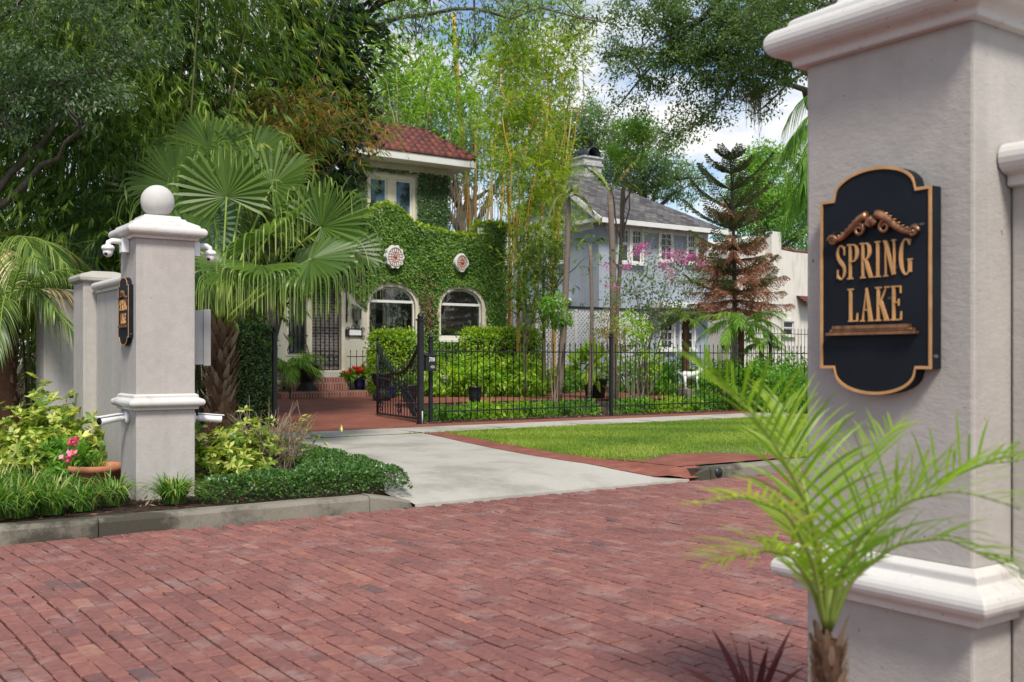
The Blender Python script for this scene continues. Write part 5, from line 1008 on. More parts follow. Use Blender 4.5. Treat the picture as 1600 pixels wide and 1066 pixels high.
def boots(root, base, top, r0, n, L=.22, mat='boots', out_=.8):
    base, top = np.array(base, float), np.array(top, float); st = Strips(); k = 4
    tt = np.sort(rng.random(n)); an = np.arange(n) * 2.399; P0 = base + (top - base) * tt[:, None]; o_ = np.stack([np.cos(an), np.sin(an), 0 * an], 1)
    s_ = np.linspace(0, 1, k); ll = L * rng.uniform(.6, 1.3, n)[:, None]
    pts = np.stack([P0 + o_ * (r0 * .75 + ll * out_ * .55 * q) + UP * ll * q * (.9 if True else 0) for q in s_], 1); sd = np.stack([-np.sin(an), np.cos(an), 0 * an], 1)
    tw = nrm(sd + rng.normal(size=(n, 3)) * .25)
    st.strips(pts, np.stack([tw * (L * .23 * (1 - q * .72)) for q in s_], 1), rng.random(n)); 
    # loose fibres
    m_ = n * 4; tt = rng.random(m_); an = rng.random(m_) * 6.28; P0 = base + (top - base) * tt[:, None]; o_ = np.stack([np.cos(an), np.sin(an), 0 * an], 1)
    pts = np.stack([P0 + o_ * (r0 * .9 + L * .25 * q) + (UP * rng.uniform(-.5, .5, m_)[:, None]) * L * q for q in s_], 1); st.strips(pts, np.stack([np.tile(UP * .018 * L, (m_, 1))] * 4, 1), rng.random(m_))
    return st.build('boots', M[mat], root)
PD = 13.2
fp = thing('fan_palm', 'large fan palm with shaggy brown trunk and drooping split fronds beside the ball-topped pillar', 'palm', G(345, 695))
pb = G(345, 695); ph = D(345, 512, PD - .1); g = Geo(); g.tube(curve(pb, ph, (.03, 0, 0), 8), [.15, .15, .14, .14, .13, .13, .12, .09], 14); g.build('trunk', M['fibre'], fp); boots(fp, pb, ph, .145, 200, .22, out_=1.0)
toC = -FW
def hubp(px, py, dd=0): return D(px, py, PD + dd)
fr_list = [  # hub px, py, depth offset, radius, out (right, up, toward camera), facing weight
 (354, 308, .1, .92, (-.25, .95, .1), .8, .55), (421, 368, -.7, .86, (.45, .35, .75), .55, .75), (502, 355, -.3, .88, (.85, .45, .1), .75, .45), (486, 405, -.9, .84, (.8, -.1, .4), .5, .9),
 (409, 415, -1.0, .74, (.1, -.2, .9), .35, .9), (276, 290, .4, .85, (-.8, .25, .1), .7, .6), (425, 290, .6, .85, (.55, .8, -.2), .8, .45), (300, 372, -.2, .82, (-.85, .1, .35), .55, .7),
 (455, 425, -.3, .72, (.75, -.4, .4), .4, .9), (330, 235, .9, .85, (-.2, 1, -.3), .8, .5), (360, 420, -.9, .68, (-.35, -.3, .8), .35, .8), (535, 392, .1, .75, (.95, -.2, .1), .5, .9), (322, 430, -.1, .65, (-.7, -.35, .3), .4, .8), (390, 250, 1.0, .85, (.2, .95, -.4), .7, .45), (300, 250, .9, .8, (-.6, .8, -.2), .7, .6)]
for (x, y, dd, R0, o_, fw_, dr_) in fr_list:
    out = RT * o_[0] + UP * o_[1] + toC * o_[2]; fan_frond(fp, ph + rng.normal(size=3) * .04, hubp(x, y, dd), R0, out, toC * fw_ + UP * (1 - fw_) * 1.2, droop=dr_, nseg=46, span=128 if o_[1] > 0 else 115)
settle(fp)
# second, bluer fan palm behind the pillar
f2 = thing('fan_palm', 'blue-green fan palm partly hidden behind the ball-topped pillar', 'palm', GD(205, 14.5)); h2 = D(205, 470, 14.5)
g = Geo(); g.tube(curve(GD(205, 14.5), h2, (0, 0, 0), 5), .13, 12); g.build('trunk', M['fibre'], f2)
for (x, y, o_, m_, R0) in ((150, 405, (-.9, .4, .2), 'palmblue', .8), (170, 350, (-.6, .8, .1), 'palm', .75), (150, 440, (-.9, -.1, .4), 'palm', .75), (290, 400, (.8, .2, .3), 'palmblue', .85), (318, 350, (.6, .7, .1), 'palmblue', .8), (230, 300, (-.1, 1, .1), 'palm', .8), (275, 455, (.8, -.4, .3), 'palm', .7), (120, 380, (-.9, .2, -.2), 'palm', .8)):
    fan_frond(f2, h2, D(x, y, 14.3), R0, RT * o_[0] + UP * o_[1] + toC * o_[2], toC * .7 + UP * .4, droop=.6, mat=m_, nseg=46)
settle(f2)
# left-edge palm with drying fronds
f3 = thing('date_palm', 'palm at the left edge with a curved scaly trunk and drying brown frond tips', 'palm', GD(12, 11.6)); h3 = D(12, 482, 11.4); bpt = GD(25, 11.6)
g = Geo(); g.tube(curve(bpt, h3, -RT * .08, 9), [.20, .16, .135, .125, .12, .13, .15, .14, .10], 14); g.build('trunk', M['fibre'], f3); boots(f3, bpt + UP * .2, h3, .12, 110, .10, out_=.35)
def pinnate(root, pts, nl, Lf, wd, mat, up=.25, ang=55, droop=.5, part='frond', wr=.012, rndb=None, taper=.9, petm='petiole'):
    pts = np.array(pts, float); K0 = len(pts); tt = np.linspace(0, K0 - 1, 40); fine = np.stack([np.interp(tt, np.arange(K0), pts[:, i]) for i in range(3)], 1)
    for _ in range(3): fine[1:-1] = (fine[:-2] + fine[1:-1] * 2 + fine[2:]) / 4
    s_ = np.linspace(.16, .995, nl); idx = s_ * 39; P0 = np.stack([np.interp(idx, np.arange(40), fine[:, i]) for i in range(3)], 1)
    tg = nrm(np.gradient(fine, axis=0)); T2 = nrm(np.stack([np.interp(idx, np.arange(40), tg[:, i]) for i in range(3)], 1)); B = nrm(np.cross(T2, UP)); Nn = np.cross(B, T2)
    st = Strips(); K_ = 6; q = np.linspace(0, 1, K_)
    for sg in (-1, 1):
        a = R_(ang) * (1 - .55 * s_)[:, None] * rng.uniform(.85, 1.15, (nl, 1)); dr = nrm(T2 * np.cos(a) + B * sg * np.sin(a) + Nn * up * rng.uniform(.5, 1.4, (nl, 1)))
        ln = Lf * np.sin(np.pi * (.12 + .80 * s_)) ** .7 * rng.uniform(.85, 1.1, nl)
        pp = P0[:, None] + dr[:, None] * (ln[:, None] * q[None])[..., None] - UP * (ln[:, None] * droop * q[None] ** 2.2 * rng.uniform(.5, 1.3, (nl, 1)))[..., None]
        side = nrm(np.cross(dr, Nn + rng.normal(size=(nl, 3)) * .25)); wq = np.array([.5, .95, 1, .8, .5, .06]) * wd
        st.strips(pp, side[:, None] * wq[None, :, None], np.clip((rng.random(nl) if rndb is None else rndb + rng.random(nl) * .3), 0, 1))
    fr = st.build(part, M[mat], root); g = Geo(); g.tube(fine[::2], np.linspace(wr, wr * .2, 20), 6); g.build('rachis', M[petm], fr, rnd=[.5] * len(g.v)); return fr
def fpath(h, dr, L, arch_, fall, n=9):
    dr = nrm(np.array(dr, float)); t_ = np.linspace(0, 1, n)[:, None]; return h + dr * L * t_ + UP * (arch_ * t_ - fall * t_ ** 2) * L
for k in range(20):
    a = k * 2.4; el = [.9, .45, .1][k % 3]; dr = RT * math.cos(a) + toC * math.sin(a) * .8; m_ = 'drypalm' if k % 4 == 1 else 'palm'
    pinnate(f3, fpath(h3, dr, rng.uniform(.75, 1.05), el + .55, .95 + .2 * (1 - el)), 50, .30, .007, m_, .1, 50, .9, rndb=(.55 + .3 * rng.random()) if k % 4 == 1 else None)
settle(f3)
f4 = thing('date_palm', 'ragged palm crown at the far left edge, behind the scaly trunk', 'palm', GD(-30, 12.8)); h4 = D(10, 390, 12.8)
g = Geo(); g.tube(curve(GD(-20, 12.8), h4, (0, 0, 0), 6), .10, 10); g.build('trunk', M['fibre'], f4)
for k in range(16):
    a = k * 2.4 + 1; dr = RT * math.cos(a) + toC * math.sin(a); pinnate(f4, fpath(h4, dr, 1.1, .7 if k % 2 else .25, 1.0), 40, .38, .009, 'drypalm' if k % 3 == 0 else 'palm', .1, 50, .8)
settle(f4)
# ------------------------------------------------------------------ foreground palm and dark cordyline
ND = 1.62
np_ = thing('small_date_palm', 'small bright green palm with narrow leaflets close by, before the right pillar', 'palm', (*GD(1296, ND)[:2], 0)); nh = D(1294, 975, ND)
g = Geo(); g.tube(curve((*GD(1296, ND)[:2], -.02), D(1294, 1000, ND), (0, 0, 0), 6), [.032, .030, .029, .029, .029, .018], 14); g.build('trunk', M['fibre'], np_)
boots(np_, (*GD(1296, ND)[:2], .3), D(1294, 990, ND), .026, 260, .036, out_=.6)
def npth(pxs, d0, d1): n = len(pxs); return [D(x, y, d0 + (d1 - d0) * i / (n - 1)) for i, (x, y) in enumerate(pxs)]
nf = [([(1292, 985), (1288, 900), (1262, 790), (1215, 700), (1165, 635), (1100, 575)], ND, 1.40, .16, .5, .0),
      ([(1296, 985), (1310, 900), (1350, 830), (1420, 780), (1500, 765), (1610, 800)], ND, 1.42, .19, .45, .1),
      ([(1296, 985), (1320, 890), (1380, 810), (1460, 755), (1530, 725), (1600, 720)], ND, 1.75, .20, .6, .0),
      ([(1290, 985), (1270, 920), (1240, 870), (1200, 860), (1160, 868), (1115, 880)], ND, 1.48, .11, .5, .2),
      ([(1294, 985), (1300, 890), (1320, 800), (1350, 720), (1395, 670)], ND, 2.0, .16, .5, .1),
      ([(1292, 985), (1280, 880), (1262, 780), (1240, 700), (1225, 640)], ND, 1.9, .18, .45, .1),
      ([(1296, 985), (1330, 905), (1400, 850), (1480, 840), (1560, 880)], ND, 1.50, .13, .7, .0),
      ([(1290, 985), (1272, 880), (1230, 800), (1160, 775), (1075, 790)], ND, 1.36, .06, .5, .3)]
for (pp, d0, d1, lf, dp, rb_) in nf: pinnate(np_, npth(pp, d0, d1), 25, lf * 1.08, .0025, 'nearpalm', .45, 62, dp * .5, wr=.0048, rndb=.2 + rb_ * 1.5)
settle(np_)
cd = thing('cordyline', 'dark red spiky cordyline at the bottom edge left of the small palm', 'plant', (*GD(1175, 1.9)[:2], 0)); cb_ = D(1178, 1120, 1.9)
g = Geo(); g.tube([(*GD(1178, 1.9)[:2], -.02), cb_], [.014, .01], 8); g.build('stem', M['fibre'], cd); st = Strips(); tips = [(1112, 982), (1238, 980), (1136, 972), (1060, 1040), (1170, 1000), (1200, 1010), (1225, 1015), (1090, 1010), (1260, 1040), (1150, 1020)]
for (x, y) in tips:
    tip = D(x, y, rng.uniform(1.75, 2.05)); P = curve(cb_, tip, UP * .01, 7)[None]; sd = nrm(np.cross(tip - cb_, FW + rng.normal(size=3) * .5)); st.strips(P, (sd[None, None] * (np.array([.5, .8, 1, 1, .8, .45, .04]) * .0062)[None, :, None]), rng.random(1))
st.build('leaves', M['cordy'], cd); settle(cd)

# ================================================================== BAMBOO AND TREES, LEFT
def bamboo(name, label, base, r0, height, nculm, spr, mat, cmat, L=.2, W=.022, k=7, zlo=1.0, rr=(1.6, 1.6), group=None, droop=.8, lean=.22, clr=.02, ctr=None):
    t_ = thing(name, label, 'bamboo', base, group); b = np.array(base, float); paths = []
    for i in range(nculm):
        a = rng.random() * 6.28; s_ = b + np.array((math.cos(a), math.sin(a), 0)) * r0 * math.sqrt(rng.random()); tp = s_ + np.array((math.cos(a) * lean * height * rng.uniform(.3, 1), math.sin(a) * lean * height * rng.uniform(.3, 1), height * rng.uniform(.8, 1.05)))
        p_ = curve(s_, tp, (-(tp - s_)[0] * .12, -(tp - s_)[1] * .12, 0), 8); paths.append(p_); g = Geo(); g.tube(p_, np.linspace(clr, clr * .35, 8), 6); g.build('culm', M[cmat], t_)
    n = spr; pi = rng.integers(0, nculm, n); tt = rng.random(n) ** .8; A_ = np.array(paths); idx = tt * 6.999; lo = idx.astype(int); fr = (idx - lo)[:, None]; P = A_[pi, lo] * (1 - fr) + A_[pi, lo + 1] * fr
    ang = rng.random(n) * 6.28; rad = np.sqrt(rng.random(n)); off = np.stack([np.cos(ang) * rad * rr[0], np.sin(ang) * rad * rr[1], rng.normal(size=n) * .25 - .1 * rad], 1); P = P + off; P = P[P[:, 2] > zlo]; n = len(P)
    Dm = nrm(P - (b + UP * P[:, 2:3]) + rng.normal(size=(n, 3)) * .8 + (0, 0, -.5)); cl = np.clip(.5 + .35 * np.sin(P[:, 0] * 1.3 + P[:, 2] * 1.7) + rng.normal(size=n) * .25, 0, 1)
    st = Strips(); sprays(st, P, Dm, k, L, W, droop, .75, cl); st.build('foliage', M[mat], t_); return settle(t_)
bg = 'green bamboo clumps'
bamboo('bamboo_clump', 'dense dark green bamboo clump at far left above the stucco piers', GD(60, 15.0), .7, 9.5, 14, 5600, 'bamboo', 'culmdark', .22, .024, rr=(1.5, 1.5), group=bg, zlo=1.2)
bamboo('bamboo_clump', 'dense green bamboo clump arching above the stone ball', GD(240, 15.2), .7, 9.5, 14, 5800, 'bamboo', 'culmdark', .22, .024, rr=(1.5, 1.5), group=bg, zlo=1.6)
bamboo('bamboo_clump', 'green bamboo clump above the big fan palm', GD(345, 16.8), .6, 10, 14, 5800, 'bamboo', 'culmdark', .22, .024, rr=(1.4, 1.4), group=bg, zlo=3.0, lean=.17)
bamboo('bamboo_clump', 'tall bamboo clump at the back left, filling the top corner', GD(140, 18.5), 1.2, 12, 12, 4200, 'bamboo', 'culmdark', .25, .028, rr=(2.4, 2.2), group=bg, zlo=.8)
bamboo('bamboo_clump', 'tall bamboo clump behind the fan palm, close to the house', GD(310, 20), 1.2, 12, 12, 5800, 'bamboo', 'culmdark', .22, .024, rr=(2.3, 2.2), group=bg, zlo=2.4, lean=.17)
# browning bamboo branches reaching over the tiled roof
def branchmass(name, label, cat, ells, ncl, per, L, W, mat, root_pt, r0=.05, droop=.4, k=6, bark='bark'):
    t_ = thing(name, label, cat, (root_pt[0], root_pt[1], gz(root_pt[1]))); cen, out = clumps_in(ells, ncl); g = Geo(); limbs(g, cen, (root_pt[0], root_pt[1], gz(root_pt[1]) - .05), np.array(root_pt), r0 * 2.2, 9, .8); g.build('trunk', M[bark], t_)
    n = ncl * per; P = np.repeat(cen, per, 0) + rng.normal(size=(n, 3)) * .17; Dm = nrm(np.repeat(out, per, 0) * .6 + rng.normal(size=(n, 3)) * .5 + RT * .3 + (0, 0, -.15)); st = Strips(); sprays(st, P, Dm, k, L, W, droop, .7, np.repeat(rng.random(ncl), per)); st.build('crown', M[mat], t_); return settle(t_)
def E3(px, py, d, rx, ry, rz): q = D(px, py, d); return (q[0], q[1], q[2], rx, ry, rz)
branchmass('bamboo_branch', 'browning arching bamboo branches reaching over the red tiled roof', 'bamboo', [E3(470, 175, 16.5, .95, .8, .4), E3(540, 200, 16.5, .75, .7, .2), E3(430, 225, 16.3, .7, .6, .45)], 90, 9, .16, .017, 'bamboobrown', D(420, 200, 17.5))
tree('magnolia_tree', 'dark glossy magnolia tree with rust-backed leaves left of the tiled roof', 'tree', [E3(515, 60, 19, 1.0, 1.0, 1.2), E3(490, 200, 19, 1.1, 1.0, 1.3), E3(515, 300, 19.3, .6, .8, .9), E3(500, 390, 19, .9, .9, .9), E3(470, 120, 19.5, 1.2, 1, 1.5)], 330, 30, .30, .20, .085, 'magnolia', GD(392, 19.6), D(470, 330, 19.4), .16, outw=.8, gravity=.0, nl=10)
tree('grey_leaved_tree', 'tree with small grey-green leaves hanging in the top left corner', 'tree', [E3(60, 60, 12.6, 1.3, 1.0, .9), E3(130, 130, 12.4, .7, .7, .5), E3(20, 150, 12.8, .8, .8, .6), E3(180, 30, 12.8, .9, .8, .5)], 125, 105, .21, .075, .024, 'silver', GD(-60, 13.2), D(-60, 130, 13.2), .12, gravity=.1, outw=.8)
shrub('understory_shrub', 'dark leafy shrubs in shade under the bamboo', 'shrub', [(1.2, 14.2, .7, 1.6, .6, .6), (4.6, 14.9, .6, .9, .5, .5), (-1, 13.6, .5, 1.2, .6, .45)], 90, 40, .2, .10, .04, 'magnolia', base=(1.2, 14.2, .2))
# fig-covered hedge pier with black post
HV = 15.3; hq0, hq1 = V(376, 500, HV), V(427, 655, HV)
hd = thing('hedge_column', 'tall narrow clipped dark green hedge column behind the fan palm trunk', 'hedge', (*((hq0[:2] + hq1[:2]) / 2), .22)); zt5 = V(400, 512, HV)[2]
def hedge_leaves(st, x0, y0, z0, x1, y1, z1, dens, L, W, rough=.03):
    A_ = [((x0, y0, z0), (x1 - x0, 0, 0), (0, 0, z1 - z0), (0, -1, 0)), ((x0, y1, z0), (x1 - x0, 0, 0), (0, 0, z1 - z0), (0, 1, 0)), ((x0, y0, z0), (0, y1 - y0, 0), (0, 0, z1 - z0), (-1, 0, 0)), ((x1, y0, z0), (0, y1 - y0, 0), (0, 0, z1 - z0), (1, 0, 0)), ((x0, y0, z1), (x1 - x0, 0, 0), (0, y1 - y0, 0), (0, 0, 1))]
    for o_, a, b, nn in A_:
        o_, a, b, nn = map(lambda q: np.array(q, float), (o_, a, b, nn)); m_ = max(8, int(np.linalg.norm(np.cross(a, b)) * dens)); s_, t_ = rng.random((m_, 1)), rng.random((m_, 1)); P = o_ + a * s_ + b * t_ + nn * (rng.normal(size=(m_, 1)) * rough + .03 * np.sin(5 * (s_ * np.linalg.norm(a)) + 3) * np.cos(4 * t_ * np.linalg.norm(b)))
        st.leaves(P, nrm(nn * .7 + rng.normal(size=(m_, 3)) * .6 + (0, 0, .1)), nrm(nn + UP * .5 + rng.normal(size=(m_, 3)) * .4), L * rng.uniform(.7, 1.3, m_), W * rng.uniform(.7, 1.3, m_), rng.random(m_), fold=.1)
g = Geo(); g.box(hq0[0] + .06, HV + .06, .2, hq1[0] - .06, HV + .6, zt5 - .08); g.build('core', M['soil'], hd); st = Strips(); hedge_leaves(st, hq0[0], HV, .28, hq1[0], HV + .66, zt5, 2600, .045, .032, .04); st.build('leaves', M['ivydark'], hd); settle(hd)
fence_post(V(429, 655, 15.0)[0], 15.0, V(429, 520, 15)[2], 'black gate post against the dark hedge column', w_=.06)

# ================================================================== BEDS AROUND THE PILLAR
def shr(px, py, d, rx, rz, **k): q = GD(px, d); return (q[0], q[1], q[2] + rz * .75, rx, rx, rz)
rosettes('variegated_schefflera', 'big yellow and green variegated shrub left of the ball-topped pillar', 'shrub', [(*GD(105, 10.2)[:2], .50, .50, .45, .40), (*GD(45, 10.0)[:2], .42, .38, .35, .30), (*GD(145, 9.9)[:2], .42, .32, .32, .28), (*GD(85, 9.6)[:2], .36, .34, .3, .2)], 190, 5, .085, .036, 'varieg', GD(95, 10.1), 20)
rosettes('variegated_schefflera', 'yellow and green variegated shrub right of the ball-topped pillar, under the fan palm', 'shrub', [(*GD(335, 9.6)[:2], .32, .24, .26, .20), (*GD(385, 9.9)[:2], .36, .30, .3, .22), (*GD(362, 9.25)[:2], .25, .22, .22, .14)], 82, 5, .085, .034, 'varieg', GD(370, 9.7), 18)
# bare twiggy shrub
tw = thing('twiggy_shrub', 'half-bare twiggy shrub with a few yellow leaves beside the clipped ground cover', 'shrub', GD(425, 9.9)); g = Geo(); b0 = GD(428, 9.9)
for i in range(95):
    a = rng.random() * 6.28; r0 = rng.uniform(.1, .5); e_ = b0 + np.array((math.cos(a) * r0, math.sin(a) * r0, rng.uniform(.2, .62))); c1_ = curve(b0 + rng.normal(size=3) * (.08, .08, 0), e_, (0, 0, .05), 6, .012); g.tube(c1_, np.linspace(.007, .002, 6), 5, False)
    for j in range(3): s_ = c1_[rng.integers(2, 5)]; g.tube([s_, s_ + rng.normal(size=3) * .09 + UP * .08], [.003, .0015], 4, False)
g.build('stem', M['twig'], tw); st = Strips(); c_ = b0 + np.stack([rng.normal(size=60) * .25, rng.normal(size=60) * .25, rng.uniform(.15, .55, 60)], 1); foliage(st, c_, rv(60), 5, .06, .07, .022, 0.); st.build('leaves', M['varieg'], tw); settle(tw)
def strapclump(name, label, x, y, z, r, h, n, mat='liriope', w_=.006, cat='plant', group=None, lean=1.2):
    t_ = thing(name, label, cat, (x, y, z), group); st = Strips(); a = rng.random(n) * 6.28; q = np.sqrt(rng.random(n)) * r; P = np.stack([x + np.cos(a) * q * .5, y + np.sin(a) * q * .5, np.full(n, z)], 1)
    K_ = 7; s_ = np.linspace(0, 1, K_); hh = h * rng.uniform(.6, 1.25, n); d = np.stack([np.cos(a + rng.normal(size=n) * .5), np.sin(a + rng.normal(size=n) * .5), 0 * a], 1); le = rng.uniform(.3, 1.1, n) * lean
    pts = np.stack([P + d * (hh * le * k ** 1.6)[:, None] + UP * (hh * (1.5 * k - .95 * le * k ** 2.6))[:, None] for k in s_], 1); sd = nrm(np.cross(d, UP)); wq = np.array([.8, 1, 1, .95, .8, .5, .08]) * w_
    st.strips(pts, sd[:, None] * wq[None, :, None], np.clip(rng.random(n) * .85 + (rng.random(n) < .16) * .6, 0, 1)); st.build('blades', M[mat], t_); return settle(t_)
lg = 'clumps of strap-leaved border grass'
for (x, d, r, h, n, lab) in ((25, 7.42, .22, .25, 260, 'green border grass clump in the bottom left corner by the kerb'), (78, 7.55, .2, .24, 260, 'green border grass clump second from the left along the kerb'), (-22, 7.25, .22, .25, 260, 'border grass clump cut by the left edge'), (128, 7.75, .2, .19, 230, 'border grass clump below the pink flowers'), (176, 8.0, .16, .22, 220, 'border grass clump with dry blades touching the left foot of the pillar'), (272, 8.12, .17, .20, 360, 'small border grass clump at the right foot of the pillar'), (50, 8.2, .2, .24, 220, 'border grass clump in front of the variegated shrub'), (95, 8.3, .2, .19, 200, 'border grass clump between the variegated shrub and the pink flowers'), (0, 8.2, .2, .24, 240, 'border grass clump second row at the left edge')):
    q = GD(x, d); strapclump('border_grass', lab, q[0], q[1], q[2] if q[1] > 7.9 else .12, r, h, n, group=lg)
q = GD(108, 8.9); pf = shrub('flowering_shrub', 'low green plant with pink flowers left of the pillar', 'plant', [(q[0], q[1], .42, .2, .2, .16)], 40, 20, .06, .07, .028, 'greenbush', gravity=.1)
flowers(pf, [D(113, 692, 8.45), D(109, 711, 8.4), D(116, 690, 8.45), D(153, 773, 8.15), D(106, 716, 8.4)], 16, .035, .045, 'hotpink'); settle(pf)
q = GD(150, 8.95); g = Geo(); tp_ = thing('terracotta_pot', 'wide terracotta pot with thick rim left of the ball-topped pillar', 'pot', q); zz = V(150, 722, q[1])[2] - .15
g.lathe((q[0], q[1], q[2] - .02), [(.15, 0), (.22, zz - q[2] + .09), (.245, zz - q[2] + .10), (.25, zz - q[2] + .15), (.225, zz - q[2] + .15), (.21, zz - q[2] + .1)], 32); g.build('pot', M['terracotta'], tp_); settle(tp_)
pk = strapclump('potted_plant', 'wispy green plant growing from the terracotta pot', q[0], q[1], zz + .06, .12, .14, 60, 'liriope')
# clipped ground cover
gc = thing('clipped_ground_cover', 'low clipped mat of glossy green ground cover edging the driveway corner', 'ground cover', (4, 8.3, .13)); gc['kind'] = 'stuff'
st = Strips(); gband = [(4.44, 7.84), (4.56, 8.3), (4.74, 9.2), (4.94, 10.4), (5.0, 11.6), (5.05, 12.8), (4.45, 12.85), (4.2, 11.5), (4.05, 10.2), (3.95, 9.2), (3.6, 8.62), (3.0, 8.5), (2.72, 8.42), (2.66, 8.1), (2.74, 7.86)]
def nearedge(P, poly):
    d = np.full(len(P), 9.)
    for a, b in zip(poly, poly[1:] + poly[:1]):
        a, b = np.array(a), np.array(b); t_ = np.clip(((P - a) @ (b - a)) / ((b - a) @ (b - a)), 0, 1)[:, None]; d = np.minimum(d, np.linalg.norm(P - a - (b - a) * t_, axis=1))
    return d
n = 90000; P = np.stack([rng.uniform(2.6, 5.2, n), rng.uniform(7.84, 12.9, n)], 1); P = P[inpoly(P, gband)]; de = nearedge(P, gband); hgt = (.17 - .02 * (P[:, 1] - 8)) * np.clip(de / .10, 0, 1) ** .5 + .018 * np.sin(P[:, 0] * 9) * np.sin(P[:, 1] * 8)
hh = np.maximum(.01, hgt) * np.where(rng.random(len(P)) < .3, rng.random(len(P)), 1); P3 = np.stack([P[:, 0], P[:, 1], gzv(P[:, 1]) + hh], 1); m_ = len(P3)
st.leaves(P3, nrm(rv(m_) * (1, 1, .5) + UP * .5), nrm(UP + rng.normal(size=(m_, 3)) * .5), rng.uniform(.022, .04, m_), rng.uniform(.013, .022, m_), np.clip(rng.random(m_) * .8 + .5 * (hgt - .1), 0, 1), fold=.15); st.build('leaves', M['jasmine'], gc)
settle(gc)
for (x, y, d, s_) in ((190, 792, 8.35, .06), (505, 722, 10.6, .05)):
    q = GD(x, d); g = Geo(); g.ball((q[0], q[1], q[2] + .02), s_, 9, .55); me_ = g.build('stone', M['kerb']); tag(me_, 'pale flat stone ' + ('at the left foot of the pillar' if x < 300 else 'in the ground cover by the driveway'), 'stone', 'stones in the bed')

# ================================================================== BACKGROUND TREES
gy = 'golden bamboo canes behind the ivy house'
def cane(px0, py0, px1, py1, v, r, mat, lab, bend=0, mid=None):
    a, b = V(px0, py0, v), V(px1, py1, v); lo = a.copy(); 
    if a[2] > .5: dirn = (b - a); lo = a - dirn * ((a[2] - .3) / max(.1, dirn[2]))
    t_ = thing('bamboo_cane', lab, 'bamboo', (lo[0], lo[1], gz(lo[1])), gy); g = Geo(); P = curve(lo, b, RT * bend, 12)
    g = Geo(); g.tube(P, np.linspace(r, r * .55, 12), 8); Lc = np.linalg.norm(b - lo); n = int(Lc / .38)
    for i in range(1, n): f = i / n * 11; k = min(10, int(f)); q = P[k] + (P[k + 1] - P[k]) * (f - k); rr_ = r * (1 - .45 * i / n); dd = nrm(P[k + 1] - P[k]); g.tube([q - dd * .012, q, q + dd * .012], [rr_, rr_ * 1.22, rr_], 8, False)
    g.build('culm', M[mat], t_); return settle(t_)
cs = [(740, 370, 708, 20, 29.5, .13, 'culm', 'thick orange-yellow bamboo cane rising right beside the tiled roof corner', -.1), (738, 370, 742, 150, 30, .07, 'culm', 'thin yellow bamboo cane crossing behind the thick orange one', .1),
      (755, 360, 778, 170, 30, .06, 'culm', 'yellow bamboo cane leaning right, third from the tiled roof', .1), (790, 500, 786, 190, 25.9, .055, 'culm', 'bright yellow bamboo cane along the right end of the ivy wall', .15),
      (722, 360, 700, 190, 31, .05, 'culmpale', 'pale dry cane just right of the tiled roof', 0), (766, 360, 768, 150, 31, .07, 'culmpale', 'pale grey cane between two yellow ones', .05), (800, 400, 830, 180, 28, .05, 'culm', 'slanting yellow cane left of the blue house', .0), (828, 520, 858, 120, 28, .05, 'culm', 'tall slanting yellow cane in front of the blue house gable', .1),
      (815, 500, 812, 200, 27, .045, 'culmpale', 'pale cane beside the blue house gable window', .1), (648, 340, 640, 60, 33, .05, 'culmpale', 'pale cane behind the tiled roof, left one', 0), (672, 340, 672, 90, 33, .05, 'culmpale', 'pale cane behind the tiled roof, right one', 0), (842, 520, 895, 160, 29, .04, 'culm', 'thin yellow cane leaning right over the blue gable', .1), (783, 420, 800, 120, 30, .055, 'culm', 'yellow cane behind the end of the ivy wall', -.1)]
for c_ in cs: cane(*c_)
def bfol(name, lab, ells, n, mat, base, L, W, k=6, group=None, droop=.35, rsp=.35, stemm='culmpale', nl=8):
    t_ = thing(name, lab, 'bamboo', base, group); cen, out = clumps_in(ells, max(20, n // 14), .8); g = Geo(); limbs(g, cen, np.array(base) - UP * .05, np.array(base) + UP * (np.array(ells)[:, 2].min() - base[2]) * .7, .06, nl, .6); g.build('stem', M[stemm], t_)
    per = 14; m_ = len(cen) * per; P = np.repeat(cen, per, 0) + rng.normal(size=(m_, 3)) * rsp * (1, 1, .7); Dm = nrm(rng.normal(size=(m_, 3)) * .8 + UP * .2 + np.repeat(out, per, 0) * .5); st = Strips(); sprays(st, P, Dm, k, L, W, droop, .7, np.repeat(rng.random(len(cen)), per)); st.build('foliage', M[mat], t_); return settle(t_)
gf = 'leafy bamboo tops in the middle distance'
bfol('bamboo_clump', 'airy lime green bamboo behind the tiled roof, left part', [E3(625, 120, 33, 1.3, 1.2, 3.1), E3(600, 170, 33, 1.0, 1.0, 1.8)], 1100, 'limebam', GD(625, 33), .24, .05, group=gf)
bfol('bamboo_clump', 'airy lime green bamboo right above the tiled roof corner', [E3(665, 150, 34, 1.0, 1.2, 2.6), E3(740, 150, 33, 1.1, 1.2, 2.8)], 1000, 'limebam', GD(690, 34), .24, .05, group=gf)
bfol('bamboo_clump', 'feathery golden bamboo mass left of the blue house', [E3(828, 250, 28, .85, 1.1, 2.3), E3(795, 160, 28.5, .5, .9, 1.4), E3(855, 300, 28, .6, .9, 1.2), E3(820, 120, 29, .7, .9, 1.3)], 3600, 'yellowbam', GD(810, 28.2), .17, .022, 7, group=gf, rsp=.3, stemm='culm')
bfol('bamboo_clump', 'tall golden green bamboo top reaching the upper edge above the blue gable', [E3(815, 60, 29, .8, .9, 1.6), E3(885, 60, 30, .55, .8, 1.5), E3(865, 130, 30, .45, .8, 1.1)], 1900, 'yellowbam', GD(865, 30), .19, .028, 6, group=gf, rsp=.28, stemm='culm')
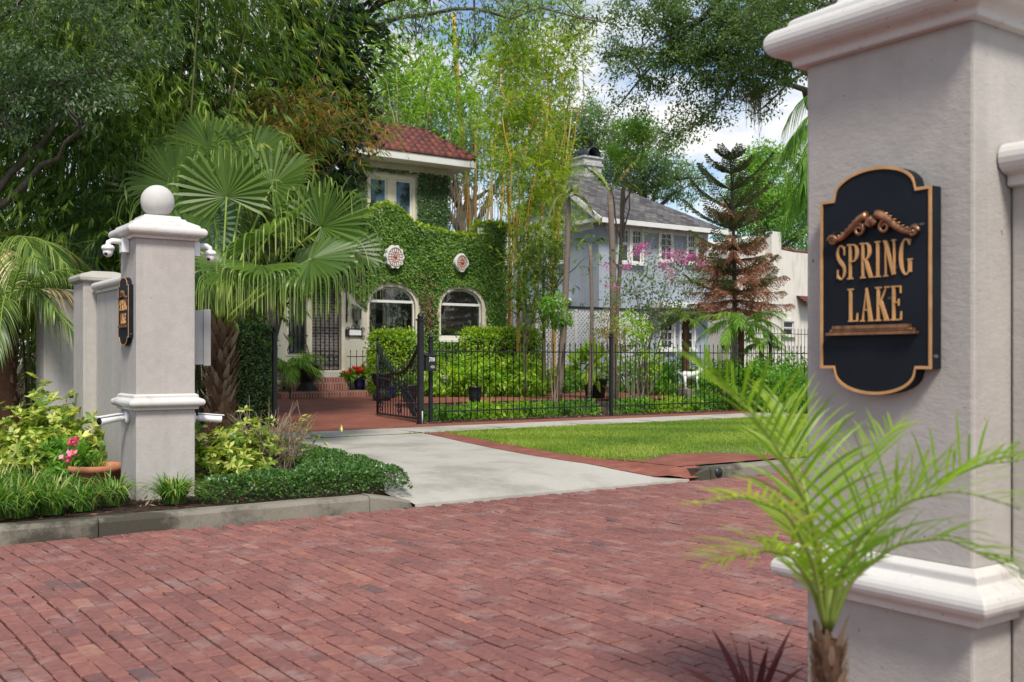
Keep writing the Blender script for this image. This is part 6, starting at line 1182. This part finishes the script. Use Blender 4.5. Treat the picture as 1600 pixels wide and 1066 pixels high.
bfol('bamboo_clump', 'light leafy bamboo screening the gable windows of the blue house', [E3(865, 350, 27.5, .55, .7, .9), E3(840, 400, 27.5, .5, .6, .8), E3(900, 400, 27, .25, .4, .8)], 420, 'yellowbam', GD(850, 27.5), .16, .024, 6, group=gf, rsp=.25, stemm='culmdark')
bfol('bamboo_clump', 'dark low bamboo thicket between the ivy wall and the lattice', [E3(835, 460, 27, .6, .7, 1.3), E3(855, 440, 27.3, .45, .5, 1.0), E3(828, 400, 27.4, .45, .6, 1.0)], 850, 'bamboo', GD(820, 27), .18, .024, 6, group=gf, rsp=.25, stemm='culmdark')
# pale stems tangle right of upper storey
tn = thing('dry_bamboo_stems', 'tangle of thin dry upright stems right of the upper storey', 'bamboo', GD(730, 30)); g = Geo()
for i in range(70): x = rng.uniform(702, 800); a = V(x, 400, rng.uniform(28, 31)); b = V(x + rng.normal() * 18, rng.uniform(200, 330), a[1]); a[2] = .3; g.tube(curve(a, b, RT * rng.normal() * .1, 7, .03), np.linspace(.018, .006, 7), 4, False)
g.build('stem', M['culmpale'], tn); settle(tn)
# overhanging oak leaves, top centre
tree('overhanging_oak', 'dark narrow-leaved branches hanging in at the top centre', 'tree', [E3(720, 20, 17, 1.5, .8, .55), E3(680, 40, 17, .5, .5, .5), E3(850, 10, 17, 1.0, .7, .35), E3(930, 20, 17, .5, .6, .3), E3(740, 75, 17.2, .3, .4, .3), E3(800, 30, 17, .6, .6, .3)], 110, 20, .2, .10, .03, 'oak', GD(390, 21.5), D(640, -420, 19), .13, gravity=.5, outw=.4, nl=10)
# big live oak, right
tree('live_oak', 'great live oak spreading across the top right with grey limbs against the sky', 'tree', [E3(1010, 60, 27, 1.0, 1.2, 1.9), E3(1100, 20, 27, 1.8, 1.4, 1.3), E3(1190, 60, 26, 1.6, 1.3, 1.2), E3(990, 130, 27.5, .55, .8, .9), E3(1080, 110, 27, 1.4, 1.1, .75), E3(1160, 130, 26.5, 1.2, 1.0, .5), E3(1085, 185, 27, .8, .9, .5), E3(1062, 215, 27, .5, .6, .45), E3(1115, 170, 27, .7, .8, .4), E3(1180, 165, 27, .6, .7, .35), E3(1240, 40, 25, 1.5, 1.4, 1.4), E3(965, 85, 27, .7, .7, .25), E3(1130, 70, 27, 1.8, 1, .9)], 760, 50, .29, .11, .048, 'oak', (36, 26, .3), D(1420, -60, 27), .3, gravity=.15, outw=.5, nl=26, twigs=.45)
# Spanish moss
ms_ = thing('spanish_moss', 'grey strands of Spanish moss hanging from the live oak limb', 'moss', D(1175, 140, 26.5))
for (x, y, n, l0) in ((1180, 140, 60, .9), (1165, 135, 40, .6), (1195, 135, 30, .5), (1140, 140, 25, .4), (1150, 20, 40, .7), (1180, 150, 8, 1.2), (1223, 115, 14, .5)):
    q = D(x, y, 26.5); P0 = q + rng.normal(size=(n, 3)) * (.14, .14, .08); K_ = 6; s_ = np.linspace(0, 1, K_); l_ = l0 * rng.uniform(.3, 1, n); P = np.stack([P0 - UP * (l_ * k)[:, None] + rng.normal(size=(n, 3)) * .02 for k in s_], 1); H = np.tile(RT * .012, (n, K_, 1)) * (1 - s_ * .8)[None, :, None]; st = Strips(); st.strips(P, H, rng.random(n)); st.build('strand', M['moss'], ms_)
settle(ms_)
ot = 'distant oaks behind the houses'
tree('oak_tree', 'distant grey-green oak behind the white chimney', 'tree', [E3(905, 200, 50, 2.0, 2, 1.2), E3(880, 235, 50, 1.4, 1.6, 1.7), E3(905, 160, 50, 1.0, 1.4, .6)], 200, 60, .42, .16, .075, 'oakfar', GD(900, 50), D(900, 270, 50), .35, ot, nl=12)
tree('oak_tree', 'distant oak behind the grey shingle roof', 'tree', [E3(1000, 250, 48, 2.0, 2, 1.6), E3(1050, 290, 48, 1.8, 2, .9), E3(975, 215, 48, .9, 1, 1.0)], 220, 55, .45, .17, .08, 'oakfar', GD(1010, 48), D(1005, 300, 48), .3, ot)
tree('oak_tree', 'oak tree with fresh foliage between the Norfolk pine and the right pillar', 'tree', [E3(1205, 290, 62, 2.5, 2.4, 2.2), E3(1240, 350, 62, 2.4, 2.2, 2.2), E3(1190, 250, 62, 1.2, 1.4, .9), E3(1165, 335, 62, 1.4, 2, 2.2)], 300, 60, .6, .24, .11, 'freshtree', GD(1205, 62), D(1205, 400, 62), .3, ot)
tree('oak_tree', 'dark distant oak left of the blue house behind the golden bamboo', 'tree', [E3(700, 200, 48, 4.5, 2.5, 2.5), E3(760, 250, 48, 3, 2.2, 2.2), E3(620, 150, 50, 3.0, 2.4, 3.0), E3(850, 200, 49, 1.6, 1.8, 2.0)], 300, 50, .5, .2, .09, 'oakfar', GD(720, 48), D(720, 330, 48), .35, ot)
tree('lime_tree', 'bright yellow-green tree rising beside the white chimney', 'tree', [E3(988, 205, 30, .62, .6, .3), E3(960, 235, 30, .22, .4, .22), E3(1002, 190, 30, .3, .4, .2), E3(985, 245, 30, .5, .5, .25)], 60, 44, .18, .11, .045, 'freshtree', GD(958, 30), D(975, 280, 30), .07, bark='palebark', gravity=.2)
tree('weeping_palm_tree', 'tree with long hanging feathery fronds right beside the right pillar', 'tree', [E3(1255, 250, 20, .3, .5, .4)], 12, 30, .15, .16, .03, 'feather', GD(1275, 20), D(1275, 200, 20), .12, bark='palebark')
wp = [o for o in C.objects if o.name.startswith('weeping_palm_tree')][0]; st = Strips()
for i in range(20):
    h = D(rng.uniform(1268, 1310), rng.uniform(110, 330), 20); P = fpath(h, -RT * rng.uniform(.5, 1) + FW * rng.normal() * .5, rng.uniform(.5, .9), .5, 1.3); f_ = pinnate(wp, P, 36, .34, .008, 'greenbush', .05, 45, 1.6, wr=.012)
settle(wp)
far = [(560, 60, 6, 9), (430, 55, 6, 10), (250, 50, 7, 10), (60, 48, 7, 10), (-120, 45, 7, 9), (1320, 62, 7, 8), (1450, 60, 7, 8), (1600, 58, 8, 9), (1120, 75, 7, 6), (780, 72, 7, 9), (900, 78, 7, 6), (-300, 45, 8, 10), (1800, 58, 8, 9)]
fl_ = ['behind the tiled roof', 'behind the magnolia', 'behind the bamboo above the stone ball', 'at the far left behind the bamboo', 'beyond the left edge', 'behind the right pillar', 'behind the sign pillar, second', 'behind the right wall', 'behind the Norfolk pine', 'behind the golden canes', 'behind the white chimney', 'far beyond the left edge', 'far beyond the right edge']
for i, (x, d, r, h) in enumerate(far):
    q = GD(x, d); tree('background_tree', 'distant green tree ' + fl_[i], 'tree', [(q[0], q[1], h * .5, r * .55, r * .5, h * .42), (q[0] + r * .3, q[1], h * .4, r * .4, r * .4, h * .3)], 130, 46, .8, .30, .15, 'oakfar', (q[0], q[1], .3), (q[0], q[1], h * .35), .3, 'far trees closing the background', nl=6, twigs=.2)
# ------------------------------------------------------------------ Norfolk pine
ND_ = 27.; nb = GD(1146, ND_); ntop = D(1140, 238, ND_)
npn = thing('norfolk_pine', 'tiered Norfolk pine, green at the top with rust-brown dying lower branches', 'tree', nb)
g = Geo(); tpth = curve(nb, ntop, RT * .08, 12); g.tube(tpth, np.linspace(.10, .015, 12), 8); g.build('trunk', M['bark'], npn)
def norf(tiers, mat, name, brown):
    st = Strips(); gb = Geo()
    for (py, wpx, rise, fall) in tiers:
        h = D(1142 + (py - 238) * .03, py, ND_); Lb = wpx / FX * ND_; nbr = 5 if not brown else 6; a0 = rng.random() * 6
        for b_ in range(nbr):
            a = a0 + b_ * 6.283 / nbr + rng.normal() * .12; d = np.array((math.cos(a), math.sin(a), 0)); L0 = Lb * rng.uniform(.8, 1.1); s_ = np.linspace(0, 1, 9)[:, None]; P = h + d * L0 * s_ + UP * L0 * (rise * s_ - fall * s_ ** 2 + (.34 * s_ ** 3)); gb.tube(P, np.linspace(.022, .006, 9), 5, False)
            # twigs both sides, dense needles as thin strips round the twig
            nt_ = int(8 + L0 * 9); tt = np.linspace(.10, 1, nt_)
            for sg in (-1, 1):
                for t_ in tt:
                    if brown and rng.random() < .12: continue
                    k = t_ * 8; i = min(7, int(k)); q = P[i] + (P[i + 1] - P[i]) * (k - i); sd = np.cross(d, UP) * sg; tl = .25 * L0 ** .5 * (math.sin(math.pi * min(1, .2 + .72 * t_))) * rng.uniform(.8, 1.2) + .05
                    td = nrm(sd * .75 + d * .7 + UP * (.28 if not brown else -.25)); ts = np.linspace(0, 1, 5)[:, None]; tw_ = q + td * tl * ts - UP * tl * (.55 if brown else .10) * ts ** 2
                    m_ = 22 + int(60 * tl); u_ = rng.random(m_) * 3.99; iu = u_.astype(int); f_ = (u_ - iu)[:, None]; PP = tw_[iu] * (1 - f_) + tw_[iu + 1] * f_; st.leaves(PP, nrm(rv(m_) + td * 2.2), rv(m_), .06, .019, np.clip(rng.random(m_) * .6 + rng.random() * .4, 0, 1))
            m_ = int(40 * L0) + 20; u_ = rng.random(m_) * 7.99; iu = u_.astype(int); f_ = (u_ - iu)[:, None]; PP = P[iu] * (1 - f_) + P[iu + 1] * f_; st.leaves(PP, nrm(rv(m_) + d), rv(m_), .07, .014, rng.random(m_))
    gb.build('branches', M['bark'], npn); st.build(name, M[mat], npn)
norf([(250, 22, .7, .2), (272, 34, .6, .2), (298, 56, .7, .2), (328, 64, .65, .2), (360, 68, .55, .22), (394, 66, .45, .25)], 'pinegreen', 'foliage', False)
norf([(338, 40, .3, .3), (388, 60, .25, .35), (408, 70, .22, .4), (424, 74, .2, .4), (440, 82, .18, .45), (456, 76, .12, .45), (470, 84, .05, .45), (483, 60, .0, .45)], 'pinebrown', 'dead_foliage', True)
norf([(432, 58, .4, .25), (462, 70, .35, .25)], 'pinegreen', 'foliage', False)
settle(npn)
# ------------------------------------------------------------------ slim palms in front of the blue house
def slim(px, ytop, ybase, d, r, lab, fronds, px2=None, cm='drypalm'):
    b = GD(px, d); t_ = D(px2 or px, ytop, d); r_ = thing('slim_palm', lab, 'palm', b, 'slim palms before the blue house'); g = Geo(); P = curve(b, t_, RT * .05, 10); g.tube(P, np.linspace(r * 1.25, r * .8, 10), 10)
    for i in range(1, 30): f = i / 30 * 9; k = min(8, int(f)); q = P[k] + (P[k + 1] - P[k]) * (f - k); g.tube([q - UP * .01, q + UP * .01], r * (1.27 - .45 * i / 30), 10, False)
    g.build('trunk', M['palebark'], r_)
    for (dx, dy, L, al, fl, m_) in fronds: pinnate(r_, fpath(t_, RT * dx + toC * dy, L, al, fl), 40, .30, .012, m_, .1, 32, .8, wr=.014)
    return settle(r_)
slim(957, 300, 600, 25.0, .085, 'slim palm with reddish grey trunk and upright folded fronds before the blue house', [(.15, .1, .75, 1.2, .2, 'drypalm'), (-.2, .1, .7, 1.2, .4, 'palm'), (.35, 0, .7, 1.0, .9, 'palm'), (-.1, -.2, .75, 1.3, .3, 'drypalm'), (.1, .2, .75, 1.3, .2, 'palm')], 953)
slim(872, 310, 600, 25.5, .08, 'slim palm with dead brown fronds hanging at its top, left of the blue corner', [(.3, .1, .6, 1.0, 1.6, 'drypalm'), (-.3, .1, .5, 1.0, 1.8, 'drypalm'), (.1, .3, .5, 1.3, .8, 'drypalm'), (.5, 0, .6, .9, 1.4, 'palm')], 888)
slim(921, 385, 600, 25.2, .05, 'thin green-topped palm stem between the two taller slim palms', [(.3, .1, .3, 1.2, .6, 'palm'), (-.3, .1, .3, 1.2, .6, 'palm')], 922)
def bushpalm(name, lab, px, py, d, n, L, Lf, mat, rtr=.07, wd=.012, cat='palm', droop=.7):
    b = GD(px, d); h = D(px, py, d); t_ = thing(name, lab, cat, b); g = Geo(); g.tube(curve(b, h, (0, 0, 0), 5), rtr, 10); g.build('trunk', M['fibre'], t_)
    for k in range(n):
        a = k * 2.4; el = 1.05 - .8 * (k / n); pinnate(t_, fpath(h, RT * math.cos(a) + toC * math.sin(a), L * rng.uniform(.85, 1.1), el, .75), 30, Lf, wd, mat, .2, 50, droop)
    return settle(t_)
bushpalm('feather_palm', 'bushy feather palm at the foot of the Norfolk pine', 1158, 510, 22.5, 16, 1.0, .32, 'feather')
bushpalm('feather_palm', 'small spiky-headed palm with reddish trunk left of the Norfolk pine', 1072, 500, 24, 14, .55, .24, 'palm', .08, .008, droop=.3)
bushpalm('feather_palm', 'leafy palm fronds behind the rear fence near the right pillar', 1190, 540, 27, 10, .7, .28, 'feather')
bushpalm('potted_palm', 'low green palm with yellow lower fronds left of the black urn, in the gateway', 452, 575, 25.6, 14, .85, .36, 'feather', .05, .013)
# umbrella-like plant before the lattice
shrub('umbrella_plant', 'small round-headed green plant in front of the lattice by the bamboo', 'plant', [(*GD(868, 24.8)[:2], V(868, 497, 23)[2] - .0, .34, .34, .36)], 26, 20, .12, .20, .045, 'greenbush', gravity=.6, outw=.8)
# crape myrtle
cm = thing('crape_myrtle', 'loose crape myrtle with magenta-pink flower heads before the blue house', 'tree', GD(1000, 24.5)); cb0 = GD(1003, 24.5); g = Geo(); cen = []
for (x, y) in ((985, 400), (1005, 430), (1025, 400), (1045, 440), (1060, 420), (1080, 410), (1035, 470), (965, 440), (995, 460), (1070, 450), (1055, 400), (1020, 445), (1085, 440), (960, 470), (1045, 490), (1000, 490)):
    q = D(x, y, 24.5 + rng.normal() * .5); P = curve(cb0 + RT * rng.normal() * .1, q, RT * rng.normal() * .25 - UP * .1, 8, .03); g.tube(P, np.linspace(.022, .006, 8), 6, False); cen += [q] + [P[k] + rng.normal(size=3) * .22 for k in (5, 6, 7, 6, 7)]
g.build('trunk', M['palebark'], cm); st = Strips(); cen = np.array(cen); foliage(st, cen, rv(len(cen)), 34, .26, .085, .04, .2); st.build('crown', M['oak'], cm)
fl = [D(x + rng.normal() * 4, y + rng.normal() * 3, 24.2) for (x, y) in ((1058, 396), (1068, 399), (1078, 404), (1062, 407), (1050, 402), (1085, 398), (1040, 410), (1035, 420), (1090, 408), (1046, 396), (1072, 410), (1052, 430), (995, 400), (1000, 388), (1010, 382), (985, 415)) for _ in (0, 1)] + [D(x, y, 24.2) for x, y in ((950, 446), (962, 449), (948, 416), (1012, 397))]
flowers(cm, fl, 34, .12, .05, 'pink'); settle(cm)
shrub('dry_shrub', 'thin pinkish-brown twiggy shrub before the lattice screen', 'shrub', [(*GD(962, 22.5)[:2], 1.85, .45, .45, .55)], 50, 22, .15, .06, .03, 'bamboobrown', stems=6, stemmat='twig')
shrub('young_tree', 'slender young tree with yellow-green leaves beside the lattice screen', 'tree', [(*GD(990, 21.5)[:2], 1.9, .35, .35, .35), (*GD(1010, 21.8)[:2], 1.3, .4, .3, .4)], 44, 22, .14, .09, .04, 'firebush', stems=4, stemmat='palebark')
# ------------------------------------------------------------------ hedges and shrubs behind the iron fence
def box_hedge(name, lab, pxl, pxr, pyt, v, dep, mat, L, W, top=None, zb=.3):
    a, b = V(pxl, pyt, v), V(pxr, pyt, v); t_ = thing(name, lab, 'hedge', ((a[0] + b[0]) / 2, v + dep / 2, gz(v))); g = Geo(); g.box(a[0] + .12, v + .12, zb, b[0] - .12, v + dep - .12, a[2] - .12); g.build('core', M['soil'], t_); st = Strips(); hedge_leaves(st, a[0], v, zb, b[0], v + dep, a[2], 900, L, W, .07); st.build('leaves', M[mat], t_)
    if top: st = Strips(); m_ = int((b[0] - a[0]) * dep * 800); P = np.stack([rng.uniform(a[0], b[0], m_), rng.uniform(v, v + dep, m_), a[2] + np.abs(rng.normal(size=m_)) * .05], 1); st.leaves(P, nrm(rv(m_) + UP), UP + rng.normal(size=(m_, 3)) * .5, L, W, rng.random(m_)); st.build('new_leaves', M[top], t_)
    return settle(t_)
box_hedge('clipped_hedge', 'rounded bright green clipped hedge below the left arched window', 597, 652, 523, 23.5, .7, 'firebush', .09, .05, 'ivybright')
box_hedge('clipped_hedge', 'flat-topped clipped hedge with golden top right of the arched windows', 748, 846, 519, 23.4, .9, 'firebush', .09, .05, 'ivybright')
def frow(lab, px, d, rx, rz, mat='firebush', n=46, per=26, Lf=.13, z=None, ry=None, name='firebush', W=.042):
    q = GD(px, d); return shrub(name, lab, 'shrub', [(q[0], q[1], q[2] + (z or rz * .8), rx, ry or rx, rz)], n, per, .17, Lf, W, mat, 'shrubs behind the iron fence', gravity=.55, outw=.7, stems=8)
frow('yellow-green drooping-leaved shrub just behind the mailbox', 700, 27.2, .75, .55, n=70, Lf=.18, W=.06)
frow('yellow-green shrub behind the fence, second from the mailbox', 745, 27.4, .85, .55, n=80, Lf=.18, W=.06)
frow('yellow-green shrub behind the fence below the golden-topped hedge', 820, 27.6, .85, .6, n=80, Lf=.18, W=.06)
frow('darker green shrub between the lattice and the red patio', 880, 30.5, .8, .45, 'greenbush', n=60, Lf=.18, W=.06)
frow('green shrub left of the white ornament, behind the red patio', 1000, 31, 1.1, .5, 'greenbush', n=80, Lf=.18, W=.06)
frow('green shrub behind the red patio below the crape myrtle', 1055, 29, 1.0, .55, 'greenbush', n=80, Lf=.18, W=.06)
frow('lush arching green shrub right of the white ornament', 1135, 22.5, .7, .55, 'greenbush', n=90)
frow('lush arching green shrub second from the right pillar', 1190, 21.6, .75, .6, 'greenbush', n=90)
frow('lush arching green shrub touching the right pillar edge', 1245, 20.6, .75, .62, 'greenbush', n=90)
frow('lush arching green shrub at the back near the rear fence', 1215, 25, .9, .6, 'greenbush', n=80)
lowg = [(700, 'greenbush'), (735, 'firebush'), (770, 'firebush'), (810, 'firebush'), (850, 'greenbush'), (895, 'greenbush'), (985, 'greenbush'), (1020, 'firebush'), (1060, 'firebush'), (1100, 'greenbush'), (1145, 'greenbush'), (1195, 'greenbush'), (1240, 'greenbush')]
names_ = ['at the foot of the mailbox', 'second right of the mailbox', 'yellowish one third right of the mailbox', 'fourth right of the mailbox', 'fifth right of the mailbox', 'just left of the pot on the red patio', 'just right of the middle post', 'yellowish one right of the middle post', 'below the white ornament', 'below and right of the white ornament', 'under the arching shrubs', 'third from the right pillar along the walk', 'nearest the right pillar along the walk']
for (x, m_), lb in zip(lowg, names_):
    r_ = ray(x, 600); q = r_ * (15.45 / r_[1]); shrub('border_plant', 'low leafy border plant, ' + lb, 'plant', [(q[0], 15.45, .32, .52, .28, .13)], 34, 24, .10, .12, .032, m_, 'low border plants along the iron fence', gravity=.45, outw=.8, stems=5)
# yellow croton-like plant in pot on the patio
q = GD(930, 26.5); pt_ = thing('plastic_pot', 'large black plastic pot on the red brick patio behind the fence', 'pot', q); zz = V(930, 592, q[1])[2]; hh_ = zz - q[2]; g = Geo(); g.lathe(q, [(.24, 0), (.30, hh_ * .9), (.33, hh_ * .9), (.33, hh_), (.30, hh_), (.28, hh_ * .92)], 28); g.build('pot', M['plasticpot'], pt_); settle(pt_)
pp_ = shrub('potted_shrub', 'broad-leaved yellow-green plant growing in the black pot on the patio', 'plant', [(q[0], q[1], zz + .35, .5, .5, .36)], 22, 10, .16, .42, .12, 'firebush', base=(q[0], q[1], zz - .05), gravity=-.35, outw=1.0, stems=10)
# ------------------------------------------------------------------ planters by the front door
def planter(px, py, d, rb, h, mat, label, name='planter', urn=False, grp=None):
    q = GD(px, d); r = thing(name, label, 'planter', q, grp); g = Geo()
    pf_ = [(rb * .8, 0), (rb * .95, .03), (rb, h * .12), (rb * .93, h * .3), (rb * .62, h * .42), (rb * .62, h * .5), (rb * .9, h * .58), (rb * 1.12, h * .8), (rb * 1.15, h * .93), (rb * 1.25, h * .95), (rb * 1.25, h), (rb * 1.1, h), (rb * 1.05, h * .93)] if urn else [(rb * .7, 0), (rb * .95, h * .5), (rb, h * .88), (rb * 1.08, h * .9), (rb * 1.08, h), (rb * .95, h), (rb * .92, h * .92)]
    g.lathe(q, pf_, 30); g.build('pot', M[mat], r); 
    if urn: g = Geo(); [g.tube([(q[0] + rb * 1.02 * math.cos(a), q[1] + rb * 1.02 * math.sin(a), q[2] + h * .14), (q[0] + rb * .86 * math.cos(a), q[1] + rb * .86 * math.sin(a), q[2] + h * .32)], .018, 5) for a in np.linspace(0, 6.28, 20, endpoint=False)]; g.build('fluting', M[mat], r)
    settle(r); return q, q[2] + h
du = 26.3
q, zt6 = planter(478, 620, du, .30, .80, 'blackpot', 'large black fluted urn planter at the left of the brick steps', urn=True)
pm = thing('potted_palm_grass', 'fountain of bright green sword leaves in the black urn', 'plant', (q[0], q[1], zt6)); st = Strips(); n = 110; a = rng.random(n) * 6.28; el = rng.uniform(.35, 1.4, n); L0 = rng.uniform(.45, .85, n); K_ = 6; s_ = np.linspace(0, 1, K_); d = np.stack([np.cos(a) * np.cos(el), np.sin(a) * np.cos(el), np.sin(el)], 1); P0 = np.array((q[0], q[1], zt6 - .02))
pts = np.stack([P0 + d * (L0 * k)[:, None] - UP * (L0 * .45 * k ** 2.2)[:, None] for k in s_], 1); sd = nrm(np.cross(d, UP) + 1e-3); st.strips(pts, sd[:, None] * (np.array([.6, 1, 1, .8, .5, .05]) * .016)[None, :, None], rng.random(n)); st.build('leaves', M['feather'], pm); settle(pm)
def posy(name, lab, px, py, d, r, mat, n, base, leafm='greenbush', fl_h=.1):
    q = GD(px, d); z = D(px, py, d)[2]; o_ = shrub(name, lab, 'flowers', [(q[0], q[1], z, r, r, r * .6)], 30, 16, .07, .09, .06, leafm, base=(q[0], q[1], base), gravity=.1, stems=5)
    a = rng.random(n) * 6.28; rr_ = np.sqrt(rng.random(n)) * r * 1.05; cen = [np.array((q[0] + math.cos(x_) * y_, q[1] + math.sin(x_) * y_ - .03, z + r * .35 + fl_h * rng.random() - y_ * .3)) for x_, y_ in zip(a, rr_)]; flowers(o_, cen, 16, .045, .05, mat); settle(o_)
q, zt7 = planter(562, 605, 27.2, .15, .30, 'bluepot', 'small cobalt blue glazed pot on the brick step holding red geraniums'); bpy.context.view_layer.update()
for o in C.objects:
    if o.name.startswith('planter') and o.get('label', '').startswith('small cobalt'): o.location.z += .17
posy('geranium', 'bright red geraniums in the small cobalt blue pot by the front door', 562, 583, 27.2, .27, 'red', 34, zt7 + .17)
q, zt8 = planter(540, 612, 27.0, .10, .16, 'blackpot', 'little dark pot half hidden left of the red geraniums')
posy('red_begonia', 'small patch of dark red flowers at the left of the geraniums', 545, 588, 27.0, .14, 'red', 12, zt8)
q, zt9 = planter(438, 622, 26.6, .26, .22, 'terracotta', 'low terracotta pot left of the black urn')
posy('white_impatiens', 'white flowers with green leaves in the low terracotta pot', 438, 603, 26.6, .30, 'whitefl', 40, zt9)
posy('pink_begonia', 'pink flowers trailing behind the black urn', 492, 590, 26.9, .12, 'pink', 16, .5)
q, zt10 = planter(597, 618, 24.6, .22, .66, 'blackpot', 'tall black urn planter seen through the open driveway gate', urn=True); strapclump('potted_plant', 'spiky green leaves rising from the tall black urn behind the gate', q[0], q[1], zt10, .1, .42, 60, 'feather', .012)
q, zt11 = planter(640, 620, 24.2, .20, .40, 'blackpot', 'black bowl planter behind the gate hinge'); strapclump('potted_plant', 'small leafy plant in the black bowl behind the gate hinge', q[0], q[1], zt11, .1, .3, 50, 'feather', .014)
q, zt12 = planter(610, 612, 26.0, .16, .32, 'bluepot', 'cobalt blue pot beside the tall black urn behind the gate')
q, zt13 = planter(742, 614, 23.0, .15, .42, 'blackpot', 'dark pot on the red patio seen through the pickets')
# white ornament (garden dog figure) behind the fence
wd_ = thing('garden_ornament', 'small white garden figure of an animal between the shrubs behind the fence', 'statue', GD(1080, 22.6)); q = D(1080, 588, 22.6); ax = RT; g = Geo()
g.tube([q - ax * .22 + UP * .02, q - ax * .15 + UP * .03, q + ax * .02 + UP * .02, q + ax * .14 + UP * .05, q + ax * .2 + UP * .12, q + ax * .22 + UP * .19], [.045, .085, .08, .085, .055, .05], 12); g.tube([q + ax * .19 + UP * .19, q + ax * .27 + UP * .2, q + ax * .33 + UP * .17], [.055, .05, .025], 10)
for s_ in (-1, 1): g.tube([q + ax * .2 + FW * s_ * .035 + UP * .22, q + ax * .19 + FW * s_ * .05 + UP * .27], [.02, .004], 6)
for a in (-.14, .12):
    for s_ in (-1, 1): b0 = q + ax * a + FW * s_ * .045; g.tube([b0, b0 - UP * .12, b0 - UP * .27 + ax * .01, b0 - UP * .27 + ax * .05], [.04, .025, .02, .015], 8)
g.tube([q - ax * .22 + UP * .04, q - ax * .3 + UP * .12, q - ax * .29 + UP * .2], [.02, .014, .006], 6); g.build('figure', M['white'], wd_); settle(wd_)
g = Geo(); qq = D(1080, 602, 22.6); g.box(qq[0] - .3, qq[1] - .15, .2, qq[0] + .3, qq[1] + .15, qq[2] - .07); o = g.build('plinth', M['kerb'], None, .02); tag(o, 'low stone plinth under the small white garden figure', 'plinth')
